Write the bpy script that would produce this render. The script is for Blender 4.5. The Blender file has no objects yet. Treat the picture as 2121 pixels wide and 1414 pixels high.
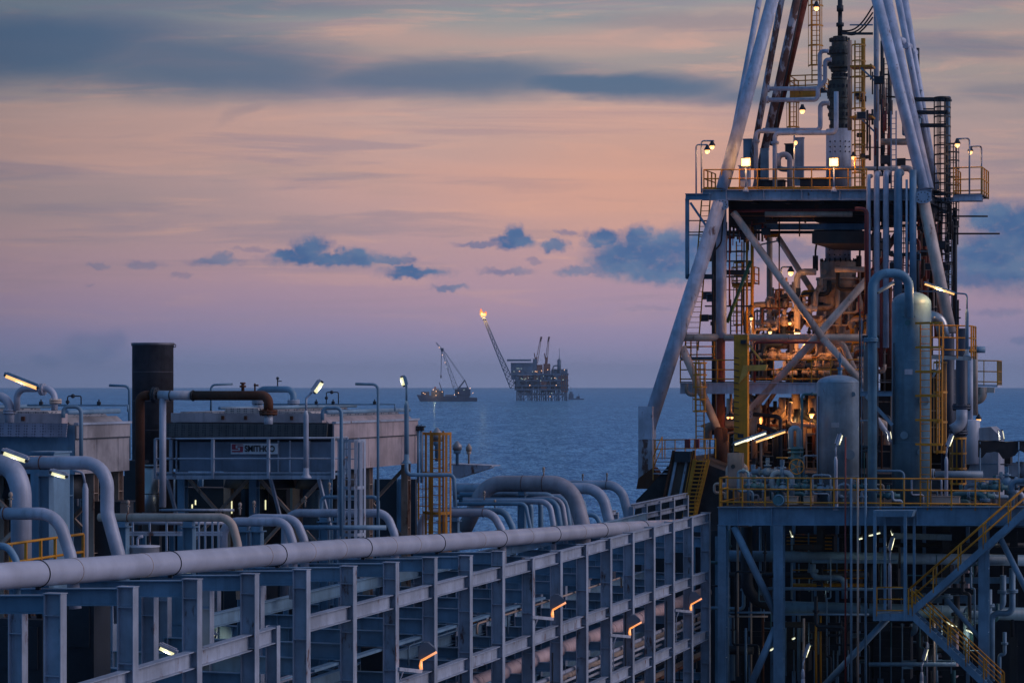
import bpy, math, random
from mathutils import Vector as V, Matrix
random.seed(7)
S = bpy.context.scene
# ---------------------------------------------------------------- camera
F = 5008.0; HZ = 795.0; EYE = 26.0
cam = bpy.data.cameras.new('camera'); camo = bpy.data.objects.new('camera', cam)
S.collection.objects.link(camo); S.camera = camo
camo.location = (0, 0, EYE); camo.rotation_euler = (math.radians(90), 0, 0)
cam.sensor_width = 36; cam.lens = 36*F/2121; cam.shift_y = (HZ-707)/2121
cam.clip_start = 1; cam.clip_end = 90000
# ---------------------------------------------------------------- colour helpers
def lin(c):
    r = []
    for x in c[:3]:
        x = x/255.0; r.append(x/12.92 if x <= .04045 else ((x+.055)/1.055)**2.4)
    return (r[0], r[1], r[2], 1)
# ---------------------------------------------------------------- world: dusk sky, warm ahead, blue behind
W = bpy.data.worlds.new('World'); S.world = W; W.use_nodes = True
nt = W.node_tree; nt.nodes.clear()
class NG:
    def __init__(s, nt): s.nt = nt
    def n(s, t, **k):
        o = s.nt.nodes.new(t)
        for a, b in k.items(): setattr(o, a, b)
        return o
    def put(s, sock, v):
        if hasattr(v, 'is_linked') or hasattr(v, 'node'): s.nt.links.new(v, sock)
        else: sock.default_value = v
    def m(s, op, a, b=0.0, c=0.0, clamp=False):
        o = s.n('ShaderNodeMath', operation=op, use_clamp=clamp)
        s.put(o.inputs[0], a); s.put(o.inputs[1], b); s.put(o.inputs[2], c); return o.outputs[0]
    def vm(s, op, a, b=(0, 0, 0), out=0):
        o = s.n('ShaderNodeVectorMath', operation=op)
        s.put(o.inputs[0], a); s.put(o.inputs[1], b); return o.outputs[out]
    def mapp(s, v, loc=(0, 0, 0), sc=(1, 1, 1), rot=(0, 0, 0)):
        o = s.n('ShaderNodeMapping'); s.put(o.inputs[0], v); o.inputs[1].default_value = loc
        o.inputs[2].default_value = rot; o.inputs[3].default_value = sc; return o.outputs[0]
    def noise(s, v, scale, det=3, rough=.5, dist=0.0, out=0):
        o = s.n('ShaderNodeTexNoise'); s.put(o.inputs['Vector'], v); o.inputs['Scale'].default_value = scale
        o.inputs['Detail'].default_value = det; o.inputs['Roughness'].default_value = rough
        o.inputs['Distortion'].default_value = dist; return o.outputs[out]
    def ss(s, v, a, b, c=0.0, d=1.0):
        o = s.n('ShaderNodeMapRange', interpolation_type='SMOOTHSTEP')
        s.put(o.inputs[0], v); o.inputs[1].default_value = a; o.inputs[2].default_value = b
        o.inputs[3].default_value = c; o.inputs[4].default_value = d; return o.outputs[0]
    def mix(s, f, a, b):
        o = s.n('ShaderNodeMix', data_type='RGBA')
        s.put(o.inputs[0], f); s.put(o.inputs[6], a); s.put(o.inputs[7], b); return o.outputs[2]
    def ramp(s, v, stops):
        o = s.n('ShaderNodeValToRGB'); s.put(o.inputs[0], v); e = o.color_ramp.elements
        while len(e) < len(stops): e.new(.5)
        for k, (p, c) in enumerate(stops): e[k].position = p; e[k].color = c
        return o.outputs[0]
g = NG(nt)
gen = g.n('ShaderNodeTexCoord').outputs['Generated']
sp = g.n('ShaderNodeSeparateXYZ'); nt.links.new(gen, sp.inputs[0])
dx, dy, dz = sp.outputs
ys = g.m('MAXIMUM', dy, .12)
U = g.m('MULTIPLY_ADD', g.m('DIVIDE', dx, ys), F, 1060.5)      # azimuth measured in small tangent steps
Hh = g.m('MULTIPLY', g.m('DIVIDE', dz, ys), F)                  # height above eye level in the same steps
cb = g.n('ShaderNodeCombineXYZ'); g.put(cb.inputs[0], U); g.put(cb.inputs[1], Hh); UV = cb.outputs[0]
wob = g.noise(g.mapp(UV, sc=(.0011, .0045, 1)), 1.0, 3, .5)
hw = g.m('MULTIPLY_ADD', g.m('SUBTRACT', wob, .5), 110.0, Hh)
base = g.ramp(g.m('DIVIDE', hw, 2400.0, clamp=True), [
    (0.0, lin((138, 148, 188))), (.018, lin((139, 143, 180))), (.04, lin((154, 143, 176))), (.073, lin((176, 148, 168))), (.10, lin((188, 153, 162))),
    (.1375, lin((198, 160, 158))), (.183, lin((203, 165, 158))), (.233, lin((200, 168, 160))), (.267, lin((176, 158, 152))),
    (.33, lin((146, 154, 158))), (.6, lin((92, 112, 142))), (1.0, lin((52, 74, 112)))])
# stretched high cloud streaks
st = g.noise(g.mapp(UV, sc=(.0016, .013, 1), rot=(0, 0, .03)), 1.0, 4, .55, .3)
st2 = g.noise(g.mapp(UV, loc=(7, 3, 0), sc=(.0007, .007, 1), rot=(0, 0, -.02)), 1.0, 3, .5, .4)
hi = g.ss(Hh, 210, 420)
c1 = g.mix(g.m('MULTIPLY', g.m('MULTIPLY', g.ss(st, .45, .72), hi), .5), base, lin((162, 148, 148)))
c2 = g.mix(g.m('MULTIPLY', g.m('MULTIPLY', g.ss(st2, .46, .66), g.ss(Hh, 150, 380)), .5), c1, lin((208, 162, 150)))
c2 = g.mix(g.m('MULTIPLY', g.m('MULTIPLY', g.ss(st2, .56, .36), hi), .35), c2, lin((140, 138, 146)))
st3 = g.noise(g.mapp(UV, loc=(3, 9, 0), sc=(.0026, .026, 1), rot=(0, 0, .02)), 1.0, 6, .62, .6)
st4 = g.noise(g.mapp(UV, loc=(13, 1, 0), sc=(.0012, .017, 1), rot=(0, 0, -.012)), 1.0, 5, .6, .5)
c2 = g.mix(g.m('MULTIPLY', g.m('MULTIPLY', g.ss(st3, .50, .68), g.ss(Hh, 60, 330)), .48), c2, lin((218, 170, 154)))
c2 = g.mix(g.m('MULTIPLY', g.m('MULTIPLY', g.ss(st4, .50, .36), g.ss(Hh, 60, 330)), .50), c2, lin((152, 138, 152)))
wm = ell(UV, 1420, 370, 620, 190) if 0 else g.vm('LENGTH', g.vm('MULTIPLY', g.vm('SUBTRACT', UV, (1420, HZ-370, 0)), (1/650, 1/200, 0)), out=1)
c2 = g.mix(g.m('MULTIPLY', g.ss(wm, 1.2, 0.0), .62), c2, lin((224, 164, 138)))
# broad slate band
warp = g.vm('ADD', UV, g.vm('MULTIPLY', g.vm('SUBTRACT', g.noise(g.mapp(UV, sc=(.0028, .008, 1)), 1.0, 4, .6, .4, 1), (.5, .5, .5)), (170, 62, 0)))
def ell(vec, cx, cy, rx, ry, rot=0.0):
    # offset then scale: length of ((p-c)/r)
    a = g.vm('SUBTRACT', vec, (cx, HZ-cy, 0))
    if rot: a = g.mapp(a, rot=(0, 0, rot))
    return g.vm('LENGTH', g.vm('MULTIPLY', a, (1/rx, 1/ry, 0)), out=1)
acc = None
for (cx, cy, rx, ry, am, ro) in [(40, 95, 620, 112, .95, 0.0), (430, 135, 560, 92, .85, .05), (900, 160, 480, 62, .85, .03), (1270, 180, 420, 33, .95, .03),
                              (1640, 198, 420, 28, .8, .02), (1950, 95, 330, 36, .5, 0), (1500, 45, 420, 26, .3, 0), (300, 10, 600, 50, .45, 0),
                              (540, 205, 120, 22, .3, -.5), (2100, 190, 160, 30, .35, 0)]:
    q = ell(warp, cx, cy, rx, ry, ro)
    v = g.m('MULTIPLY', g.ss(q, 1.12, .25), am)
    acc = v if acc is None else g.m('MAXIMUM', acc, v)
c3 = g.mix(acc, c2, lin((86, 110, 138)))
# puffs of low cumulus
warp2 = g.vm('ADD', UV, g.vm('MULTIPLY', g.vm('SUBTRACT', g.noise(UV, .042, 5, .62, 0, 1), (.5, .5, .5)), (64, 34, 0)))
acc = None
for (cx, cy, rx, ry, am) in [(690, 537, 140, 15, 1), (645, 515, 44, 27, 1), (600, 530, 50, 15, 1), (735, 527, 42, 17, 1), (800, 539, 56, 10, .9), (842, 536, 26, 10, .8),
        (445, 541, 56, 10, .8), (458, 533, 26, 10, .8), (516, 517, 38, 6, .4), (860, 565, 76, 12, 1), (846, 557, 32, 11, 1), (935, 595, 42, 7, .8),
        (300, 547, 40, 10, .55), (204, 551, 26, 6, .5), (1065, 502, 50, 16, 1), (1068, 488, 26, 24, 1), (995, 507, 56, 7, .75), (1148, 508, 32, 14, .95),
        (1048, 562, 56, 9, .65), (1178, 480, 26, 6, .6), (1106, 540, 22, 5, .5), (1325, 527, 112, 42, 1), (1250, 496, 44, 22, 1), (1322, 490, 40, 26, 1),
        (1385, 505, 60, 32, 1), (1380, 560, 130, 30, 1), (1206, 562, 52, 10, .8), (1278, 545, 70, 34, 1), (1480, 520, 120, 62, 1), (2090, 535, 170, 74, 1),
        (2060, 452, 70, 42, 1), (2000, 570, 130, 34, .9), (2130, 470, 90, 60, 1), (2112, 706, 26, 9, .4), (1640, 520, 100, 30, .7), (1790, 500, 80, 20, .6),
        (182, 722, 62, 34, .36), (94, 747, 34, 14, .3), (240, 706, 26, 24, .3), (378, 571, 22, 6, .4), (180, 590, 12, 4, .35), (1340, 640, 60, 5, .2), (2070, 648, 60, 8, .3)]:
    q = ell(warp2, cx, cy, rx, ry)
    v = g.m('MULTIPLY', g.ss(q, 1.34, .50), am)
    acc = v if acc is None else g.m('MAXIMUM', acc, v)
shade = g.noise(g.mapp(UV, sc=(.012, .02, 1)), 1.0, 3)
cc = g.mix(g.ss(shade, .35, .7), lin((64, 104, 152)), lin((96, 124, 160)))
wis = g.noise(g.mapp(UV, sc=(.035, .06, 1)), 1.0, 5, .65)
c4 = g.mix(g.m('MULTIPLY', acc, g.ss(wis, .22, .52, .70, .95)), c3, cc)
# a thin warm fringe where the low puffs catch the last light
fr = g.m('MULTIPLY', g.m('MULTIPLY', acc, g.m('SUBTRACT', 1.0, acc)), g.ss(Hh, 120, 320))
c4 = g.mix(g.m('MULTIPLY', fr, .55), c4, lin((214, 162, 156)))
# the sky to the sides, overhead and behind the camera: plain blue dusk, paler to the right
back = g.ramp(g.m('MULTIPLY_ADD', dz, .5, .5), [(0.0, (.010, .022, .05, 1)), (.49, (.015, .05, .12, 1)), (.52, (.05, .125, .27, 1)), (.62, (.062, .17, .35, 1)), (1.0, (.06, .15, .32, 1))])
side = g.mix(g.ss(dx, .1, .95), back, (.28, .31, .50, 1))
side = g.mix(g.ss(dz, 0.0, -.12), side, (.02, .04, .09, 1))
uu = g.m('DIVIDE', g.m('SUBTRACT', U, 1330.0), 1400.0)
fall = g.m('SUBTRACT', 1.0, g.m('MULTIPLY', g.m('MINIMUM', g.m('MULTIPLY', uu, uu), 1.3), .33))
c4 = g.vm('MULTIPLY', c4, g.n('ShaderNodeCombineXYZ').outputs[0]) if 0 else c4
fc = g.n('ShaderNodeCombineXYZ'); g.put(fc.inputs[0], g.m('POWER', fall, 1.25)); g.put(fc.inputs[1], fall); g.put(fc.inputs[2], g.m('POWER', fall, .8))
c4 = g.vm('MULTIPLY', c4, fc.outputs[0])
front = g.mix(g.ss(Hh, -20, -60), c4, lin((60, 85, 125)))
sky = g.mix(g.ss(dy, .30, .85), side, front)
bg = g.n('ShaderNodeBackground'); nt.links.new(sky, bg.inputs[0]); bg.inputs[1].default_value = 1.0
wo = g.n('ShaderNodeOutputWorld'); nt.links.new(bg.outputs[0], wo.inputs[0])
W.cycles.sampling_method = 'MANUAL'; W.cycles.sample_map_resolution = 512
# ---------------------------------------------------------------- the last light: a broad soft glow low on the right
sun = bpy.data.lights.new('sun', 'SUN'); sun.energy = .95; sun.angle = math.radians(40); sun.color = (1.0, .84, .86)
so = bpy.data.objects.new('sun', sun); S.collection.objects.link(so)
so.rotation_euler = V((-.93, .10, -.42)).to_track_quat('-Z', 'Y').to_euler()
S.view_settings.view_transform = 'Standard'; S.view_settings.look = 'None'
S.view_settings.exposure = 0; S.view_settings.gamma = 1
# ---------------------------------------------------------------- geometry helpers
TH = math.atan(1590/F)
UX = V((math.sin(TH), math.cos(TH), 0)); VX = V((math.cos(TH), -math.sin(TH), 0)); ZZ = V((0, 0, 1))
def P(px, py, Y): return V(((px-1060.5)/F*Y, Y, EYE+(HZ-py)/F*Y))
class Plane:                      # a vertical plane standing in the place; returns where a sight line meets it
    def __init__(s, p, n): s.p = V(p); s.n = V(n); s.n.z = 0
    def Y(s, px): return s.n.dot(s.p)/(s.n.x*(px-1060.5)/F+s.n.y)
    def __call__(s, px, py, d=0.0):
        y = (s.n.dot(s.p)+d)/(s.n.x*(px-1060.5)/F+s.n.y); return P(px, py, y)
def TP(px, Y): return Plane(P(px, HZ, Y), UX)     # plane across the ship
def LP(px, Y): return Plane(P(px, HZ, Y), VX)     # plane along the ship
def fillet(pts, R, n=6):
    pts = [V(p) for p in pts]; out = [pts[0]]
    for i in range(1, len(pts)-1):
        a, b, c = pts[i-1], pts[i], pts[i+1]
        u = (a-b); w = (c-b); lu, lw = u.length, w.length
        if lu < 1e-6 or lw < 1e-6: continue
        u /= lu; w /= lw; co = max(-1, min(1, u.dot(w))); an = math.acos(co)
        if an > 3.1: out.append(b); continue
        t = min(R/math.tan(an/2), lu*.49, lw*.49); r = t*math.tan(an/2)
        bis = (u+w).normalized(); ce = b+bis*(r/math.sin(an/2)); s0 = b+u*t-ce; e0 = b+w*t-ce
        tot = math.pi-an; ax = s0.cross(e0)
        if ax.length < 1e-9: out.append(b); continue
        ax.normalize()
        for k in range(n+1): out.append(ce+Matrix.Rotation(tot*k/n, 3, ax) @ s0)
    out.append(pts[-1]); return out
class MB:
    def __init__(s): s.v = []; s.f = []; s.sm = []; s.mi = []; s.cur = 0
    def add(s, vs, fs, smooth=False):
        b = len(s.v); s.v += [V(q) for q in vs]
        for f in fs: s.f.append([b+i for i in f]); s.sm.append(smooth); s.mi.append(s.cur)
        return s
    def box(s, c, d, X=VX, Y=UX, Z=ZZ):
        c = V(c); vs = [c+X*(d[0]/2*i)+Y*(d[1]/2*j)+Z*(d[2]/2*k) for k in (-1, 1) for j in (-1, 1) for i in (-1, 1)]
        return s.add(vs, [(0, 2, 3, 1), (4, 5, 7, 6), (0, 1, 5, 4), (2, 6, 7, 3), (0, 4, 6, 2), (1, 3, 7, 5)])
    def frame(s, a, b, up=None):
        d = (V(b)-V(a)).normalized(); up = V(up) if up is not None else (ZZ if abs(d.z) < .95 else VX)
        x = d.cross(up)
        if x.length < 1e-5: x = d.cross(V((1, .01, 0)))
        x.normalize(); return d, x, x.cross(d).normalized()
    def bar(s, a, b, w, h, up=None):
        d, x, z = s.frame(a, b, up); a = V(a); b = V(b)
        vs = [p+x*(w/2*i)+z*(h/2*j) for p in (a, b) for i, j in ((-1, -1), (1, -1), (1, 1), (-1, 1))]
        return s.add(vs, [(3, 2, 1, 0), (4, 5, 6, 7)]+[(i, (i+1) % 4, 4+(i+1) % 4, 4+i) for i in range(4)])
    def ibeam(s, a, b, h, w, tf=None, tw=None, up=None, stiff=0):
        d, x, z = s.frame(a, b, up); a = V(a); b = V(b); tf = tf or h*.06; tw = tw or h*.035
        prof = [(-w/2, -h/2), (w/2, -h/2), (w/2, -h/2+tf), (tw/2, -h/2+tf), (tw/2, h/2-tf), (w/2, h/2-tf), (w/2, h/2), (-w/2, h/2), (-w/2, h/2-tf), (-tw/2, h/2-tf), (-tw/2, -h/2+tf), (-w/2, -h/2+tf)]
        n = len(prof); vs = [p+x*i+z*j for p in (a, b) for i, j in prof]
        s.add(vs, [(i, (i+1) % n, n+(i+1) % n, n+i) for i in range(n)]+[(11, 2, 1, 0), (7, 8, 5, 6)]+[(10, 9, 4, 3)]+[(n+0, n+1, n+2, n+11), (n+8, n+7, n+6, n+5), (n+3, n+4, n+9, n+10)])
        if stiff:
            L = (b-a).length; k = max(1, int(L/stiff))
            for i in range(1, k+1):
                c = a+d*(L*(i-.35)/k)
                s.box(c, (w*.94, tf, h-2*tf-.004), x, d, z)
        return s
    def tube(s, pts, r, n=10, caps=True, closed=False, smooth=True):
        pts = [V(p) for p in pts]; m = len(pts); rs = r if isinstance(r, (list, tuple)) else [r]*m
        d0 = (pts[1]-pts[0]).normalized(); ref = ZZ if abs(d0.z) < .9 else V((1, 0, 0)); x = d0.cross(ref).normalized(); vs = []
        pd = d0
        for i, p in enumerate(pts):
            if closed: d = (pts[(i+1) % m]-pts[i-1])
            elif i == 0: d = pts[1]-pts[0]
            elif i == m-1: d = pts[-1]-pts[-2]
            else: d = (pts[i+1]-p).normalized()+(p-pts[i-1]).normalized()
            if d.length < 1e-9: d = pd
            d = d.normalized(); q = pd.rotation_difference(d); x = (q @ x); x = (x-d*x.dot(d)).normalized(); y = d.cross(x); pd = d
            vs += [p+(x*math.cos(t)+y*math.sin(t))*rs[i] for t in [2*math.pi*k/n for k in range(n)]]
        fs = []; rng = m if closed else m-1
        for i in range(rng):
            j = (i+1) % m
            fs += [(i*n+k, i*n+(k+1) % n, j*n+(k+1) % n, j*n+k) for k in range(n)]
        b = len(s.v); s.add(vs, fs, smooth)
        if caps and not closed:
            s.f.append([b+k for k in range(n)][::-1]); s.sm.append(False); s.mi.append(s.cur)
            s.f.append([b+(m-1)*n+k for k in range(n)]); s.sm.append(False); s.mi.append(s.cur)
        return s
    def pipe(s, pts, r, R=None, n=12, arc=6): return s.tube(fillet(pts, R if R else r*3, arc), r, n)
    def lathe(s, base, prof, n=20, axis=ZZ, smooth=True):
        base = V(base); axis = V(axis).normalized(); x = axis.cross(V((0, 1, .01)) if abs(axis.y) < .9 else V((1, 0, 0))).normalized(); y = axis.cross(x)
        vs = []; fs = []
        for (r, h) in prof: vs += [base+axis*h+(x*math.cos(t)+y*math.sin(t))*max(r, .0005) for t in [2*math.pi*k/n for k in range(n)]]
        for i in range(len(prof)-1): fs += [(i*n+k, i*n+(k+1) % n, (i+1)*n+(k+1) % n, (i+1)*n+k) for k in range(n)]
        b = len(s.v); s.add(vs, fs, smooth)
        s.f.append([b+k for k in range(n)][::-1]); s.sm.append(False); s.mi.append(s.cur)
        s.f.append([b+(len(prof)-1)*n+k for k in range(n)]); s.sm.append(False); s.mi.append(s.cur); return s
    def cyl(s, a, b, r, n=14, r2=None): return s.tube([a, b], [r, r if r2 is None else r2], n)
    def ball(s, c, r, n=12, sq=1.0):
        return s.lathe(c, [(r*math.sin(math.pi*k/8), -r*sq*math.cos(math.pi*k/8)) for k in range(9)], n)
    def ring(s, c, r, t, axis=ZZ, n=20, m=6):
        axis = V(axis).normalized(); x = axis.cross(V((.3, .8, .2))).normalized(); y = axis.cross(x)
        return s.tube([V(c)+(x*math.cos(a)+y*math.sin(a))*r for a in [2*math.pi*k/n for k in range(n)]], t, m, False, True)
    def flange(s, c, d, r, t=.05, gap=.0):        # pair of bolted flange discs about c along d
        d = V(d).normalized(); c = V(c)
        s.cyl(c-d*(t+gap+.006), c-d*(gap+.006), r, 18); s.cyl(c+d*(gap+.006), c+d*(t+gap+.006), r, 18)
        x = d.cross(V((.31, .2, .93))).normalized(); y = d.cross(x)
        for k in range(8):
            a = 2*math.pi*k/8+.2; o = c+(x*math.cos(a)+y*math.sin(a))*r*.84
            s.cyl(o-d*(t*1.7+gap), o+d*(t*1.7+gap), r*.075, 5)
        return s
    def plate(s, poly, th):                        # polygon given a thickness vector
        n = len(poly); th = V(th); vs = [V(p) for p in poly]+[V(p)+th for p in poly]
        return s.add(vs, [tuple(range(n))[::-1], tuple(range(n, 2*n))]+[(i, (i+1) % n, n+(i+1) % n, n+i) for i in range(n)])
    def build(s, name, mat, parent=None, loc=None):
        if not s.v: s.add([V((0, 0, 0)), V((.01, 0, 0)), V((0, .01, 0))], [(0, 1, 2)])
        me = bpy.data.meshes.new(name)
        if parent is not None: o0 = WL[parent.name]
        elif loc is not None: o0 = V(loc)
        else:
            n = len(s.v); o0 = V((sum(q.x for q in s.v)/n, sum(q.y for q in s.v)/n, min(q.z for q in s.v)))
        me.from_pydata([tuple(q-o0) for q in s.v], [], s.f)
        me.polygons.foreach_set('use_smooth', s.sm)
        mats = mat if isinstance(mat, (list, tuple)) else [mat]
        for q in mats: me.materials.append(q)
        if len(mats) > 1: me.polygons.foreach_set('material_index', s.mi)
        me.update()
        o = bpy.data.objects.new(name, me); S.collection.objects.link(o)
        if parent is None: o.location = o0
        else: o.parent = parent
        WL[o.name] = o0; return o
def build_each(mb, name, mat, parent):
    # one object for every separate piece of the collected mesh
    par = list(range(len(mb.v)))
    def fd(a):
        while par[a] != a: par[a] = par[par[a]]; a = par[a]
        return a
    for f in mb.f:
        for i in f[1:]: par[fd(i)] = fd(f[0])
    grp = {}
    for k, f in enumerate(mb.f): grp.setdefault(fd(f[0]), []).append(k)
    for fs in grp.values():
        m = MB(); ix = {}
        for k in fs:
            for i in mb.f[k]:
                if i not in ix: ix[i] = len(m.v); m.v.append(mb.v[i])
            m.f.append([ix[i] for i in mb.f[k]]); m.sm.append(mb.sm[k]); m.mi.append(0)
        m.build(name, mat, parent)
WL = {}
def tag(o, label=None, cat=None, group=None, kind=None):
    if label: o['label'] = label
    if cat: o['category'] = cat
    if group: o['group'] = group
    if kind: o['kind'] = kind
    return o
def thing(name, label, cat, loc, group=None):
    o = bpy.data.objects.new(name, None); S.collection.objects.link(o); o.location = loc; o.empty_display_size = .3
    WL[o.name] = V(loc); return tag(o, label, cat, group)
def copy_thing(o, delta, label=None):
    c = o.copy(); S.collection.objects.link(c); c.location = o.location+V(delta)
    if label: c['label'] = label
    for ch in o.children:
        d = ch.copy(); S.collection.objects.link(d); d.parent = c
        for e in ch.children:
            h = e.copy(); S.collection.objects.link(h); h.parent = d
    return c
# ---------------------------------------------------------------- materials
MT = {}
def paint(name, col, rough=.5, rust=.0, var=.18, metal=0.0, rustcol=(.10, .030, .012), scale=1.0, spec=.5, streak=True, bump=.15):
    m = bpy.data.materials.new(name); m.use_nodes = True; t = m.node_tree; g = NG(t); b = t.nodes['Principled BSDF']
    oc = g.n('ShaderNodeTexCoord').outputs['Object']
    n1 = g.noise(oc, .9*scale, 5, .6); n2 = g.noise(oc, 7*scale, 4, .6)
    c = tuple(col)+(1,); dk = tuple(x*(1-var*1.6) for x in col)+(1,); lt = tuple(min(1, x*(1+var)) for x in col)+(1,)
    c1 = g.mix(g.ss(n1, .3, .7), dk, lt); c1 = g.mix(g.m('MULTIPLY', g.ss(n2, .5, .75), .25), c1, dk)
    if streak:      # grime running down
        n4 = g.noise(g.mapp(oc, sc=(5*scale, 5*scale, .45*scale)), 1.0, 4, .6)
        c1 = g.mix(g.m('MULTIPLY', g.ss(n4, .48, .70), .50), c1, tuple(x*.55+.008 for x in col)+(1,))
    if rust > 0:
        n3 = g.noise(g.mapp(oc, sc=(2.2*scale, 2.2*scale, .8*scale)), 1.0, 8, .68)
        ed = .74-.42*rust
        mk = g.ss(n3, ed, ed+.10)
        rc = g.mix(g.noise(oc, 14*scale, 4), tuple(x*.55 for x in rustcol)+(1,), tuple(x*1.7 for x in rustcol)+(1,))
        c1 = g.mix(g.m('MULTIPLY', mk, .9), c1, rc)
        g.put(b.inputs['Roughness'], g.m('MULTIPLY_ADD', mk, .85-rough, rough))
    else: g.put(b.inputs['Roughness'], g.m('MULTIPLY_ADD', n2, .25, rough-.12))
    g.put(b.inputs['Base Color'], c1); b.inputs['Metallic'].default_value = metal; b.inputs['Specular IOR Level'].default_value = spec
    if bump:
        bp = g.n('ShaderNodeBump'); bp.inputs['Strength'].default_value = bump; bp.inputs['Distance'].default_value = .02
        g.put(bp.inputs['Height'], n2); t.links.new(bp.outputs[0], b.inputs['Normal'])
    MT[name] = m; return m
def glow(name, col, st):
    m = bpy.data.materials.new(name); m.use_nodes = True; t = m.node_tree; b = t.nodes['Principled BSDF']
    b.inputs['Base Color'].default_value = (.6, .6, .55, 1); b.inputs['Emission Color'].default_value = tuple(col)+(1,)
    b.inputs['Emission Strength'].default_value = st; MT[name] = m; return m
BLUE = paint('blue_grey_paint', (.17, .30, .42), .5, .22)
STEEL = paint('pale_steel_paint', (.38, .43, .52), .5, .38)
YELDIM = paint('dimmed_yellow_paint', (.50, .19, .01), .6, .3)  # rusted yellow, its colour darkened to offset the low sun on it
HEADP = paint('header_pipe_paint', (.46, .48, .57), .34, .08, .10, streak=False)
WHITE = paint('white_paint', (0.56, 0.58, 0.66), .5, .2)
WPIPE = paint('white_pipe_paint', (0.46, 0.48, 0.57), .38, .22)
LEG = paint('leg_paint', (0.56, 0.59, 0.7), .42, .34)
CREAM = paint('cream_paint', (0.62, 0.47, 0.38), .55, .3)
BEIGE = paint('beige_paint', (0.44, 0.32, 0.25), .6, .42)
YEL = paint('yellow_paint', (.74, .285, .012), .5, .15)
YELD = paint('deep_yellow_paint', (.62, .26, .012), .5, .3)
RED = paint('rust_red_steel', (0.24, 0.05, 0.03), .75, .6, .3)
MAROON = paint('maroon_pipe_paint', (.22, .035, .035), .55, .3)
RUSTY = paint('rusted_steel', (.12, .045, .025), .85, .75, .3)
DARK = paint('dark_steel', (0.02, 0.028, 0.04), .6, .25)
BLACK = paint('black_cable', (.012, .013, .016), .6, 0)
STACKM = paint('sooty_stack_steel', (.15, .14, .16), .55, .35, .3, metal=.3)
GREEN = paint('green_grey_metal', (.045, .062, .062), .45, .3)
TGREEN = paint('teal_paint', (0.05, 0.16, 0.19), .5, .2)
GALV = paint('galvanised_sheet', (.42, .38, .38), .42, .22, .25, metal=.45)
PINKW = paint('pale_panel_sheet', (0.52, 0.42, 0.43), .42, .22, .2, metal=.25)
LAG = paint('silver_lagging', (.5, .5, .5), .3, .1, .2, metal=.8)
RUBB = paint('black_tarpaulin', (.012, .014, .02), .8, 0, .3, streak=False)
DECKM = paint('deck_paint', (.016, .018, .02), .85, .5, .4)
GWARM = glow('warm_lamp_glass', (1, .46, .13), 2.0)
GFLOOD = glow('floodlight_glass', (1, .52, .16), 2.2)
GCOOL = glow('pale_lamp_glass', (1.0, .95, .52), .85)
GCOOL2 = glow('bright_tube_glass', (1.0, .48, .13), 1.35)
GORG = glow('orange_lamp_glass', (1, .30, .035), 1.05)
GTINY = glow('far_lamp_glass', (1, .50, .22), 4)
GTINW = glow('far_white_lamp_glass', (.75, .95, .8), 1.8)
# ---------------------------------------------------------------- sea
def sea():
    R = EYE*F/(803-HZ); n = 96; mb = MB(); rad = [0, 150, 400, 1000, 2500, 6000, R]
    vs = [V((0, 0, 0))]; fs = []
    for r in rad[1:]: vs += [V((r*math.cos(2*math.pi*k/n), r*math.sin(2*math.pi*k/n), 0)) for k in range(n)]
    fs += [(0, 1+k, 1+(k+1) % n) for k in range(n)]
    for i in range(len(rad)-2):
        a = 1+i*n; b = a+n; fs += [(a+k, b+k, b+(k+1) % n, a+(k+1) % n) for k in range(n)]
    mb.add(vs, fs)
    m = bpy.data.materials.new('sea_water'); m.use_nodes = True; t = m.node_tree; g = NG(t); b = t.nodes['Principled BSDF']
    oc = g.n('ShaderNodeTexCoord').outputs['Object']
    w1 = g.noise(g.mapp(oc, sc=(.16, .028, 1), rot=(0, 0, .06)), 1.0, 6, .66, .4)
    w2 = g.noise(g.mapp(oc, loc=(40, 7, 0), sc=(.62, .11, 1), rot=(0, 0, -.05)), 1.0, 5, .65)
    w3 = g.noise(g.mapp(oc, sc=(.045, .006, 1)), 1.0, 4, .6)
    patch = g.noise(g.mapp(oc, sc=(.0008, .0022, 1)), 1.0, 4, .6)
    h = g.m('ADD', g.m('MULTIPLY', w1, 5.0), g.m('MULTIPLY', w2, 1.3))
    bp = g.n('ShaderNodeBump'); bp.inputs['Strength'].default_value = 1.0; bp.inputs['Distance'].default_value = 1.0
    g.put(bp.inputs['Height'], h); 
    t.nodes.remove(b); df = g.n('ShaderNodeBsdfDiffuse'); gs = g.n('ShaderNodeBsdfGlossy'); mx = g.n('ShaderNodeMixShader')
    w4 = g.noise(g.mapp(oc, loc=(4, 17, 0), sc=(1.5, .22, 1)), 1.0, 3, .6)
    rip = g.m('ADD', g.m('MULTIPLY', w1, .3), g.m('ADD', g.m('MULTIPLY', w2, .4), g.m('ADD', g.m('MULTIPLY', w3, .1), g.m('MULTIPLY', w4, .2))))
    wc = g.mix(g.ss(rip, .455, .55), (.04, .20, .38, 1), (.30, .68, .96, 1))  # light and dark of the wave faces mixed into the water colour
    g.put(df.inputs[0], g.mix(g.m('MULTIPLY', g.ss(patch, .35, .65), .35), wc, (.09, .28, .46, 1)))
    gs.inputs[0].default_value = (.24, .50, .88, 1); gs.inputs['Roughness'].default_value = .10
    t.links.new(bp.outputs[0], df.inputs['Normal']); t.links.new(bp.outputs[0], gs.inputs['Normal'])
    mx.inputs[0].default_value = .45; t.links.new(df.outputs[0], mx.inputs[1]); t.links.new(gs.outputs[0], mx.inputs[2])
    t.links.new(mx.outputs[0], t.nodes['Material Output'].inputs[0])
    tag(mb.build('sea', m, loc=(0, 0, 0)), kind='structure')
sea()
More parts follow.
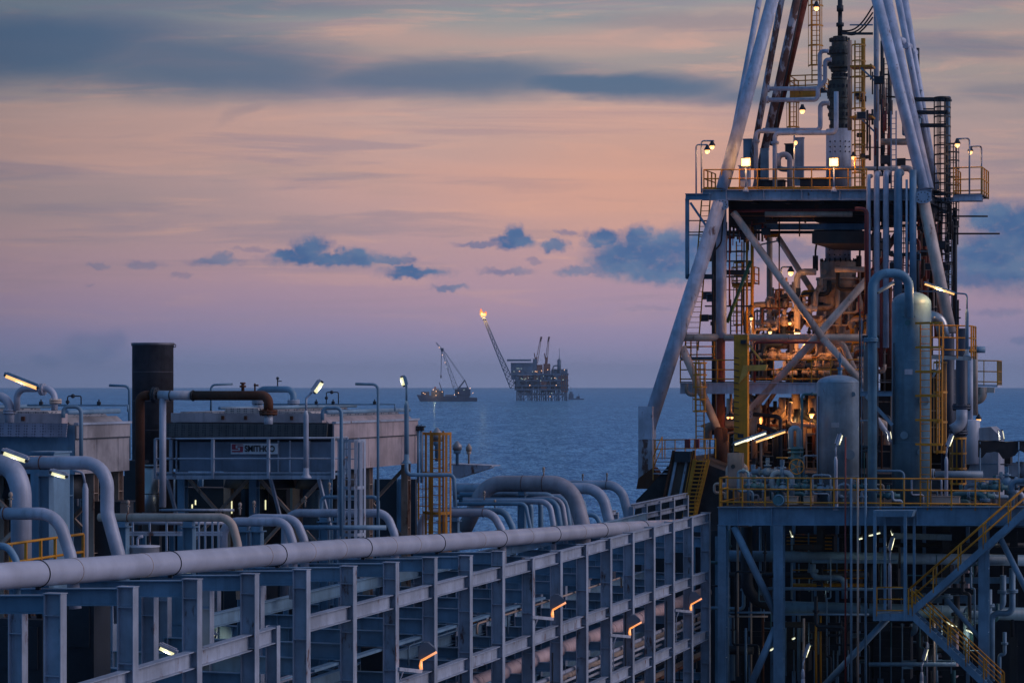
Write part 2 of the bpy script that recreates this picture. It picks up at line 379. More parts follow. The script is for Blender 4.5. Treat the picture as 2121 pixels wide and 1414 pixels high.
# ---------------------------------------------------------------- the ship's deck and side
def deck():
    c = P(700, HZ, 100); z = 9.0
    mb = MB(); o = V((0, 0, 0))
    A = [V((-60, -10, 0)), V((40, -10, 0)), V((72, 225, 0)), V((24, 232, 0)), V((10, 190, 0)), V((-40, 150, 0))]
    mb.plate([V((p.x, p.y, 2.0)) for p in A], (0, 0, z-2.0))
    tag(mb.build('deck', DECKM), kind='structure')
deck()
# ---------------------------------------------------------------- pipe rack
LR = LP(1471, 100.5); CH, CW = .37, .25
def colx(n): return 2650-1e4/(3.971+.2505*n)
def lev(x, y0): return 757+(y0-757)*(2650-x)/1179
tops = [1230, 1216, 1200, 1189, 1180, 1173, 1165, 1155, 1151, 1142]
def rack():
    r = thing('pipe_rack', 'long blue grey steel frame of H columns receding below the big header pipe', 'pipe rack', P(800, 1414, 66)*1)
    base = 9.0; cc = []
    for n in range(19):
        x = colx(n); top = tops[n] if n < 10 else lev(x, 1062)
        p = LR(x, top); c = p-VX*(CH/2)-ZZ*.0
        cc.append(c)
        MB().ibeam(V((c.x, c.y, base)), c, CH, CW, .022, .014, VX, 1.15).build('column', STEEL, r)
        MB().box(c+ZZ*.012, (CH+.03, CW+.03, .02)).build('cap_plate', STEEL, r)
        for k, D in enumerate((2.55, 5.2)):
            q = c-VX*D; zt = q.z-.55 if n < 10 else q.z-.9-.25*k
            MB().ibeam(V((q.x, q.y, base)), V((q.x, q.y, zt)), CH*.9, CW, .022, .014, VX, 1.3).build('inner_column', STEEL, r)
        if n < 10:      # cap beam that carries the header pipe, kept square with the column head
            l = c-VX*2.75; zl = P(0, top, l.y).z
            a = c-VX*(CH/2+.004)-ZZ*.20; b = V((l.x, l.y, zl-.20))
            MB().ibeam(a, b, .36, .24, .02, .014, None, .0).build('cap_beam', BLUE, r)
        else:
            a = c-VX*(CH/2+.004)-ZZ*.62
            MB().ibeam(a, a-VX*2.9, .34, .22, .02, .014).build('cap_beam', BLUE, r)
        for y0, hh in ((1122, .42), (1196, .34), (1252, .3), (1318, .36), (1400, .3)):
            z = LR(x, lev(x, y0)).z
            if z > c.z-1.1: z = c.z-1.3
            a = V((c.x, c.y, z))-VX*(CH/2+.004)
            MB().ibeam(a, a-VX*5.0, hh, .22, .02, .014, None, 1.6).build('cross_beam', BLUE, r)
    for n in range(18):
        a = cc[n]; b = cc[n+1]
        for y0 in (1062, 1182, 1304, 1428):
            if y0 == 1062 and n < 4: continue
            x1, x2 = colx(n), colx(n+1)
            p = V((a.x, a.y, LR(x1, lev(x1, y0)).z-.20)); q = V((b.x, b.y, LR(x2, lev(x2, y0)).z-.20))
            d = (q-p).normalized()
            MB().ibeam(p+d*.012, q-d*.012, .38, .23, .022, .014, None, 0).build('side_beam', STEEL, r)
            for D in (2.55,):
                MB().ibeam(p+d*.012-VX*D, q-d*.012-VX*D, .34, .2, .02, .014).build('inner_beam', BEIGE if n < 5 and y0 == 1182 else BLUE, r)
    # near stretch at the left, a little lower, ending in a short post
    xs = [colx(-1), colx(0), colx(1), colx(2), colx(3), 580]
    for i in range(5):
        p = LR(xs[i], 1297+(580-xs[i])*.297)-VX*(CH/2)-ZZ*.2; q = LR(xs[i+1], 1297+(580-xs[i+1])*.297)-VX*(CH/2)-ZZ*.2
        d = (q-p).normalized(); MB().ibeam(p+d*.012, q-d*.012, .38, .23, .022, .014).build('side_beam', STEEL, r)
    c = LR(580, 1295)-VX*(CH/2); MB().ibeam(V((c.x, c.y, base)), c, CH*.8, CW*.8, .02, .014, VX, 1.3).build('short_post', STEEL, r)
    return cc
RC = rack()
# ---------------------------------------------------------------- header pipe on the rack
LH = LP(1471, 100.5); LH.p = LH.p-VX*2.0
hl = [(-90, 1200), (0, 1193), (175, 1180), (350, 1166), (561, 1149), (700, 1137), (905, 1124), (1032, 1115), (1179, 1103), (1241, 1098), (1330, 1092), (1440, 1086), (1458, 1085)]
def hy(x):
    for (a, b), (c, d) in zip(hl, hl[1:]):
        if a <= x <= c: return b+(d-b)*(x-a)/(c-a)
    return hl[-1][1]
def header():
    t = thing('header_pipe', 'large pale header pipe with black straps running along the top of the steel rack', 'pipe', LH(0, 1193))
    pts = [LH(x, y) for x, y in hl]
    run = MB().tube(pts, .275, 28).build('pipe_run', HEADP, t)
    d = UX
    for x in (79, 353, 574, 752, 905, 1034, 1146.5, 1245, 1330):
        c = LH(x, hy(x)); mb = MB().ring(c, .283, .014, d, 28, 6); mb.box(c-ZZ*.30, (.1, .05, .08)); mb.build('strap', DARK, run)
    mb = MB()
    for x in (150, 295, 545, 635, 700, 805, 855, 990, 1090, 1200, 1290): mb.ring(LH(x, hy(x)), .272, .012, d, 28, 5)
    build_each(mb, 'weld_seam', BEIGE, run)
    c = LH(22, hy(22)); mb = MB()
    mb.build('pipe_saddle', BLUE, t) if 0 else None
header()
# ---------------------------------------------------------------- expansion loops that rise behind the header
def gauge(c, t, mat=BEIGE):
    mb = MB(); mb.cyl(c-ZZ*.05, c+ZZ*.18, .026, 8); mb.ball(c+ZZ*.22, .05, 10, 1.3); mb.box(c+ZZ*.13, (.1, .04, .03)); mb.build('vent_valve', mat, t)
def loop(name, label, cat, pts, Yf, r, mat, R=None, gz=None, group=None, supp=None, seam=None):
    """pts in sight-line steps on the plane across the ship through the foot (last point)"""
    xf = pts[-1][0]; pl = TP(xf, Yf); w = [pl(*p) for p in pts]
    t = thing(name, label, cat, w[-1], group)
    run = MB().tube(fillet(w, R or r*3.0, 7), r, 16).build('pipe_run', mat, t)
    if gz:
        for (x, y) in gz: gauge(pl(x, y), run)
    if seam:
        for (x, y) in seam: MB().ring(pl(x, y), r+.004, .012, VX, 18, 5).build('strap', RUSTY, run)
    if supp:
        for (x, y) in supp:
            c = pl(x, y); mb = MB(); mb.ibeam(V((c.x, c.y, 9)), c-ZZ*(r+.12), .28, .22, .02, .014, VX); mb.box(c-ZZ*(r+.06), (.24, .2, .12)); mb.box(c-ZZ*(r+.13), (.4, .3, .03)); mb.build('support_post', BLUE, t)
    return t
def hY(x): return LH.Y(x)
G1 = 'pipe loops dropping behind the header pipe'
loop('pipe_loop', 'fat lagged pipe at the far left edge bending down', 'pipe', [(-120, 962), (24, 962), (44, 1010), (44, 1230)], hY(42)+5, .235, WPIPE, 1.1, seam=None, group=G1)
loop('pipe_loop', 'thick pipe above the small lamp, bending down with a kink at its foot', 'pipe', [(-40, 958), (222, 958), (222, 1062), (246, 1150), (250, 1290)], hY(245)+1.0, .155, WPIPE, .62, seam=[(86, 958)], supp=[(95, 958)], group=G1)
loop('pipe_loop', 'low thick pipe in front of the yellow handrail at far left', 'pipe', [(6, 1063), (118, 1063), (146, 1150), (156, 1260)], hY(146)+.7, .135, WPIPE, .6, gz=[(22, 1045)], seam=[(11, 1063)], group=G1)
loop('pipe_loop', 'small pipe elbow at the left edge just above the header pipe', 'pipe', [(-60, 1130), (16, 1130), (34, 1160), (36, 1260)], hY(34)+.6, .075, BLUE, .3, group=G1)
loop('pipe_loop', 'tan pipe loop beside the tall kinked pipe', 'pipe', [(205, 1071), (478, 1071), (492, 1125), (498, 1240)], hY(495)+.7, .105, CREAM, .4, gz=[(265, 1058)], seam=[(266, 1071)], supp=[(254, 1071), (392, 1071)], group=G1)
loop('pipe_loop', 'pale pipe loop just right of the tan one, front of a close pair', 'pipe', [(462, 1220), (462, 1080), (592, 1080), (606, 1122), (608, 1240)], hY(605)+.7, .12, WPIPE, .42, gz=[(497, 1062), (526, 1058)], supp=[(505, 1080), (533, 1080)], group=G1)
loop('pipe_loop', 'pale pipe loop partly hidden behind its front neighbour, rear of a close pair', 'pipe', [(506, 1240), (506, 1072), (612, 1074), (630, 1118), (634, 1240)], hY(632)+1.6, .12, WPIPE, .42, group=G1)
loop('pipe_loop', 'wide pale pipe loop in front of the white ladder with a valve at its left', 'pipe', [(588, 1240), (592, 1062), (800, 1062), (817, 1105), (820, 1240)], hY(817)+.8, .125, WPIPE, .45, gz=[(632, 1046)], supp=[(672, 1062), (702, 1062)], group=G1)
loop('pipe_loop', 'thin blue grey pipe loop standing above the wide pale loop', 'pipe', [(666, 1240), (666, 1029), (783, 1029), (783, 1240)], hY(783)+2.4, .055, BLUE, .16, gz=[(682, 1018)], group=G1)
loop('pipe_loop', 'pale pipe loop right of the yellow ladder with a rust stain on its top', 'pipe', [(872, 1240), (872, 1062), (1020, 1062), (1040, 1098), (1042, 1240)], hY(1040)+.8, .135, WPIPE, .5, seam=[(1001, 1062)], supp=[(917, 1062), (942, 1062)], group=G1)
loop('pipe_loop', 'thinner pipe bend seen just behind the rust stained loop', 'pipe', [(895, 1058), (1045, 1058), (1062, 1092), (1064, 1240)], hY(1062)+3.0, .12, BLUE, .4, group=G1)
loop('pipe_loop', 'thin level pipe stepping down behind the middle of the header pipe', 'pipe', [(940, 1043), (1088, 1043), (1098, 1092), (1100, 1200)], hY(1098)+4, .07, BLUE, .2, gz=[(1003, 1032), (1025, 1050)], group=G1)
for i, x in enumerate((1146, 1160, 1171, 1179, 1186)):
    loop('pipe_loop', ['left end pipe of the five close packed bends beneath the big arched pipe', 'second from the left of the five close packed bends', 'middle one of the five close packed bends beneath the big arched pipe', 'fourth from the left of the five close packed bends', 'right end pipe of the five close packed bends beneath the big arched pipe'][i],
         'pipe', [(960, 1038-2*i), (x-8, 1038-2.5*i), (x, 1085), (x+1, 1200)], hY(1160)+2+1.5*i, .105, BLUE if i % 2 else WPIPE, .42, group=G1)
loop('pipe_loop', 'big arched brownish pipe with a rust streak, largest loop right of the middle', 'pipe', [(960, 1100), (1008, 1001), (1182, 1001), (1206, 1085), (1210, 1200)], hY(1206)+1.0, .30, paint('grey_brown_paint', (.34, .32, .36), .5, .3), 1.0, gz=[(1126, 982)], seam=[(1083, 1001), (1126, 1001)], supp=[(1081, 1001)], group=G1)
loop('pipe_loop', 'round shouldered pipe loop just right of the big arched pipe', 'pipe', [(946, 1012), (1245, 1011), (1262, 1080), (1264, 1200)], hY(1262)+6, .23, WPIPE, .9, group=G1)
loop('pipe_loop', 'rightmost tall pipe loop with a rusty valve on top', 'pipe', [(1100, 1004), (1286, 1004), (1303, 1075), (1305, 1200)], hY(1303)+9, .20, WPIPE, .8, gz=[(1207, 994), (1257, 992)], seam=[(1257, 1004)], group=G1)
loop('pipe_loop', 'slim vertical pipe pair partner between the big arch and the rightmost loops', 'pipe', [(1180, 1032), (1208, 1032), (1215, 1080), (1216, 1200)], hY(1215)+5, .09, BLUE, .3, group=G1)
loop('pipe_loop', 'small low pipe bend at the foot of the rightmost loops', 'pipe', [(1190, 1066), (1234, 1066), (1243, 1085), (1244, 1200)], hY(1243)+2, .09, BLUE, .3, group=G1)
for i, (y, x1, x2, dy) in enumerate(((1024, 952, 1150, 8), (1029, 945, 1120, 9.5), (1034, 950, 1100, 7))):
    a = P(x1, y, 92+i*2); b = P(x2, y, 92+i*2)
    tag(MB().pipe([a, b, b-ZZ*3], .10, .4, 12).build('level_pipe', BLUE), ['highest of the three level pipes behind the packed bends', 'middle of the three level pipes behind the packed bends', 'lowest of the three level pipes behind the packed bends'][i], 'pipe', 'level pipes behind the packed bends')
# ---------------------------------------------------------------- long pipes lying inside the rack
def runpipe(name, label, D, y0, r, mat, x1=640, x2=1480, grp=None):
    pl = LP(1471, 100.5); pl.p = pl.p-VX*D
    # level of the pipe taken at the far end of the rack
    a = pl(x1, lev(x1, y0)); b = pl(x2, lev(x2, y0))
    mb = MB().tube([a, b], r, 14)
    for k in range(1, 9): mb.ring(a+(b-a)*(k/9), r+.006, .014, UX, 14, 5)
    tag(mb.build(name, mat), label, 'pipe', grp)
runpipe('rack_pipe', 'wide pinkish white pipe lying inside the rack below the orange lamps', 1.0, 1222, .24, paint('dusty_pink_paint', (.62, .44, .44), .6, .3), 900, 1463, 'pipes lying inside the rack')
runpipe('rack_pipe', 'slim grey pipe lying inside the rack beside the wide pinkish one', .52, 1262, .07, WPIPE, 800, 1463, 'pipes lying inside the rack')
runpipe('rack_pipe', 'upper of two thin white lines low inside the rack', .9, 1278, .05, WHITE, 800, 1463, 'pipes lying inside the rack')
runpipe('rack_pipe', 'lower of two thin white lines low inside the rack', 1.3, 1288, .05, WHITE, 800, 1463, 'pipes lying inside the rack')
runpipe('rack_pipe', 'cream pipe lying low in the near half of the rack', 1.7, 1270, .10, CREAM, 560, 1463, 'pipes lying inside the rack')
runpipe('rack_pipe', 'brown pipe lowest inside the rack', 1.2, 1345, .13, BEIGE, 900, 1463, 'pipes lying inside the rack')
runpipe('rack_pipe', 'rusty thin pipe lowest inside the rack', .6, 1352, .06, RUSTY, 1000, 1463, 'pipes lying inside the rack')
def rack_clutter():
    rnd = random.Random(9)
    plc = lambda D: (lambda p: (setattr(p, 'p', p.p-VX*D), p)[1])(LP(1471, 100.5))
    for i in range(26):
        D = rnd.choice([.5, .8, 1.2, 1.6, 2.1, 3.0, 3.6, 4.3]); y0 = rnd.choice([1128, 1136, 1150, 1202, 1210, 1228, 1258, 1268, 1326, 1338, 1366, 1405]); x1 = rnd.uniform(300, 1200); x2 = min(1468, x1+rnd.uniform(200, 700))
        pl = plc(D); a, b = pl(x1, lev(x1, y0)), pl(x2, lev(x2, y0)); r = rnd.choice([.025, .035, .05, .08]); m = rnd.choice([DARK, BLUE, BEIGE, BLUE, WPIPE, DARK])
        mb = MB()
        if i % 3 == 0: mb.bar(a, b, .22, .07)
        else: mb.pipe([a-ZZ*rnd.uniform(.3, 1.5), a, b, b-ZZ*rnd.uniform(.3, 1.2)], r, .15, 8)
        tag(mb.build('rack_line', m), 'thin line or cable tray running along inside the rack', 'pipe', 'thin lines inside the rack')
    for i in range(30):
        D = rnd.choice([2.3, 2.9, 4.9, 1.4]); x = rnd.uniform(180, 1460); y0 = rnd.uniform(1140, 1400); pl = plc(D); c = pl(x, lev(x, y0)); w = rnd.uniform(.2, .7)
        t = thing('rack_box', 'small dark fitting inside the rack', 'box', c, 'small fittings inside the rack')
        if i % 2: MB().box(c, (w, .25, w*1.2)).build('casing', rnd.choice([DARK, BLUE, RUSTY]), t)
        else: mb = MB(); mb.flange(c, UX, w*.35, .04); mb.cyl(c-UX*.4, c+UX*.4, w*.2, 12); mb.cyl(c, c+ZZ*w*.8, .03, 8); mb.build('body', rnd.choice([BEIGE, BLUE, TGREEN]), t)
    for n in (1, 3, 6, 8, 11, 14, 16):
        x = colx(n); c = LR(x, lev(x, 1210)); o = c+VX*.03-VX*CH*.8-UX*.16
        mb = MB(); mb.tube([V((o.x, o.y, 10)), V((o.x, o.y, c.z+rnd.uniform(-.5, .6)))], .025, 8); tag(mb.build('column_conduit', DARK), 'slim dark conduit clipped to a rack column', 'conduit', 'conduits on the rack columns')
    pl = TP(1200, 113); t = thing('bulkhead', 'added dark backing wall behind the far end of the rack', 'wall', pl(1200, 1400)); MB().plate([pl(1130, 1420), pl(1489, 1420), pl(1489, 1098), pl(1130, 1108)], UX*.1).build('plating', DARK, t)  # backing sheet added to darken the inside of the rack
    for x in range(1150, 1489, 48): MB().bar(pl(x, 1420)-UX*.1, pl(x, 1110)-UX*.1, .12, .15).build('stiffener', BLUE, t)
    railing('yellow_handrail', 'yellow handrail inside the rack behind the nearest orange lamp', [LP(990, 84)(960, 1300), LP(990, 84)(1090, 1262)], .95, YELDIM, sp=.9, rails=(1, .55, .1), r=.028)
# ---------------------------------------------------------------- lamps
def light(name, loc, col, e, r, parent=None):
    l = bpy.data.lights.new(name, 'POINT'); l.energy = e; l.color = col; l.shadow_soft_size = min(r, .05)
    o = bpy.data.objects.new(name, l); S.collection.objects.link(o)
    if parent is not None: o.parent = parent; o.location = V(loc)-WL[parent.name]
    else: o.location = loc
WARM = (1, .52, .2); ORG = (1, .36, .06); COOL = (1, .95, .7)
GO = 'hooded orange lamps on the pipe rack'
def hoodlamp(x, y, label, x2):
    Y = LR.Y(x)-1.15; c = P(x, y, Y); k = 79/LR.Y(x)
    t = thing('hooded_lamp', label, 'lamp', c-ZZ*.3, GO)
    def q(dx, dy, dd=0): return P(x+dx*k, y+dy*k, Y+dd)
    mb = MB(); mb.plate([q(-13, -5), q(-11, -15), q(-4, -20), q(4, -20), q(15, -11), q(18, -3), q(-8, 9), q(-13, 9)], (0, .36, 0)); hs = mb.build('housing', HOOD, t)
    MB().tube([q(-8, 11, .02), q(19, -4, .02)], .036, 10).build('lamp_glass', GORG, hs)
    MB().tube([q(-8, 11, .02), q(-9, 20, .02), q(-8, 27, .02)], [.03, .05, .045], 10).build('neck_glass', GORG, hs)
    mb = MB(); e = LR(x2, y+26*k)+VX*.02; mb.bar(e, q(-8, 30), .07, .10); mb.pipe([q(-40, 31), q(-46, 46), q(-47, 150)], .02, .1, 8); mb.build('bracket', STEEL, t)
    light('lamp_light', q(-4, 19, -.12), ORG, .7, .03, t)
HOOD = paint('lamp_hood_paint', (.12, .16, .22), .5, .1)
hoodlamp(882, 1354, 'orange lamp with dark hood, nearest of the four on the rack', 824)
hoodlamp(1153, 1251, 'orange lamp with dark hood, highest on the left half of the rack', 1100)
hoodlamp(1312, 1291, 'orange lamp with dark hood, third along the rack and below the last', 1262)
hoodlamp(1438, 1242, 'orange lamp with dark hood at the far end of the rack', 1397)
def tubelamp(a, b, Y, glass, label, down=1, w=.16, pole=None, dy=0.0, name='tube_lamp', mat=None, tw=.62, group=None, e=8, col=WARM, Yb=None, under=.07):
    """strip lamp from a to b (sight-line steps) at distance Y, glass strip below the tray; pole = list of (x, y)"""
    A = P(a[0], a[1], Y); B = P(b[0], b[1], Yb or Y)
    t = thing(name, label, 'lamp', A if pole is None else P(pole[-1][0], pole[-1][1], Y), group)
    d = (B-A).normalized(); up = ZZ-d*d.z; up.normalize(); mat = mat or WPIPE
    mb = MB(); mb.bar(A, B, w, w*.34, up)
    mb.bar(A+up*w*.24+d*.05, B+up*w*.24-d*.05, w*.6, w*.2, up); tr = mb.build('tray', mat, t)
    gl = MB(); L = (B-A).length; gl.tube([A+d*.05-up*under*down, B-d*.05-up*under*down], w*.30, 10); gl.build('lamp_glass', glass, tr)
    MB().box(A+d*.03-up*under*.6*down, (w*.9, .05, w*.6), up.cross(d), d, up).build('end_cap', DARK, tr); MB().box(B-d*.03-up*under*.6*down, (w*.9, .05, w*.6), up.cross(d), d, up).build('end_cap', DARK, tr)
    if pole:
        pp = [P(x, y, Y) for x, y in pole]; mb = MB(); mb.pipe(pp[:-1], .035, .12, 10)
        mb.tube([pp[-2], pp[-2]-ZZ*.15, pp[-1]], [.04, .075, .075], 12); mb.lathe(pp[-1], [(.16, 0), (.16, .03), (.09, .12), (.075, .3)], 14); mb.build('pole', mat, t)
    light('lamp_light', (A+B)/2-up*.2*down-V((0, .05, 0)), col, e, .2, t)
    return t
# ================================================================ left side: coolers, stack, ladders
def railing(name, label, pts, h, mat, cat='railing', group=None, sp=1.3, r=.024, rails=(1.0, .52, .07), post=.03, toe=False, flat=False):
    pts = [V(p) for p in pts]; t = thing(name, label, cat, pts[0], group)
    for k, f in enumerate(rails):
        mb = MB(); mb.tube([p+ZZ*h*f for p in pts], r, 8); mb.build('top_rail' if k == 0 else 'mid_rail', mat, t)
    if toe:
        mb = MB()
        for a, b in zip(pts, pts[1:]): mb.bar(a+ZZ*.08, b+ZZ*.08, .012, .15)
        mb.build('toe_board', mat, t)
    for a, b in zip(pts, pts[1:]):
        L = (b-a).length; n = max(1, round(L/sp))
        for i in range(n+(1 if b is pts[-1] else 0)):
            p = a+(b-a)*(i/n); MB().bar(p-ZZ*.1, p+ZZ*h, post*2, post*1.5, (b-a)).build('post', mat, t)
    return t
def ladder(name, label, a, b, w, mat, side=VX, group=None, cage=None, rung=.3, r=.028, top=0, cat='ladder', cr=.38, cn=5, hoop=1.2, out=None, cw=.06):
    a = V(a); b = V(b); t = thing(name, label, cat, a, group); s = V(side).normalized(); d = (b-a).normalized(); o = V(out) if out is not None else s.cross(d).normalized()
    for k in (-1, 1): MB().bar(a+s*w/2*k, b+s*w/2*k+d*top, r*1.6, r*2, s).build('side_rail', mat, t)
    n = int((b-a).length/rung); mb = MB()
    for i in range(n): c = a+d*rung*(i+.5); mb.cyl(c-s*w/2, c+s*w/2, r*.6, 6)
    build_each(mb, 'rung', mat, t) if n <= 40 else mb.build('rung', mat, t)
    if cage:
        z0, z1 = cage; mb = MB(); L = (b-a).length+top
        k = max(2, round((z1-z0)/hoop)+1); arcs = [math.pi*(i/10) for i in range(11)]
        for i in range(k):
            c = a+d*(z0+(z1-z0)*i/(k-1)); pts = [c+s*(-cr*math.cos(q))+o*(cr*1.6*math.sin(q)) for q in arcs]
            for p, q in zip(pts, pts[1:]): mb.bar(p, q, .02, .09, d)
        for i in range(cn):
            q = math.pi*(i+.5)/cn; p = s*(-cr*math.cos(q))+o*(cr*1.6*math.sin(q)); mb.bar(a+d*z0+p, a+d*z1+p, cw, .015, p)
        mb.build('cage', mat, t)
    return t
def grid_mat(name, col, hole, sc):
    m = bpy.data.materials.new(name); m.use_nodes = True; t = m.node_tree; g = NG(t); b = t.nodes['Principled BSDF']
    oc = g.n('ShaderNodeTexCoord').outputs['Object']; o = g.n('ShaderNodeTexVoronoi'); g.put(o.inputs['Vector'], g.mapp(oc, sc=(sc, .01, sc), rot=(0, 0, TH)))
    o.inputs['Scale'].default_value = 1.0; o.inputs['Randomness'].default_value = .12
    n = g.noise(oc, 1.2, 5); c = g.mix(g.ss(n, .4, .7), tuple(col)+(1,), tuple(x*.6 for x in col)+(1,))
    g.put(b.inputs['Base Color'], g.mix(g.ss(o.outputs['Distance'], .42, .30), c, tuple(hole)+(1,))); b.inputs['Roughness'].default_value = .6
    MT[name] = m; return m
PERF = grid_mat('perforated_dark_sheet', (.085, .085, .09), (.012, .014, .02), 14)
PERFL = grid_mat('perforated_pale_sheet', (.34, .34, .44), (.12, .12, .17), 14)
GUARD = grid_mat('mesh_roof_sheet', (.50, .43, .40), (.10, .10, .12), 15)
def quad(pl, x1, y1, x2, y2, y3=None, y4=None, th=.06):
    """upright sheet on a plane between sight lines: (x1,y1) top left, (x2,y3) top right, (x1,y2) bottom left, (x2,y4)"""
    y3 = y1 if y3 is None else y3; y4 = y2 if y4 is None else y4
    return [pl(x1, y1), pl(x2, y3), pl(x2, y4), pl(x1, y2)]
def cooler(name, label, xl, xr, xb, Yf, prof, main):
    t = thing(name, label, 'cooler', P(xl, 1100, Yf)); fr = TP(xr, Yf); sd = LP(xr, Yf)
    yt, ym, yb = prof['top'], prof['mid'], prof['bot']
    D = (sd(xb, HZ)-sd(xr, HZ)).length
    # walls
    a, b = fr(xl, yt), fr(xr, yt)
    zt = b.z; zb = fr(xr, yb).z; w = (b-a).length
    L = V((a.x, a.y, 0)); R = V((b.x, b.y, 0))
    def wall(name, p, q, z0, z1, mat, th): MB().plate([V((p.x, p.y, z0)), V((q.x, q.y, z0)), V((q.x, q.y, z1)), V((p.x, p.y, z1))], th).build(name, mat, t)
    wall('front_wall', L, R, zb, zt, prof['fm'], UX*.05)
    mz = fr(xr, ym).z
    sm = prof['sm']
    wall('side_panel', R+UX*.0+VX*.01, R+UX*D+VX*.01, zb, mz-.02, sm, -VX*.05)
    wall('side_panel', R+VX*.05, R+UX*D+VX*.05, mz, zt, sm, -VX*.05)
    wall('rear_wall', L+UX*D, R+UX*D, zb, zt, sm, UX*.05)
    for i in (2, 4): MB().box(R+UX*D*i/5+VX*.015+ZZ*((zb+mz)/2), (.012, .05, mz-zb-.06)).build('side_rib', sm, t)
    # roof: gently stepped tube guards
    zr = fr(xr, prof['roof']).z
    hz = zr-zt
    MB().plate([L+VX*.1+ZZ*zt, R-VX*.1+ZZ*zt, R-VX*.35+ZZ*(zt+hz*.45), L+VX*.1+ZZ*(zt+hz*.45)], UX*D).build('roof_guard', PINKW if main else GALV, t)
    for (f0, f1, h) in ((.05, .30, .75), (.33, .58, 1.0), (.61, .90, .8)):
        p, q = L+(R-L)*f0, L+(R-L)*f1
        MB().plate([p+ZZ*(zt+hz*.45), q+ZZ*(zt+hz*.45), q-VX*.2+ZZ*(zt+hz*h), p+VX*.1+ZZ*(zt+hz*h)], UX*D*.98).build('tube_guard', GUARD, t)
    for (f, h, r) in ((.95, .75, .07), (.6, 1.05, .06), (.3, 1.0, .05)): MB().cyl(L+(R-L)*f+ZZ*(zt+hz*h)+UX*.1, L+(R-L)*f+ZZ*(zt+hz*h)+UX*D, r, 10).build('roof_pipe', BLUE, t)
    MB().box(R+UX*D/2+VX*.04+ZZ*(zt+.03), (.14, D, .06)).build('eave_strip', STEEL, t)
    MB().box(R+UX*D/2+VX*.03+ZZ*mz, (.05, D, .03)).build('eave_strip', DARK, t)
    # header box with its edge and plugs along the front
    h0, h1 = fr(xr, prof['box'][1]).z, fr(xr, prof['box'][0]).z
    mb_ = MB().plate([L+ZZ*h0-UX*.35+VX*.2, R+ZZ*h0-UX*.35-VX*.2, R+ZZ*h1-UX*.35-VX*.2, L+ZZ*h1-UX*.35+VX*.2], UX*.33)
    hb = mb_.build('header_box', PINKW, t)
    for f in (.36, .5, .63, .78): MB().box(L+(R-L)*f-UX*.37+ZZ*(h0+h1)/2, (.09, .05, .12)).build('box_plug', RUSTY, hb)
    s0, s1 = fr(xr, prof['perf'][1]).z, fr(xr, prof['perf'][0]).z
    MB().plate([L+ZZ*s0-UX*.5-VX*.15, R+ZZ*s0-UX*.5, R+ZZ*s1-UX*.42, L+ZZ*s1-UX*.42-VX*.15], UX*.04).build('perforated_screen', prof['pm'], t)
    # legs and fan rings
    for p in (L+VX*.3, R-VX*.3, L+(R-L)*.5):
        for k in (.04, .5, .97):
            MB().ibeam(p+UX*D*k+ZZ*9, p+UX*D*k+ZZ*zb, .28, .24, .02, .014, UX, 1.5).build('leg', BEIGE if k > .1 else BLUE, t)
    for k in (.04, .97):
        mb = MB(); q0 = L+VX*.3+UX*D*k; q1 = L+(R-L)*.5+UX*D*k; q2 = R-VX*.3+UX*D*k
        for (u, v) in ((q0, q1), (q1, q2)):
            mb.bar(u+ZZ*(zb-2.6), v+ZZ*(zb-.1), .1, .1); mb.bar(v+ZZ*(zb-2.6), u+ZZ*(zb-.1), .1, .1)
        mb.build('brace', BEIGE, t)
    for i in range(2):
        c = L+(R-L)*(.27+.46*i)+UX*D*.5+ZZ*(zb-.7); mb = MB(); mb.lathe(c, [(1.25, 0), (1.15, .35), (1.15, .7)], 24); fr_ = mb.build('fan_ring', DARK, t)
        mb = MB(); mb.cyl(c-ZZ*1.2, c, .22, 12); mb.box(c-ZZ*1.3, (.9, .5, .6)); mb.build('fan_motor', DARK, fr_)
    return t, fr, sd, L, R, D, zb, zt
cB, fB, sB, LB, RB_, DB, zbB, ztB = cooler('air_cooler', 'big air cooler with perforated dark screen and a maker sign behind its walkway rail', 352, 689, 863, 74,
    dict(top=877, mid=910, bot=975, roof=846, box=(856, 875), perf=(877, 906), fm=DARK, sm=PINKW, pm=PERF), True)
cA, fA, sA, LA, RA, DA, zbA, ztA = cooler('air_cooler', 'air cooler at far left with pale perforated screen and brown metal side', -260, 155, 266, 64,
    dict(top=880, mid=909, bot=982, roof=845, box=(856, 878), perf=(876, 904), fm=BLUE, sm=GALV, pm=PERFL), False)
# wall sheets behind the walkway of the near cooler, with the sign
wpl = Plane(fB.p-UX*.12, UX)
MB().plate(quad(wpl, 372, 915, 686, 976), UX*.04).build('front_sheet', paint('cooler_sheet_paint', (.17, .21, .28), .5, .25), cB)
mb = MB()
for x in (365, 438, 576, 600, 640): mb.plate(quad(Plane(fB.p-UX*.16, UX), x-1.5, 912, x+1.5, 978), UX*.03)
build_each(mb, 'sheet_seam', STEEL, cB)
def text(body, size, loc, mat, name, parent, right=VX, up=ZZ, ext=.006, bold=.0):
    cu = bpy.data.curves.new(name, 'FONT'); cu.body = body; cu.size = size; cu.extrude = ext; cu.offset = bold
    o = bpy.data.objects.new(name+'_curve', cu); S.collection.objects.link(o)
    n = right.cross(up); M = Matrix((right, up, n)).transposed().to_4x4()
    bpy.context.view_layer.update(); dg = bpy.context.evaluated_depsgraph_get()
    me = bpy.data.meshes.new_from_object(o.evaluated_get(dg)); S.collection.objects.unlink(o); bpy.data.objects.remove(o)
    me.transform(M); me.name = name; me.materials.clear(); me.materials.append(mat)
    q = bpy.data.objects.new(name, me); S.collection.objects.link(q); q.parent = parent; q.location = V(loc)-WL[parent.name]; return q
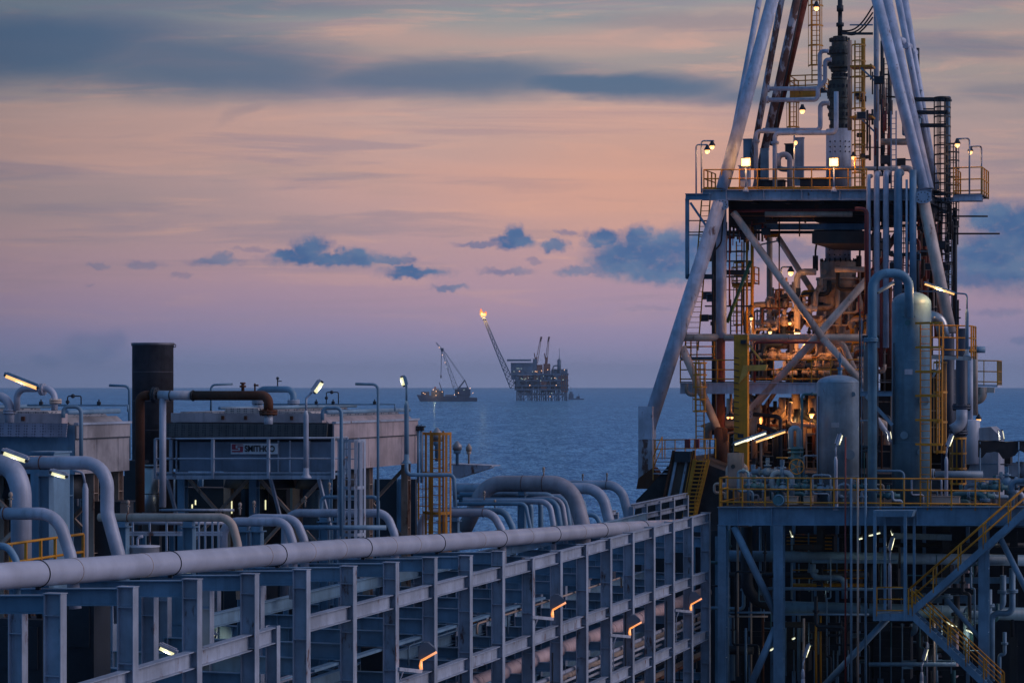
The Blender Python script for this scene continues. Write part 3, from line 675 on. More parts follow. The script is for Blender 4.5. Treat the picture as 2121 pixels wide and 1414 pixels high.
def sign():
    pl = Plane(fB.p-UX*.20, UX)
    t = thing('maker_sign', 'white SMITHCO sign with red square emblem on the cooler wall behind the rail', 'sign', pl(478, 940))
    bd = MB().plate(quad(pl, 478, 918, 575, 940), UX*.02).build('board', paint('sign_white', (.72, .72, .76), .5, .1), t)
    red = paint('sign_red', (.42, .05, .09), .6, .0); blk = paint('sign_black', (.012, .012, .02), .6, 0)
    p2 = Plane(fB.p-UX*.215, UX); e = MB(); e.plate(quad(p2, 480, 919.5, 503, 936), UX*.012); em = e.build('emblem', red, t)
    p3 = Plane(fB.p-UX*.225, UX); e = MB()
    for (x1, y1, x2, y2) in ((488, 921.5, 503, 923.5), (488, 921.5, 491.5, 927), (488, 926, 497, 928), (493.5, 927, 497, 932.5), (480, 931, 497, 932.8)): e.plate(quad(p3, x1, y1, x2, y2), UX*.006)
    e.build('emblem_stroke', MT['sign_white'], em)
    text('SMITHCO', .262, p3(506.5, 934.5), blk, 'lettering', bd, VX, ZZ, .004, .006)
    q = [c for c in bd.children if c.name.startswith('lettering')][0]; w = max(v.co.x for v in q.data.vertices); tw = (p3(569, 930)-p3(506.5, 930)).length
    xs = max((V(v.co).dot(VX) for v in q.data.vertices)); k = tw/xs
    for v in q.data.vertices: v.co = v.co+VX*(v.co.dot(VX)*(k-1))
sign()
# walkway with white railing
def walkway():
    pl = Plane(fB.p-UX*1.25, UX)
    t = thing('walkway', 'pale grey walkway hung along the front of the big cooler', 'walkway', pl(322, 992))
    a, b = pl(322, 984), pl(690, 984)
    MB().plate([a, b, b+UX*1.1, a+UX*1.1], ZZ*.05).build('grating', BLUE, t)
    MB().plate([pl(322, 977), pl(690, 977), pl(690, 992), pl(322, 992)], UX*.08).build('edge_beam', STEEL, t)
    for x in (345, 560, 660): MB().bar(pl(x, 990)+UX*1.0-ZZ*1.6, pl(x, 990), .09, .09).build('knee_brace', STEEL, t)
    railing('walkway_railing', 'pale grey railing of the walkway in front of the maker sign', [pl(322, 984)+UX*1.1, pl(322, 984), pl(441, 984), pl(556, 984), pl(690, 984), pl(690, 984)+UX*1.1], (pl(400, 908)-pl(400, 984)).length, STEEL, sp=2.2, r=.03, rails=(1, .45), post=.05)
walkway()
# stack
def stack():
    Y = 82; c = P(316.5, 1100, Y); k = Y/F; r = 42.5*k
    t = thing('exhaust_stack', 'tall dark cylindrical exhaust stack between the two coolers', 'stack', c)
    z = lambda y: P(0, y, Y).z-c.z
    mb = MB(); mb.lathe(c, [(r, 0), (r, z(710)-.1), (r+.03, z(710)-.1), (r+.03, z(710)), (r-.05, z(710)), (r-.05, z(740))], 40); mb.build('shell', STACKM, t)
    for y in (770, 830, 890): MB().ring(c+ZZ*z(y), r+.002, .008, ZZ, 40, 5).build('weld_ring', STACKM, t)
    MB().ring(P(361.5, 716, Y), .05, .016, UX, 14, 6).build('lifting_eye', DARK, t)
    t2 = thing('lagged_duct', 'silver lagged duct beside the foot of the dark stack', 'duct', P(312, 1090, 79)); MB().lathe(P(312, 1100, 79), [(.28, 0), (.28, 2.18)], 20).build('cladding', LAG, t2)
    mb = MB(); mb.ring(P(312, 1022, 79), .285, .014, ZZ, 20); mb.ring(P(312, 965, 79), .285, .02, ZZ, 20); build_each(mb, 'band', DARK, t2)
    t3 = thing('duct_box', 'dark boxed duct with a flanged top at the foot of the stack', 'duct', P(287, 1090, 80))
    a, b = P(266, 955, 80), P(296, 955, 80); MB().box(P(279, 1025, 80), (.5, .5, 2.3)).build('casing', DARK, t3); MB().box(P(281, 956, 80), (.66, .6, .09)).build('flange', DARK, t3)
stack()
def rusty_line():
    Y = 72.5; pl = TP(430, Y)
    t = thing('rusty_header_line', 'rust red pipe with a white section and valve crossing above the big cooler', 'pipe', pl(290, 1050))
    r = .155*.92
    MB().tube(fillet([pl(290, 1060), pl(290, 820), pl(312, 818)], .34, 8), r, 16).build('rusty_pipe', RUSTY, t)
    MB().flange(pl(321, 818), VX, .24, .06).build('flange', DARK, t)
    MB().tube([pl(329, 818), pl(397, 819)], r*.98, 16).build('white_pipe', WHITE, t)
    MB().tube(fillet([pl(397, 819), pl(556, 819), pl(556, 850)], .55, 8), r, 16).build('rusty_pipe', RUSTY, t)
    MB().flange(pl(556, 854), ZZ, .27, .06).build('flange', RUSTY, t)
    MB().cyl(pl(556, 858), pl(556, 878), .13, 14).build('nozzle', WHITE, t)
    MB().tube([pl(337, 824), pl(337, 1050)], .105, 14).build('drop_pipe', WPIPE, t)
    mb = MB()
    for x in (354, 400): mb.ring(pl(x, 819), r+.01, .02, VX, 18)
    build_each(mb, 'band', DARK, t)
    mb = MB(); c = pl(503, 809); mb.cyl(c, c+ZZ*.22, .05, 10); mb.cyl(c+ZZ*.1, c+ZZ*.16, .1, 10); mb.cyl(c+ZZ*.2, c+ZZ*.25, .085, 10)
    c = pl(528, 809); mb.cyl(c, c+ZZ*.22, .025, 8); mb.box(c+ZZ*.16+VX*.04, (.14, .05, .05)); mb.build('vent_valve', RUSTY, t)
rusty_line()
def cooler_pipes():
    Y = 78; pl = TP(560, Y)
    t = thing('cooler_pipe', 'blue grey arched pipe on the roof of the big cooler, behind the rusty line', 'pipe', pl(535, 860), 'roof pipes of the coolers')
    MB().tube(fillet([pl(534, 840), pl(534, 806), pl(608, 806), pl(608, 838)], .3, 7), .105, 14).build('pipe_run', BLUE, t)
    for x in (534, 608):
        mb = MB(); mb.flange(pl(x, 832), ZZ, .20, .05); mb.cyl(pl(x, 838), pl(x, 850), .17, 14); mb.build('flange', STEEL, t)
    mb = MB(); c = pl(575, 802); mb.cyl(c, c+ZZ*.28, .02, 8); mb.ball(c+ZZ*.29, .05, 8); mb.box(c+ZZ*.2+VX*.06, (.16, .03, .03)); mb.build('vent_valve', DARK, t)
    Y = 63; pl = TP(80, Y)
    t = thing('cooler_pipe', 'pale flanged pipe bend under the orange lamp on the left cooler roof', 'pipe', pl(38, 850), 'roof pipes of the coolers')
    MB().tube(fillet([pl(35, 850), pl(35, 805), pl(113, 805), pl(113, 850)], .26, 7), .085, 14).build('pipe_run', WPIPE, t)
    MB().flange(pl(88, 806), VX, .16, .045).build('flange', WPIPE, t); MB().flange(pl(115, 831), ZZ, .16, .045).build('flange', CREAM, t)
    t = thing('cooler_pipe', 'pale pipe elbow cut by the left edge above the left cooler', 'pipe', pl(20, 870), 'roof pipes of the coolers')
    MB().tube(fillet([pl(-70, 821), pl(20, 821), pl(20, 875)], .38, 7), .12, 14).build('pipe_run', WPIPE, t); MB().flange(pl(20, 852), ZZ, .17, .05).build('flange', WPIPE, t)
    # instrument lines on the roofs
    for (Y, xs, y0, x2, lab, br) in ((66, (57, 85, 205), 839, 265, 'thin instrument line with small valves along the left cooler roof', (140, 820, 168)), (79, (565, 655, 690, 776), 837, 818, 'thin instrument line with small valves along the big cooler roof', (676, 812, 701))):
        pl = TP(xs[0], Y); t = thing('instrument_line', lab, 'pipe', pl(xs[0], y0), 'instrument lines on the cooler roofs')
        MB().tube([pl(xs[0], y0), pl(x2, y0), pl(x2, y0+14)], .028, 8).build('tubing', BLUE, t)
        for x in xs[1:]:
            c = pl(x, y0); mb = MB(); mb.cyl(c, c+ZZ*.16, .022, 6); mb.box(c+ZZ*.05, (.09, .07, .1)); mb.build('valve', DARK, t)
        x, y, xx = br; mb = MB(); mb.pipe([pl(x, y0), pl(x, y), pl(xx, y), pl(xx, y0)], .018, .05, 6); mb.ball(pl(x+11, y), .06, 8); mb.ball(pl(x, y+12), .055, 8); mb.build('sensor_loop', DARK, t)
cooler_pipes()
def cranked(name, label, Y, pts, r, mat=BLUE, cat='pipe', grp=None):
    return tag(MB().pipe([P(x, y, Y) for x, y in pts], r, .16, 10).build(name, mat), label, cat, grp)
GP = 'cranked vent pipes around the coolers'
cranked('vent_pipe', 'thin cranked vent pipe just left of the dark stack', 70, [(226, 798), (268, 799), (268, 950)], .040, BLUE, grp=GP)
cranked('vent_pipe', 'thin cranked vent pipe right of the stack behind the rusty line', 86, [(482, 795), (437, 797), (437, 860)], .040, BLUE, grp=GP)
cranked('vent_pipe', 'tall thin cranked vent pipe in front of the cooler side', 71, [(736, 795), (783, 796), (783, 1110)], .042, BLUE, grp=GP)
cranked('vent_pipe', 'cranked pipe standing in front of the perforated screen at its right', 68, [(668, 870), (668, 844), (707, 844), (707, 1110)], .052, BLUE, grp=GP)
cranked('vent_pipe', 'cranked pipe at the right end of the left cooler screen', 62, [(131, 865), (131, 842), (168, 842), (168, 960)], .052, BLUE, grp=GP)
# tube lamps at the left
GL = 'strip lamps on the left of the deck'
tubelamp((10, 772), (82, 800), 60, GCOOL2, 'long orange strip lamp slanting above the left cooler roof', pole=None, w=.13, group=GL, mat=BLUE)
tubelamp((5, 930), (60, 950), 47, GCOOL, 'pale tilted strip lamp half hidden behind the thick pipe at the left edge', w=.14, e=2, col=COOL, group=GL, under=.06)
tubelamp((104, 972), (142, 983), 50, GCOOL, 'short lit strip lamp below the thick horizontal pipe at left', w=.11, e=2, col=COOL, group=GL)
tubelamp((664, 786), (646, 812), 70, GCOOL, 'pale strip lamp leaning on a tall tapered pole before the walkway', pole=[(646, 812), (634, 824), (634, 850), (634, 990)], w=.22, e=3, col=COOL, group=GL, under=.08)
tubelamp((836, 777), (842, 800), 76, GCOOL, 'upright lamp on the dark pole at the right end of the big cooler', pole=[(838, 786), (842, 800), (842, 830), (842, 960)], mat=BLUE, w=.2, e=3, col=COOL, group=GL, under=.08)
c = P(160, 990, 49)
def lamp_post():
    t = thing('lamp_post', 'short thick lamp post rising between the thick pipe and the tall pipe', 'post', P(177, 1130, 57))
    mb = MB(); pp = [P(x, y, 57) for x, y in ((150, 974), (172, 978), (176, 1000))]; mb.pipe(pp, .03, .12, 10); mb.tube([P(176, 1000, 57), P(177, 1012, 57), P(177, 1260, 57)], [.04, .072, .072], 12); mb.build('pole', WPIPE, t)
lamp_post()
# pipe that leaves the dark pole to the right
cranked('drain_pipe', 'dark elbowed pipe running right from the lamp pole to the yellow ladder', 74, [(842, 960), (842, 983), (940, 983), (943, 1050)], .062, BLUE)
# ladders
ladder('white_ladder', 'white caged ladder standing beside the cooler side wall', P(728, 1130, 71), P(728, 907, 71), .46, STEEL, cage=(-1, 3.1), cr=.44, out=-UX+VX*.3, cn=7, cw=.09)
ladder('yellow_caged_ladder', 'yellow caged ladder right of the big cooler', P(905, 1110, 80), P(905, 892, 80), .44, YELDIM, cage=(-.5, 3.4), cr=.50, out=-UX+VX*.3, cn=6, cat='ladder', cw=.08)
ladder('yellow_ladder', 'plain yellow ladder under the cooler edge behind the caged one', P(878, 1110, 84), P(878, 985, 84), .4, YEL)
# panel: small yellow handrail far left
railing('yellow_handrail', 'short yellow handrail at far left behind the low thick pipe', [LP(20, 52)(-10, 1218), LP(20, 52)(172, 1187)], .9, YELD, sp=.7, rails=(1, .55), r=.03)
# bracket platform with vents right of the ladder
def bracket():
    Y = 84; pl = TP(980, Y)
    t = thing('wedge_bracket', 'steel wedge bracket jutting out over the sea beside the yellow ladder', 'bracket', pl(945, 990))
    MB().plate([pl(938, 962), pl(1016, 965), pl(1014, 969), pl(948, 990), pl(938, 990)], UX*.5).build('plate', STEEL, t); MB().plate([pl(930, 960), pl(1018, 964), pl(1018, 966), pl(930, 963)], UX*1.0).build('top_plate', STEEL, t)
    for (x, y1, y2, r, lab) in ((971, 918, 960, .1, 'small corroded vent head standing on the wedge bracket'), (947, 913, 962, .16, 'fatter corroded vent head between the yellow ladder and the wedge bracket'), (905, 885, 955, .2, 'pointed grey vent head rising inside the yellow ladder cage')):
        b = pl(x, y2); h = (pl(x, y1)-b).z
        tt = thing('roof_vent', lab, 'vent', b, 'vent heads beside the yellow ladder')
        mb = MB(); mb.lathe(b, [(r*.35, 0), (r*.35, h*.45), (r*.8, h*.5), (r*.8, h*.62)], 12); mb.build('stem', CREAM if r < .15 else BLUE, tt)
        mb = MB(); mb.lathe(b+ZZ*h*.62, [(r, 0), (r, h*.2), (r*.5, h*.3), (r*.15, h*.38)], 12); mb.build('hood', BEIGE if r < .15 else GALV, tt)
    for i, x in enumerate((866, 873)):
        tt = thing('valve_riser', ['left thin riser with a valve at the right end of the cooler', 'right thin riser with a valve at the right end of the cooler'][i], 'pipe', P(x, 1000, 81), 'valve risers')
        MB().cyl(P(x, 1000, 81), P(x, 880, 81), .04, 8).build('riser', BLUE, tt); mb = MB(); mb.box(P(x, 887, 81), (.16, .12, .16)); mb.cyl(P(x, 884, 81), P(x, 879, 81), .03, 8); mb.box(P(x+3, 883, 81), (.2, .04, .04)); mb.build('valve', DARK, tt)
bracket()
def under_cooler():
    # frames, tanks and machinery in the shade below the coolers and behind the loops
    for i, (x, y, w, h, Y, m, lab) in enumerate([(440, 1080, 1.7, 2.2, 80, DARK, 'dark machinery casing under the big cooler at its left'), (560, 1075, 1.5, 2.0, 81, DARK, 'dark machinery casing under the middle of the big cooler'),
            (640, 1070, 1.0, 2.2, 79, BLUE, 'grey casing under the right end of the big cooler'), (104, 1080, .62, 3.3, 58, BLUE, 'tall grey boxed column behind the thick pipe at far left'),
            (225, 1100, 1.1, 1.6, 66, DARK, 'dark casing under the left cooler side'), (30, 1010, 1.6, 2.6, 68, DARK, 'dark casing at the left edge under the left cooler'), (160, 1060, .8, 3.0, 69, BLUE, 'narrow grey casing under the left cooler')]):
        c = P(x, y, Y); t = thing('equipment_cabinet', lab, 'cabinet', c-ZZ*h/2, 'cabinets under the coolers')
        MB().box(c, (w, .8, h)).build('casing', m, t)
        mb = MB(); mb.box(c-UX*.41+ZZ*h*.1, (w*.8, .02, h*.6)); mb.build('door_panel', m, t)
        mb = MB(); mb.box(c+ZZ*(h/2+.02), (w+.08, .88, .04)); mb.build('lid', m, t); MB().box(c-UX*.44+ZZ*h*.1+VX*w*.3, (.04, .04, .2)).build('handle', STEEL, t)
    for (x, y1, x2, Y, m, r, lab) in [(230, 1082, 470, 66, WPIPE, .06, 'level pale pipe under the tan loop'), (620, 1092, 800, 70, BLUE, .07, 'level blue grey pipe behind the wide pale loop'), (330, 1056, 485, 72, STEEL, .04, 'thin level edge pipe above the tan loop')]:
        tag(MB().cyl(P(x, y1, Y), P(x2, y1, Y), r, 12).build('level_pipe', m), lab, 'pipe', 'level pipes below the coolers')
    # pale fence frame behind the tan loop
    t = thing('frame_fence', 'pale grey open frame of bars behind the header pipe under the tan loop', 'fence', P(255, 1140, 64))
    mb = MB()
    for y in (1078, 1102, 1107): mb.bar(P(250, y, 64), P(460, y, 64), .05, .05)
    mb.build('rail', STEEL, t)
    for x in (250, 275, 310, 345, 380, 412, 425, 440, 452): MB().bar(P(x, 1070, 64), P(x, 1160, 64), .045, .045).build('bar', STEEL, t)
    t = thing('drum', 'low pale drum with a small hook pipe behind the header pipe at left', 'drum', P(296, 1150, 62))
    MB().lathe(P(296, 1150, 62), [(.42, 0), (.42, .22), (.44, .22), (.44, .25), (.0, .27)], 24).build('shell', WHITE, t); MB().pipe([P(285, 1140, 62), P(285, 1112, 62), P(296, 1110, 62)], .035, .12).build('hook_pipe', WPIPE, t)
    # dark backing bulkhead of deck houses far behind, closes the view under the coolers
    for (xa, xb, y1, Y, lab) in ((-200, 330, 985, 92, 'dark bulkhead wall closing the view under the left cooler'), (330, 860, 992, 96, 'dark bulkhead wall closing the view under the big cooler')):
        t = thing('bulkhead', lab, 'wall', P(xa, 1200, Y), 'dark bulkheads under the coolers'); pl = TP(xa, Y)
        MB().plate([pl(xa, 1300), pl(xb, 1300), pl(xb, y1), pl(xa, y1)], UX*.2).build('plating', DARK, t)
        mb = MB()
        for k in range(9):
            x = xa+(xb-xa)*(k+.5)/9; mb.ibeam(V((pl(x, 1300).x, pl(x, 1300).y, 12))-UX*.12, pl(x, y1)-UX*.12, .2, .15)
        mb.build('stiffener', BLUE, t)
    for i, (x, y, h) in enumerate([(480, 1050, 26), (550, 1045, 20), (405, 1040, 10), (118, 1030, 24), (398, 1048, 8), (1005, 1085, 0)]):
        if h: 
            t = thing('slit_lamp', ['upright pale work lamp left of centre under the big cooler', 'thin upright pale work lamp right of centre under the big cooler', 'small pale work lamp at the left leg of the big cooler', 'thin pale work lamp between column and pipe at far left', 'tiny pale work lamp lowest at the left leg of the big cooler'][i], 'lamp', P(x, y+h, 78), 'work lamps under the coolers')
            MB().bar(P(x-2, y+h/2, 78), P(x-2, y-h/2, 78), .06, .05).build('tray', DARK, t); MB().cyl(P(x, y+h/2, 77.9), P(x, y-h/2, 77.9), .022, 8).build('lamp_glass', GCOOL, t)
            light('lamp_light', P(x, y, 77.5), COOL, 1.2, .1, t)
under_cooler()
# two strip lamps low at the left, seen through the rack
tubelamp((330, 1333), (368, 1350), 58, GCOOL, 'lit strip lamp seen low through the near rack, larger of two', w=.2, e=7, col=COOL, group=GL)
tubelamp((428, 1305), (450, 1314), 66, GCOOL, 'smaller lit strip lamp seen through the rack', w=.16, e=4, col=COOL, group=GL)
# cabinets and panels seen through the near bays
for i, (x, y, w, h, Y, m, lab) in enumerate([(170, 1340, 1.0, 2.2, 54, DARK, 'dark cabinet seen through the second bay of the rack'), (60, 1370, 1.1, 1.9, 52, DARK, 'dark cabinet seen through the first bay of the rack'), (345, 1300, 1.9, 2.4, 66, BLUE, 'grey panel wall seen through the third bay of the rack'), (520, 1300, 1.4, 2.6, 72, DARK, 'dark cabinet seen through the fourth bay of the rack'),
     (700, 1290, 2.6, 3, 82, BLUE, 'grey equipment skid seen through the middle of the rack'), (900, 1300, 2.6, 3, 92, DARK, 'dark equipment skid behind the nearest orange lamp')]):
    c = P(x, y, Y); t = thing('equipment_cabinet', lab, 'cabinet', V((c.x, c.y, 9)), 'cabinets seen through the rack')
    top = c.z+h/2; MB().box(V((c.x, c.y, (9+top)/2)), (w, .8, top-9)).build('casing', m, t); mb = MB(); mb.box(V((c.x, c.y, top-.6))-UX*.42, (w*.8, .03, .9)); mb.build('door_panel', m, t)
    mb = MB()
    for k in range(3): mb.pipe([V((c.x, c.y, top))+VX*(k-1)*w*.25, V((c.x, c.y, top+.35+.1*k))+VX*(k-1)*w*.25, V((c.x, c.y, top+.35+.1*k))+VX*((k-1)*w*.25+.5), V((c.x, c.y, top))+VX*((k-1)*w*.25+.5)], .04, .1, 8)
    mb.build('cable_loop', m, t)

rack_clutter()
# ================================================================ right hand process module
M0 = TP(1488, 100)
def mz(d): return Plane(M0.p+UX*d, UX)
def module():
    t = thing('process_module', 'blue grey steel deck module with columns and diagonal braces at the right', 'platform', M0(1488, 1414))
    pl = M0; a = pl(1488, 1068); b = pl(2190, 1068); hh = (pl(1488, 1049)-pl(1488, 1087)).length
    MB().ibeam(a, b, hh, .4, .03, .02).build('edge_girder', BLUE, t)
    mb = MB()
    for x in (1600, 1760, 1900, 2050, 1530): mb.box(pl(x, 1068)-UX*.1, (.02, .19, hh-.08))
    mb.build('web_stiffener', BLUE, t)
    MB().plate([pl(1600, 1052)-UX*.03, pl(1640, 1052)-UX*.03, pl(1626, 1078)-UX*.03, pl(1607, 1078)-UX*.03], UX*.02).build('gusset', BLUE, t)
    L = V((a.x, a.y, 0)); R = V((b.x, b.y, 0)); zt = pl(1488, 1049).z
    MB().plate([L+ZZ*(zt-.02)+UX*.12, R+ZZ*(zt-.02)+UX*.12, R+ZZ*(zt-.02)+UX*15, L+ZZ*(zt-.02)+UX*15], -ZZ*.06).build('deck_plate', DECKM, t)
    for k in range(1, 8): MB().ibeam(L+ZZ*(zt-.45)+UX*2*k, R+ZZ*(zt-.45)+UX*2*k, .6, .25, .02, .014).build('deck_beam', BLUE, t)
    # columns, front row and second row
    for (x, d, w) in ((1497, .0, .36), (1614, .0, .42), (2038, .0, .42), (2180, 0, .42)):
        p = mz(d)(x, 1088); MB().ibeam(V((p.x, p.y, 8.9)), p, w, w*.95, .03, .02, UX, 1.15).build('column', BLUE, t)
    for x in (1530, 1700, 1800, 1960, 2100):
        p = mz(7)(x, 1090); MB().ibeam(V((p.x, p.y, 8.9)), V((p.x, p.y, zt-.7)), .35, .3, .02, .015, UX, 1.5).build('rear_column', DARK, t)
    for (x1, y1, x2, y2, r) in ((1520, 1090, 1606, 1270, .15), (1606, 1300, 1552, 1425, .15), (1848, 1270, 1706, 1420, .13), (2140, 1045, 1905, 1258, .17), (2070, 1110, 2150, 1270, .12), (1960, 1240, 2038, 1330, .10)):
        MB().tube([pl(x1, y1), pl(x2, y2)], r, 14).build('diagonal_brace', BLUE, t)
    return t
MODT = module()
GR = 'yellow railings around the process module'
zr = (M0(1500, 988)-M0(1500, 1047)).length
railing('module_railing', 'long yellow railing along the front edge of the right module', [M0(1491, 1047)+UX*.0, M0(2070, 1052)], zr-.02, YEL, sp=.98, r=.03, rails=(1.0, .6, .14), post=.035, group=GR)
railing('module_railing', 'yellow railing along the left end of the right module deck', [M0(1491, 1047)+UX*.3, M0(1491, 1047)+UX*5], zr-.02, YEL, sp=1.2, r=.026, rails=(1.0, .6, .14), group=GR)
def run_pipe(name, label, pts, Y, r, mat, R=None, cat='pipe', grp=None, fl=None):
    w = [V(p) if len(p) == 3 and not isinstance(p, tuple) else P(p[0], p[1], p[2] if len(p) > 2 else Y) for p in pts]
    t = thing(name, label, cat, w[-1], grp); MB().tube(fillet(w, R or r*2.6, 6), r, 14).build('pipe_run', mat, t)
    if fl:
        for (x, y, ax) in fl: MB().flange(P(x, y, Y), ZZ if ax == 'z' else VX, r*1.6, r*.35).build('flange', mat, t)
    return t
def vessel(name, label, x, Y, r, ytop, ybot, mat, dome=.5, bands=(), cat='vessel', d2=None):
    c = P(x, ybot, Y); h = P(x, ytop, Y).z-c.z; t = thing(name, label, cat, c)
    prof = [(r, 0), (r, h-r*dome)]+[(r*math.cos(a), h-r*dome+r*dome*math.sin(a)) for a in [math.pi/2*k/8 for k in range(1, 9)]]
    sh = MB().lathe(c, prof, 48).build('shell', mat, t)
    mb = MB()
    for y in bands: mb.ring(P(x, y, Y), r+.001, .007, ZZ, 48, 5)
    if bands: build_each(mb, 'weld_ring', mat, sh)
    return t, c, h
VBLUE = paint('vessel_paint', (.26, .35, .44), .45, .26)
VTALL = paint('tall_vessel_paint', (.15, .28, .37), .5, .22)
v1, c1_, h1_ = vessel('small_pressure_vessel', 'round topped grey white pressure vessel standing behind the yellow railing', 1736, 104, 44*104/F, 776, 1040, VBLUE, .42, (792, 850, 930, 985))
mb = MB(); q = P(1740, 776, 104); mb.cyl(q-ZZ*.1, q+ZZ*.25, .09, 12); mb.flange(q+ZZ*.28, ZZ, .14, .03); mb.cyl(q+ZZ*.3, q+ZZ*.55, .05, 10); mb.box(q+ZZ*.62, (.14, .12, .2)); mb.cyl(q+ZZ*.7, q+ZZ*.95, .03, 8); mb.build('relief_valve', BLUE, v1)
mb = MB(); mb.cyl(P(1737, 828, 103.1), P(1737, 828, 103.0), .1, 12); mb.cyl(P(1770, 816, 103.6)-UX*.4, P(1770, 816, 103.6)-UX*.1, .1, 12); mb.build('nozzle', VBLUE, v1)
run_pipe('vessel_pipe', 'thin teal pipe climbing beside the round topped vessel', [(1661, 1040), (1661, 816), (1692, 816)], 102.5, .055, TGREEN, .15, grp='small pipes among the vessels', fl=[(1682, 816, 'x')])
v2, c2_, h2_ = vessel('tall_pressure_vessel', 'tallest blue grey pressure vessel with a yellow caged ladder on its right', 1888, 101, 40.5*101/F, 604, 1046, VTALL, .62, (630, 746, 800, 905, 915))
mb = MB(); mb.cyl(P(1880, 668, 100.1), P(1880, 668, 99.95), .12, 14); mb.box(P(1883, 656, 100.15), (.55, .06, .03)); mb.box(P(1886, 650, 100.14), (.06, .06, .25)); mb.box(P(1876, 650, 100.14), (.03, .06, .2)); mb.build('nozzle', TGREEN, v2)
for (vv, x, Y, rr, ys) in ((v1, 1736, 104, 44, (880, 1)), (v2, 1888, 101, 40.5, (770, 0))):
    k_ = Y/F; y = ys[0]; c = P(x-6, y, Y-rr*k_+.01)
    MB().box(c, (.34, .03, .22), V((1, 0, 0)), V((0, 1, 0))).build('name_plate', STEEL, vv)
    for (dx_, dy_, rr_) in ((18, 60, .13), (-22, 130, .1), (10, 165, .08)):
        yy = math.sqrt(max(.01, (rr*k_)**2-(dx_*k_)**2)); c = P(x+dx_, y+dy_, Y); c.y -= yy
        nz = MB(); nz.cyl(c+V((0, .05, 0)), c-V((0, .16, 0)), rr_, 12); nz.cyl(c-V((0, .12, 0)), c-V((0, .17, 0)), rr_*1.6, 14); nz.build('nozzle', VBLUE if ys[1] else VTALL, vv)
    mb = MB(); mb.tube([P(x-rr+4, y-60, Y-rr*k_*.5), P(x-rr+4, y+150, Y-rr*k_*.5)], .025, 6); mb.build('conduit', DARK, vv)
run_pipe('overhead_pipe', 'blue pipe arch dropping into the top of the tallest vessel', [(1807, 1046), (1807, 566), (1883, 566), (1883, 658)], 99.6, .19, paint('arch_pipe_paint', (.15, .30, .41), .45, .12), .60, fl=[(1804, 704, 'z')])
ladder('vessel_ladder', 'yellow caged ladder climbing the tallest vessel', P(1917, 1050, 99.9), P(1917, 672, 99.9), .42, YEL, cage=(2.6, 7.6), cr=.42, out=(VX*.9-UX*.45).normalized()*1.0, cn=5, hoop=1.0)
# control column left of the tall vessel
def column_duct():
    t = thing('filter_column', 'brown dirty filter column with bolted flanges between the two vessels', 'column', P(1805, 1050, 102))
    Y = 100.8; c = P(1804, 1050, Y); z = lambda y: P(0, y, Y).z-c.z
    MB().lathe(c, [(.19, 0), (.19, z(938)), (.32, z(910)), (.32, z(905)), (.32, z(735)), (.22, z(716)), (.2, z(700))], 24).build('shell', paint('sooty_brown_paint', (.17, .14, .14), .6, .35), t)
    for y in (933, 925, 704, 697): MB().lathe(c+ZZ*z(y), [(.36, -.045), (.36, .045)], 24).build('flange', DARK, t)
    mb = MB()
    for k in range(12): a = math.pi*k/6; mb.cyl(c+ZZ*z(936)+V((.33*math.cos(a), .33*math.sin(a), 0)), c+ZZ*z(922)+V((.33*math.cos(a), .33*math.sin(a), 0)), .02, 5); mb.cyl(c+ZZ*z(707)+V((.33*math.cos(a), .33*math.sin(a), 0)), c+ZZ*z(694)+V((.33*math.cos(a), .33*math.sin(a), 0)), .02, 5)
    mb.build('bolt_circle', DARK, t); mb = MB(); mb.box(P(1804, 800, Y-.35), (.18, .05, .18)); mb.build('plate', BLUE, t)
    t2 = thing('bracket_frame', 'blue steel bracket with a diagonal strut reaching from the filter column to the tall vessel', 'bracket', P(1850, 880, 100.5))
    MB().ibeam(P(1782, 815, 100.4), P(1848, 815, 100.4), .2, .16).build('arm', BLUE, t2); MB().bar(P(1794, 820, 100.3), P(1848, 880, 100.3), .12, .14).build('strut', BLUE, t2)
    MB().cyl(P(1782, 871, 100.2), P(1812, 870, 100.2), .03, 8).build('rod', BLUE, t2)
column_duct()
for i, (x, y1, y2, Y, r, m) in enumerate([(1781, 640, 1040, 101, .035, DARK), (1785, 660, 1040, 101.4, .025, BLUE), (1790, 700, 1040, 103, .03, TGREEN)]):
    tag(MB().cyl(P(x, y2, Y), P(x, y1, Y), r, 8).build('conduit', m), ['dark upright conduit between the two vessels', 'blue grey upright conduit between the two vessels', 'teal upright conduit between the two vessels'][i], 'conduit', 'upright conduits between the vessels')
# upper access platform right of the tall vessel
def access():
    Y = 102; pl = TP(1960, Y)
    t = thing('access_platform', 'small steel access platform high on the right of the tall vessel', 'platform', pl(1915, 740))
    a, b = pl(1925, 737), pl(2012, 740); MB().plate([a, b, b+UX*1.6, a+UX*1.6], ZZ*.06).build('grating', DARK, t); MB().bar(a-ZZ*.05, b-ZZ*.05, .06, .16).build('edge_beam', BLUE, t)
    MB().bar(pl(1950, 745), pl(1932, 780), .08, .08).build('knee_brace', BLUE, t)
    railing('platform_railing', 'yellow railing of the small access platform beside the tall vessel', [pl(1925, 736), pl(2012, 738), pl(2012, 738)+UX*1.5], 1.28, YELD, sp=.62, r=.03, rails=(1, .6, .2), post=.035, group=GR)
access()
ladder('side_ladder', 'second yellow caged ladder right of the tall vessel ladder', P(1948, 940, 103), P(1948, 745, 103), .3, YELD, cage=(.1, 3.9), cr=.28, out=-UX, cn=4, hoop=1.3)
ladder('low_ladder_cage', 'yellow ladder cage low behind the lamp posts at right', P(1985, 1010, 107), P(1985, 905, 107), .36, YELD, cage=(.2, 2.2), cr=.36, out=-UX, cn=5, hoop=.6)
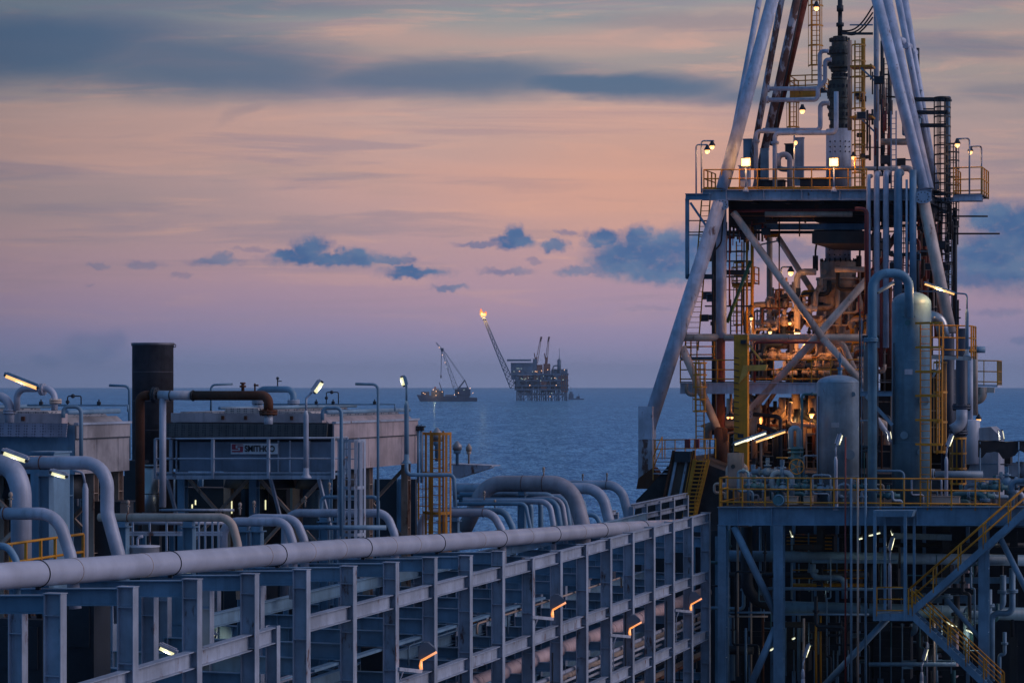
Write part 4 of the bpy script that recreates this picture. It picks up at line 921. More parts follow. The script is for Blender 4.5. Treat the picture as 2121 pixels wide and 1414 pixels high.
# dark ducts and pipes right of the vessel
run_pipe('dark_duct', 'fat black pipe hanging right of the vessel ladder', [(1963, 700), (1963, 1010)], 108, .30, paint('navy_duct_paint', (.03, .04, .07), .5, .1), grp='dark ducts right of the vessels')
run_pipe('dark_duct', 'black pipe with a pale lower bend, rightmost of the dark pipes', [(1992, 680), (1992, 880), (1985, 930), (1985, 1020)], 107, .26, MT['navy_duct_paint'], 1.2, grp='dark ducts right of the vessels', fl=[(1992, 843, 'z'), (1985, 895, 'z')])
tag(MB().pipe([P(1992, 848, 106.6), P(1992, 878, 106.6), P(1972, 890, 106.6)], .25, .5, 16).build('pale_elbow', WPIPE), 'pale elbow below the rightmost dark pipe', 'pipe')
tag(MB().pipe([P(1925, 655, 106), P(1948, 662, 106), P(1955, 700, 106)], .27, .5, 16).build('shiny_bend', LAG), 'shiny silver lagged bend behind the top of the tall vessel', 'pipe')
run_pipe('capped_pipe', 'grey pipe with a rounded level end poking right beyond the access platform', [(2040, 724), (2026, 724), (1996, 724)], 110, .15, BLUE, .2)
run_pipe('white_riser', 'white upright pipe right of the dark ducts', [(2009, 745), (2009, 905)], 112, .14, WPIPE)
tag(MB().lathe(P(2010, 960, 112), [(.44, 0), (.44, 2.0), (.2, 2.05)], 24).build('white_drum', WHITE), 'white round drum at the foot of the white upright pipe', 'drum')
run_pipe('grey_riser', 'slim brown grey pipe just right of the white upright pipe', [(2020, 715), (2020, 860)], 113, .12, BEIGE)
# little platform over the sea at far right
def sidebal():
    Y = 128; pl = TP(2040, Y)
    t = thing('side_balcony', 'small cream balcony projecting over the sea at far right', 'balcony', pl(2000, 820))
    a, b = pl(2010, 795), pl(2066, 797); MB().plate([a, b, b+UX*2, a+UX*2], -ZZ*.12).build('floor', WHITE, t); MB().bar(a-ZZ*.28, pl(2060, 797)-ZZ*.28, .2, .28).build('edge_beam', CREAM, t)
    MB().pipe([pl(2015, 830), pl(2034, 826), pl(2036, 802)], .24, .5, 14).build('bracket_pipe', BEIGE, t)
    railing('balcony_railing', 'pale yellow railing around the small balcony over the sea', [pl(2010, 793), pl(2066, 794), pl(2066, 794)+UX*1.9], 1.2, YELD, sp=.65, r=.03, group=GR)
    t = thing('hanging_lamp', 'dome lamp hanging under the balcony over the sea', 'lamp', pl(2026, 866)); MB().cyl(pl(2026, 864), pl(2024, 835), .03, 8).build('stem', DARK, t); MB().lathe(pl(2027, 868), [(.16, 0), (.15, .1), (.08, .2), (.05, .28)], 14).build('cap', DARK, t); MB().ball(pl(2027, 868), .13, 12).build('lamp_glass', GWARM, t); light('lamp_light', pl(2027, 875), WARM, 12, .1, t)
sidebal()
# black tarpaulin shade, tank and machinery at far right
def tarp():
    t = thing('tarpaulin', 'black sagging tarpaulin shade stretched at the far right', 'tarpaulin', P(2030, 960, 103)); mb = MB(); vs = []; fs = []; nx, ny = 22, 7
    for j in range(ny):
        for i in range(nx):
            x = 2026+i*8.5; u = i/(nx-1)
            sag = 3*math.sin(u*math.pi*1.3)+1.5*math.sin(i*1.1+j)
            p = P(x, 911+sag+j*.3, 102+j*.75); vs.append(p)
    fs = [(j*nx+i, j*nx+i+1, (j+1)*nx+i+1, (j+1)*nx+i) for j in range(ny-1) for i in range(nx-1)]
    mb.add(vs, fs, True)
    vs = []
    for j in range(4):
        for i in range(nx):
            x = 2026+i*8.5; u = i/(nx-1); sag = 3*math.sin(u*math.pi*1.3)+1.5*math.sin(i*1.1); dr = (9.5+2.2*math.cos(i*.9)+1.0*math.sin(i*2.3))
            vs.append(P(x, 911+sag+j*dr, 102-.06*math.sin(j*1.5+i*.9)))
    mb.add(vs, [(j*nx+i, j*nx+i+1, (j+1)*nx+i+1, (j+1)*nx+i) for j in range(3) for i in range(nx-1)], True)
    mb.build('cloth', RUBB, t)
    for x in (2030, 2110): MB().cyl(P(x, 1046, 102), P(x, 914, 102), .03, 8).build('pole', BLUE, t)
tarp()
def tank():
    t = thing('pale_enclosure', 'pale slope shouldered enclosure behind the black tarpaulin', 'enclosure', P(1990, 1040, 112)); pl = TP(1990, 112)
    MB().plate([pl(1998, 1046), pl(2002, 990), pl(2022, 905), pl(2028, 886), pl(2052, 884), pl(2068, 900), pl(2068, 1046)], UX*2.5).build('shell', paint('enclosure_paint', (.36, .37, .42), .55, .1), t)
    mb = MB()
    for y in (925, 960, 1000): mb.bar(pl(2004+(1000-y)*.2, y)-UX*.02, pl(2066, y)-UX*.02, .02, .03)
    mb.build('seam', BLUE, t)
tank()
# valves and pipework on the deck of the module: small skids each its own thing
def valve(c, s, mat, wheel=True, wm=YEL, name='valve_set', label='', ax=VX):
    t = thing(name, label, 'valve', c, 'valves on the module deck'); c = V(c)
    mb = MB(); mb.flange(c-ax*.32*s, ax, .2*s, .035*s); mb.flange(c+ax*.32*s, ax, .2*s, .035*s); mb.cyl(c-ax*.6*s, c+ax*.6*s, .11*s, 12); mb.ball(c, .2*s, 12); mb.build('body', mat, t)
    mb = MB(); mb.cyl(c, c+ZZ*.5*s, .07*s, 10); mb.cyl(c+ZZ*.22*s, c+ZZ*.28*s, .15*s, 12); mb.box(c+ZZ*.45*s, (.14*s, .14*s, .2*s)); bn = mb.build('bonnet', mat, t)
    if wheel:
        mb = MB(); o = c+ZZ*.62*s; mb.cyl(c+ZZ*.5*s, o, .025*s, 6); mb.ring(o, .2*s, .022*s, ZZ, 18)
        for k in range(3): d = V((math.cos(k*1.05), math.sin(k*1.05), 0)); mb.cyl(o-d*.2*s, o+d*.2*s, .014*s, 5)
        mb.build('handwheel', wm, bn)
    return t
rnd = random.Random(5)
zd = M0(1488, 1047).z
spots = [(1520, 3, 1.0), (1562, 1.6, .9), (1590, 4, 1.1), (1622, 2.2, .8), (1652, 5, 1.2), (1668, 1.4, .8), (1700, 2.6, .9), (1560, 6, 1.2), (1620, 7, 1.2), (1775, 1.6, .7), (1840, 1.8, .8), (1990, 2.0, .9), (2030, 3.0, 1.0), (2060, 1.6, .9), (2085, 4, 1.2)]
vlab = ['valve nearest the left corner of the module deck', 'low valve left of the grey cabinet on the module deck', 'mid height valve behind the left stretch of yellow railing', 'low valve left of the big yellow handwheel', 'large valve just left of the round topped vessel', 'low valve in front of the round topped vessel at its left', 'low valve at the foot of the round topped vessel', 'rear valve near the grey cabinet', 'rear valve behind the big yellow handwheel', 'small valve right of the round topped vessel', 'small valve at the left foot of the tall vessel', 'valve under the tarpaulin edge, leftmost', 'valve under the tarpaulin, middle one', 'low valve under the tarpaulin, front one', 'valve under the tarpaulin, rearmost and rightmost']
for i, (x, d, s) in enumerate(spots):
    p = mz(d)(x, 1000); z = zd+.35+.5*rnd.random()+(.5 if s > 1 else 0)
    valve(V((p.x, p.y, z)), s, rnd.choice([TGREEN, BLUE, VBLUE, TGREEN]), i % 2 == 0, YELD if i % 4 == 0 else DARK, label=vlab[i])
plab = ['curling small bore pipe on the module deck, %s' % q for q in ('at the left corner post', 'beside the grey cabinet', 'left of the yellow handwheel', 'below the yellow handwheel', 'right of the yellow handwheel', 'at the left of the round topped vessel', 'before the round topped vessel', 'between the vessels in front', 'between the vessels at the rear', 'at the foot of the tall vessel', 'behind the second lamp post', 'left under the tarpaulin', 'in the middle under the tarpaulin', 'right under the tarpaulin', 'low behind the left railing panel', 'low behind the second railing panel', 'low behind the fourth railing panel', 'low behind the railing below the tarpaulin', 'high behind the grey cabinet', 'high left of the round topped vessel')]
for i, x in enumerate((1505, 1530, 1580, 1612, 1640, 1672, 1720, 1785, 1830, 1870, 1950, 2000, 2040, 2095, 1550, 1600, 1760, 2060, 1545, 1665)):
    d = rnd.uniform(.6, 6); p = mz(d)(x, 1000); p.z = zd; h = rnd.uniform(.5, 1.5)+(0.8 if i > 17 else 0); w = rnd.uniform(.4, 1.3)*(1 if i % 2 else -1); w2 = rnd.uniform(.2, .9)
    r = rnd.choice([.04, .06, .09, .12])
    t = thing('deck_pipe', plab[i], 'pipe', p, 'small pipes on the module deck')
    MB().pipe([p, p+ZZ*h, p+ZZ*h+VX*w, p+ZZ*(h*.4)+VX*w, p+ZZ*(h*.4)+VX*(w+w2)+UX*.3, p+VX*(w+w2)+UX*.3], r, r*2.2, 10).build('pipe_run', rnd.choice([TGREEN, BLUE, WPIPE, VBLUE, CREAM]), t)
    MB().flange(p+ZZ*h*.6, ZZ, r*1.8, r*.4).build('flange', BLUE, t); MB().flange(p+ZZ*h+VX*w*.5, VX, r*1.8, r*.4).build('flange', BLUE, t)
def items():
    t = thing('control_cabinet', 'brown grey control cabinet with a dial behind the left end of the railing', 'cabinet', P(1525, 1040, 101.5)); c = P(1524, 975, 101.5)
    MB().box(c, (.62, .4, 1.5)).build('casing', paint('cabinet_paint', (.24, .20, .20), .5, .2), t); MB().box(c-UX*.21, (.5, .02, 1.3)).build('door', MT['cabinet_paint'], t); MB().cyl(c-UX*.22+ZZ*.2-VX*.06, c-UX*.26+ZZ*.2-VX*.06, .09, 14).build('dial', DARK, t)
    t = thing('big_valve', 'tall valve with a big yellow handwheel in the middle of the module deck', 'valve', P(1645, 1040, 102)); Y = 102
    mb = MB(); mb.cyl(P(1648, 1040, Y), P(1648, 925, Y), .2, 16)
    for y in (928, 936, 948, 1002): mb.cyl(P(1648, y, Y)-ZZ*.04, P(1648, y, Y)+ZZ*.04, .33, 18)
    mb.build('body', TGREEN, t); c = P(1650, 966, 101.4); mb = MB(); mb.ring(c, .31, .022, UX, 26)
    for k in range(5): a = k*1.256; mb.cyl(c, c+VX*math.cos(a)*.31+ZZ*math.sin(a)*.31, .016, 6)
    mb.cyl(c, c+UX*.5, .03, 8); mb.build('handwheel', YEL, t)
    t = run_pipe('u_bend_pipe', 'short pale teal U bend pipe standing over the big yellow handwheel', [(1638, 930), (1638, 886), (1655, 886), (1655, 930)], 102, .12, VBLUE, .17)
    t = thing('status_box', 'round teal float chamber hung on the front girder at left', 'chamber', P(1613, 1030, 99)); MB().cyl(P(1613, 1035, 99.3), P(1613, 1035, 98.8), .25, 24).build('drum', TGREEN, t)
    mb = MB(); mb.ring(P(1613, 1035, 98.79), .2, .02, UX, 24); mb.build('rim', BLUE, t)
    run_pipe('long_pipe', 'pale level pipe behind the second lamp post running right', [(1935, 982), (2035, 982)], 101, .15, VBLUE, fl=[(1932, 982, 'x')])
    run_pipe('cream_elbow', 'cream elbow pipe under the tarpaulin at far right', [(2035, 1046), (2035, 1002), (2085, 1000), (2110, 1000)], 101.5, .17, CREAM, .4)
    run_pipe('hook_pipe', 'slim blue pipe hooping over the deck between the vessels', [(1800, 975), (1872, 975), (1872, 1046)], 99.9, .05, BLUE, .2)
    t = thing('motor', 'round ended grey motor under the tarpaulin at the right edge', 'motor', P(2110, 970, 104)); MB().cyl(P(2105, 972, 104), P(2135, 972, 104), .34, 24).build('casing', VBLUE, t); MB().cyl(P(2100, 972, 103.5), P(2100, 972, 103.2), .3, 24).build('cover', STEEL, t)
    for i, (x, w, lab) in enumerate([(1640, .5, 'small pale crate on the module deck left of the first lamp post'), (1675, .35, 'small cream crate just left of the first lamp post'), (1960, 1.1, 'long low cream crate right of the tall vessel foot')]):
        c = mz(1.2)(x, 1036); t = thing('crate', lab, 'crate', c-ZZ*.2, 'pale crates on the module deck'); MB().box(c, (w, .4, .3)).build('box', CREAM, t); MB().box(c+ZZ*.16, (w+.05, .45, .03)).build('lid', BEIGE, t)
items()
# lamp posts on the front edge
GM = 'strip lamps on the process module'
tubelamp((1741, 897), (1733, 922), 98.6, GCOOL, 'pale strip lamp on a post in front of the round topped vessel', pole=[(1733, 922), (1731, 930), (1731, 945), (1732, 1056)], w=.30, e=2, col=COOL, group=GM, mat=WPIPE, under=.03)
tubelamp((1972, 898), (1962, 925), 98.4, GCOOL, 'pale strip lamp on a post in front of the tall vessel ladder', pole=[(1963, 922), (1961, 932), (1960, 945), (1960, 1056)], w=.26, e=2, col=COOL, group=GM, mat=WPIPE, under=.03)
tubelamp((1588, 893), (1518, 918), 100, glow('cool_white_tube', (1, .93, .62), 1.3), 'long cool white strip lamp slanting above the grey cabinet', w=.13, e=18, col=COOL, group=GM, mat=BLUE)
tubelamp((1628, 890), (1562, 913), 102.5, GCOOL2, 'long warm strip lamp just behind the cool white one', w=.13, e=12, col=WARM, group=GM, mat=BLUE)
tubelamp((1914, 584), (1980, 607), 100, GCOOL2, 'long warm strip lamp slanting high beside the tall vessel', pole=[(1980, 607), (2003, 609), (2003, 640), (2003, 738)], w=.12, e=90, col=WARM, group=GM, mat=BLUE)
tubelamp((1852, 583), (1815, 605), 100.5, glow('unlit_lamp_glass', (.3, .3, .3), .1), 'unlit strip lamp half hidden behind the blue pipe arch', w=.16, e=.01, group=GM, mat=BLUE)
tubelamp((2070, 890), (2074, 912), 104, GCOOL, 'upright lit lamp standing above the tarpaulin', w=.3, e=6, col=COOL, group=GM, under=-.06)
tubelamp((1838, 892), (1842, 912), 106, GCOOL, 'upright lit lamp half hidden left of the tall vessel', w=.26, e=5, col=COOL, group=GM, under=-.06)
tubelamp((1850, 1110), (1842, 1140), 98.5, GCOOL, 'strip lamp on a post inside the stair tower frame', pole=[(1844, 1140), (1843, 1150), (1843, 1165), (1843, 1278)], w=.24, e=2, col=COOL, group=GM, under=.02)
tubelamp((1676, 1332), (1666, 1362), 98, GCOOL, 'strip lamp on a short post at the bottom of the module', pole=[(1666, 1364), (1663, 1374), (1663, 1384), (1663, 1420)], w=.22, e=2, col=COOL, group=GM, under=.02)
tubelamp((1920, 1340), (1912, 1368), 99, GCOOL, 'dim strip lamp on a short post left of the lower stair', pole=[(1912, 1370), (1909, 1380), (1909, 1390), (1909, 1424)], w=.22, e=2, col=COOL, group=GM, under=.02)
# stairs
def stair():
    pl = mz(-1.2); t = thing('stair_landing', 'small blue steel landing frame hung from the module girder', 'landing', pl(1812, 1285))
    for x in (1812, 1875): MB().bar(pl(x, 1285), pl(x, 1060), .12, .12).build('hanger', BLUE, t)
    for x in (1825, 1886): MB().bar(pl(x, 1285)+UX*1.0, pl(x, 1060)+UX*1.0, .1, .1).build('hanger', BLUE, t)
    MB().plate([pl(1808, 1057), pl(1892, 1057), pl(1888, 1070), pl(1812, 1070)], UX*1.0).build('head_beam', BLUE, t)
    MB().plate([pl(1808, 1270), pl(1890, 1270), pl(1890, 1285), pl(1808, 1285)], UX*1.0).build('floor', BLUE, t)
    railing('landing_railing', 'yellow railing of the small stair landing', [pl(1816, 1270), pl(1875, 1270)], 1.05, YEL, sp=1.3, rails=(1.0, .55, .12), group=GR)
    for (a, b, lab, rl) in (((1882, 1272), (2121+20, 1045), 'upper blue stair flight rising right from the landing to the deck', 'yellow handrail of the upper stair flight'), ((1890, 1275), (2075, 1450), 'lower blue stair flight descending right from the landing', 'yellow handrail of the lower stair flight')):
        A, B = pl(*a), pl(*b); t = thing('stair_flight', lab, 'stair', A, 'stair flights of the module'); d = (B-A).normalized(); up = ZZ-d*d.z; up.normalize()
        for o in (0, .85): MB().bar(A+UX*o, B+UX*o, .06, .26, up).build('stringer', BLUE, t)
        n = int(abs(B.z-A.z)/.2); mb = MB()
        for i in range(n): c = A+(B-A)*((i+.5)/n)+UX*.42; mb.box(c, (.24, .8, .03))
        mb.build('tread', BLUE, t)
        r = thing('stair_handrail', rl, 'railing', A, GR)
        for o in (0, .85):
            MB().tube([A+UX*o+ZZ*1.0, B+UX*o+ZZ*1.0], .03, 8).build('top_rail', YEL, r); MB().tube([A+UX*o+ZZ*.6, B+UX*o+ZZ*.6], .024, 8).build('mid_rail', YEL, r)
            k = 5
            for i in range(k+1): c = A+(B-A)*(i/k)+UX*o; MB().bar(c, c+ZZ*1.0, .06, .05, VX).build('post', YEL, r)
stair()
# dim space below the module: big level pipes, drums, platforms and lines
run_pipe('big_level_pipe', 'upper fat level pipe crossing the shade under the module', [(1490, 1150), (2121, 1160)], 104, .24, BLUE, grp='fat level pipes under the module')
run_pipe('big_level_pipe', 'lower fat level pipe crossing the shade under the module', [(1610, 1257), (2160, 1272)], 103, .28, VTALL, grp='fat level pipes under the module')
run_pipe('big_level_pipe', 'fat pipe bend falling left under the module', [(1545, 1090), (1548, 1240), (1620, 1257)], 103.2, .26, DARK, 1.2, grp='fat level pipes under the module')
run_pipe('level_tube', 'slim blue level tube between the two fat pipes', [(1590, 1218), (2040, 1222)], 102, .07, BLUE, grp='fat level pipes under the module')
for i, (x, m, r) in enumerate([(1751, MAROON, .035), (1763, BLUE, .05), (1777, CREAM, .045), (1793, BLUE, .05)]):
    y1 = 905 if i in (0,) else 990
    tag(MB().cyl(mz(-.4)(x, 1420), mz(-.4)(x, y1), r, 10).build('riser_line', m), ['dark red upright line in front of the module girder', 'blue upright line just right of the dark red one', 'cream upright line in front of the module', 'blue upright line nearest the stair landing'][i], 'pipe', 'upright lines in front of the module')
for i, (x1, y1, x2, y2, r, m, d) in enumerate([(1528, 1090, 1528, 1400, .05, BEIGE, 3), (1545, 1300, 1545, 1414, .05, BLUE, 2.5), (1556, 1100, 1556, 1400, .04, CREAM, 4), (1580, 1270, 1580, 1414, .06, RUSTY, 3), (1665, 1280, 1665, 1400, .05, CREAM, 3.5), (1690, 1270, 1690, 1414, .05, YELD, 4), (1700, 1270, 1700, 1414, .04, YELD, 4.2), (1920, 1300, 1920, 1414, .04, WPIPE, 3), (1935, 1290, 1935, 1414, .05, CREAM, 4), (1575, 1090, 1575, 1250, .06, BLUE, 5), (1640, 1100, 1640, 1240, .05, BLUE, 5), (1508, 1100, 1508, 1414, .05, BLUE, 2)]):
    tag(MB().cyl(mz(d)(x2, y2), mz(d)(x1, y1), r, 8).build('shaded_line', m), 'thin upright line in the shade under the module', 'pipe', 'shaded upright lines under the module')
for i, (x1, x2, y, d, m, r) in enumerate([(1505, 1600, 1268, 2, BLUE, .05), (1505, 1590, 1276, 2.4, CREAM, .04), (1620, 1800, 1272, 2, BLUE, .045), (1500, 1800, 1190, 6, DARK, .12), (1640, 1800, 1196, 7, YELD, .05), (1640, 1800, 1180, 7, YELD, .03), (1640, 1790, 1211, 6.9, YELD, .08), (1800, 2121, 1128, 9, DARK, .1), (1800, 1980, 1375, 3, BLUE, .09), (1500, 1560, 1345, 4, DARK, .2)]):
    tag(MB().cyl(mz(d)(x1, y), mz(d)(x2, y), r, 10).build('shaded_level_line', m), 'level line in the shade under the module', 'pipe', 'shaded level lines under the module')
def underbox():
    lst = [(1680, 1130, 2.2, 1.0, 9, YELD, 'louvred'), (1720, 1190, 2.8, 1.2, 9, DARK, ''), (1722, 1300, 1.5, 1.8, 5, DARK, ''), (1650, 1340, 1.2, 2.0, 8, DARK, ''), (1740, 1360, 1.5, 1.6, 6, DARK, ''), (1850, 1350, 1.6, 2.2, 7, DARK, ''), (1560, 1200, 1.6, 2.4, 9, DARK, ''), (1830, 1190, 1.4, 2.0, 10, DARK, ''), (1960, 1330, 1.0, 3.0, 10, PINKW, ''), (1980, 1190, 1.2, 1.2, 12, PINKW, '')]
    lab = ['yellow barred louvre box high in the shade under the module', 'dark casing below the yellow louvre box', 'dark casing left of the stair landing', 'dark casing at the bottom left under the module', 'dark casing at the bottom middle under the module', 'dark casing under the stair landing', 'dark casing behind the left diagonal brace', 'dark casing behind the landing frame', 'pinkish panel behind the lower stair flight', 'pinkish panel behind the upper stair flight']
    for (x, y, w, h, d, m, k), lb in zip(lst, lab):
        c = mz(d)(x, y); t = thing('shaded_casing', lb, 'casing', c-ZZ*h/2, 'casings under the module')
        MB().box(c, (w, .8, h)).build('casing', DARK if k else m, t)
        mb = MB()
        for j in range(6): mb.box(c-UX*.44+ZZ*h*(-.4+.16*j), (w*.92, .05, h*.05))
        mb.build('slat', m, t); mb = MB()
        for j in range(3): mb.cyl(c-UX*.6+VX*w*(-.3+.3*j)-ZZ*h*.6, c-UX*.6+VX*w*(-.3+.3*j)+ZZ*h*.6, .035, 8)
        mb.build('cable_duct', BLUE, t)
    # far dark steel wall below the module deck, widened to darken the background
    pl = mz(15.2); t = thing('bulkhead', 'dark backing wall far back under the right module', 'wall', pl(1500, 1300)); MB().plate([pl(1490, 1420), pl(2230, 1420), pl(2230, 1085), pl(1490, 1085)], UX*.1).build('plating', DARK, t)
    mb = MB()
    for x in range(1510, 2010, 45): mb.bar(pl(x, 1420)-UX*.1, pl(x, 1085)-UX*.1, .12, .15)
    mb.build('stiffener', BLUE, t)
underbox()
GW = 'small work lamps under the module'
GDIM = glow('dim_lamp_glass', (.85, .9, .62), .62)
for i, (x1, y1, x2, y2, d, e) in enumerate([(1637, 1098, 1642, 1112, 3, 3), (1779, 1116, 1786, 1114, 4, 3), (1800, 1109, 1808, 1107, 4, 3), (1815, 1105, 1823, 1103, 4, 3), (1595, 1346, 1604, 1341, 3, 4), (1641, 1323, 1647, 1320, 5, 4), (1700, 1203, 1706, 1200, 8, 3), (1960, 1288, 1982, 1298, 4, 8), (2001, 1304, 2022, 1312, 4, 8), (1846, 1098, 1849, 1108, 3, 3), (2060, 1110, 2064, 1107, 9, 3)]):
    labs = ['tilted white work lamp at the left under the module girder', 'leftmost of three small lamps in a row under the girder', 'middle of three small lamps in a row under the girder', 'rightmost of three small lamps in a row under the girder', 'small lamp on the lower left diagonal brace', 'small lamp low behind the front column', 'small lamp on the yellow walkway in the shade', 'left lamp of the lit pair behind the lower stair', 'right lamp of the lit pair behind the lower stair', 'small pale lamp behind the landing lamp post', 'tiny lamp far right under the deck']
    A, B = mz(d)(x1, y1), mz(d)(x2, y2); t = thing('work_lamp', labs[i], 'lamp', A, GW)
    trw = MB().bar(A+ZZ*.08, B+ZZ*.08, .16, .05).build('tray', DARK, t); MB().tube([A, B], .036, 8).build('lamp_glass', GDIM, trw); light('lamp_light', (A+B)/2-ZZ*.25-UX*.2, COOL, e, .1, t)

def under_more():
    rnd = random.Random(33)
    for i in range(60):
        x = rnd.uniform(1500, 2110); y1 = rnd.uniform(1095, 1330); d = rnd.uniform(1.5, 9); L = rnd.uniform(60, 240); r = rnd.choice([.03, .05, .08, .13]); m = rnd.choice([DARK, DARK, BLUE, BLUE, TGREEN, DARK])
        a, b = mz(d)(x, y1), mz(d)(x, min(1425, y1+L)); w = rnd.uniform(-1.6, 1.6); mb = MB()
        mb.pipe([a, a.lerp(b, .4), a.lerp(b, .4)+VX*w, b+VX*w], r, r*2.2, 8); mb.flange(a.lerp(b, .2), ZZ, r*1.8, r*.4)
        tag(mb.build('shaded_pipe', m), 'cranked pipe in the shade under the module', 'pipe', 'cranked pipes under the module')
    for i in range(22):
        x = rnd.uniform(1500, 1990); y = rnd.uniform(1100, 1400); d = rnd.uniform(3, 9); L = rnd.uniform(60, 240)
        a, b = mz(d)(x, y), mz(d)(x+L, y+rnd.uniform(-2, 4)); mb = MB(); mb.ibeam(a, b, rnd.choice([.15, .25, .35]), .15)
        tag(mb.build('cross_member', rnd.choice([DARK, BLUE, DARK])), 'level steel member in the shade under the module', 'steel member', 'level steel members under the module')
under_more()
# ================================================================ the turret tower at the right
T0 = TP(1500, 140)
def tp(d): return Plane(T0.p+UX*d, UX)
K = 140/F
def tower():
    t = thing('turret_tower', 'tall tower of splayed white tube legs and cross braces over the turret at right', 'tower', tp(0)(1500, 1000))
    def tb(name, a, b, w, mat, d0=0, d1=None, w2=None):
        A = tp(d0)(*a); B = tp(d0 if d1 is None else d1)(*b); MB().tube([A, B], [w*K/2, (w2 or w)*K/2], 18).build(name, mat, t)
    tb('leg', (1338, 900), (1492, 420), 31, LEG, -1.0, 0)
    tb('upper_leg', (1496, 393), (1608, -30), 27, LEG, 0, 3)
    tb('upper_leg', (1500, 386), (1578, -30), 13, LEG, .9, 5)
    tb('upper_leg', (1555, 350), (1624, -30), 14, RUSTLEG, 8, 6)
    tb('upper_leg', (1566, 392), (1657, -30), 18, RUSTLEG, 9, 6)
    tb('upper_leg', (1598, 300), (1674, -30), 15, RED, 10, 6.5)
    tb('upper_leg', (1914, 393), (1809, -30), 23, LEG, 0, 3)
    tb('upper_leg', (1923, 393), (1830, -30), 23, LEG, 1.6, 4)
    tb('upper_leg', (1925, 330), (1855, -30), 14, LEG, 6, 5.6)
    tb('upper_leg', (1938, 393), (1868, -30), 17, LEG, 8, 6)
    for (x, y, d) in ((1866, 84, 4.9), (1880, 96, 5.8), (1891, 108, 6.6)): MB().cyl(tp(d)(x-3, y)-UX*.5, tp(d)(x+3, y)+UX*.3, .2, 14).build('leg_stub', LEG, t)
    for q in t.children[:]: pass
    tb('leg', (1912, 412), (1969, 690), 24, CREAML, 0, -.6)
    tb('corner_column', (1494, 412), (1494, 700), 22, LEG, .8, .8)
    tb('corner_column', (1493, 700), (1493, 905), 18, RED, .7, .7)
    tb('corner_column', (1479, 440), (1479, 900), 10, DARK, 1.6, 1.6)
    tb('brace', (1519, 440), (1704, 700), 15, CREAML, .2, .2)
    tb('brace', (1800, 575), (1543, 862), 16, CREAML, .55, .4)
    tb('brace', (1704, 700), (1792, 800), 15, CREAML, .2, .3)
    tb('brace', (1612, 492), (1690, 614), 13, CREAML, 8, 8)
    tb('brace', (1648, 690), (1706, 592), 13, BEIGE, 8, 8)
    tb('brace', (1860, 480), (1800, 575), 13, RED, 6, 6)
    tb('brace', (1552, 819), (1608, 895), 9, STEEL, 4, 4)
    tb('brace', (1620, 790), (1560, 880), 10, BEIGE, 9, 9)
    tb('brace', (1412, 718), (1493, 903), 17, CREAML, -.2, .6)
    tb('brace', (1735, 700), (1792, 790), 12, BEIGE, 3, 3)
    tb('brace', (1790, 830), (1880, 960), 12, WHITE, 6, 6)
    tb('ring_tube', (1408, 699), (1488, 699), 16, CREAM, -.4, .7)
    tb('ring_tube', (1500, 699), (1800, 699), 15, CREAM, .7, .7)
    tb('ring_tube', (1640, 873), (1790, 873), 9, BEIGE, 5, 5)
    tb('rear_column', (1594, 480), (1594, 690), 13, BEIGE, 9, 9)
    tb('rear_column', (1916, 430), (1916, 660), 10, RED, 8, 8)
    tb('rear_column', (1933, 430), (1940, 700), 10, RED, 9, 9)
    tb('rear_column', (1973, 440), (1973, 700), 6, WHITE, 6, 6)
    tb('rear_column', (1815, -30), (1815, 365), 11, STEEL, 9, 9)
    tb('rear_column', (1827, 85), (1827, 365), 7, DARK, 8, 8)
    tb('rear_column', (1640, 700), (1640, 800), 12, BEIGE, 9, 9)
    tb('rear_column', (1690, 690), (1690, 800), 14, BEIGE, 10, 10)
    MB().lathe(tp(.5)(1493, 965), [(17*K, 0), (14*K, 1.2), (12*K, 2.2)], 16).build('column_foot', RUSTY, t)
    # square foot of the outer leg with its flare
    a = tp(-1.6)(1322, 1010); b = tp(-1.6)(1351, 841)
    MB().plate([tp(-1.6)(1322, 909), tp(-1.6)(1351, 909), tp(-1.6)(1351, 841), tp(-1.6)(1322, 841)], UX*.9).build('leg_foot', LEG, t)
    MB().plate([tp(-1.6)(1322, 1012), tp(-1.6)(1351, 1012), tp(-1.6)(1351, 910), tp(-1.6)(1322, 910)], UX*.9).build('leg_foot', paint('half_rusted_leg_paint', (.46, .44, .50), .6, .62), t)
    MB().plate([tp(-1.7)(1318, 1012), tp(-1.7)(1390, 1012), tp(-1.7)(1368, 990), tp(-1.7)(1352, 968), tp(-1.7)(1322, 990)], UX*1.1).build('foot_flare', RUSTY, t)
    # upper deck
    def girder(x1, x2, y1, y2, d, mat, w=.3, st=0):
        h = (y2-y1)*K; MB().ibeam(tp(d)(x1, (y1+y2)/2), tp(d)(x2, (y1+y2)/2), h, w, .04, .03, None, st).build('deck_girder', mat, t)
    girder(1420, 1470, 401, 414, -.2, BLUE); girder(1455, 1930, 393, 415, 0, STEEL, .4, 2.2); girder(1480, 1930, 396, 416, 9, DARK, .4)
    for x in (1490, 1560, 1630, 1700, 1770, 1840, 1925):
        MB().ibeam(tp(.2)(x, 412), tp(.2)(x, 412)+UX*8.6, .5, .3).build('deck_girder', DARK, t)
    A = tp(0)(1455, 392); B = tp(0)(1930, 392)
    MB().plate([A, B, V((B.x, B.y, A.z))+UX*9, A+UX*9], ZZ*.05).build('deck_plate', DARK, t)
    girder(1510, 1800, 428, 437, 2.5, MAROON); girder(1530, 1795, 463, 476, 3.2, BLUE); girder(1500, 1800, 478, 484, 4, DARK); girder(1930, 2036, 409, 418, 3, WHITE)
    MB().cyl(tp(5)(1580, 443), tp(5)(1770, 443), .2, 14).build('deck_tube', CREAM, t)
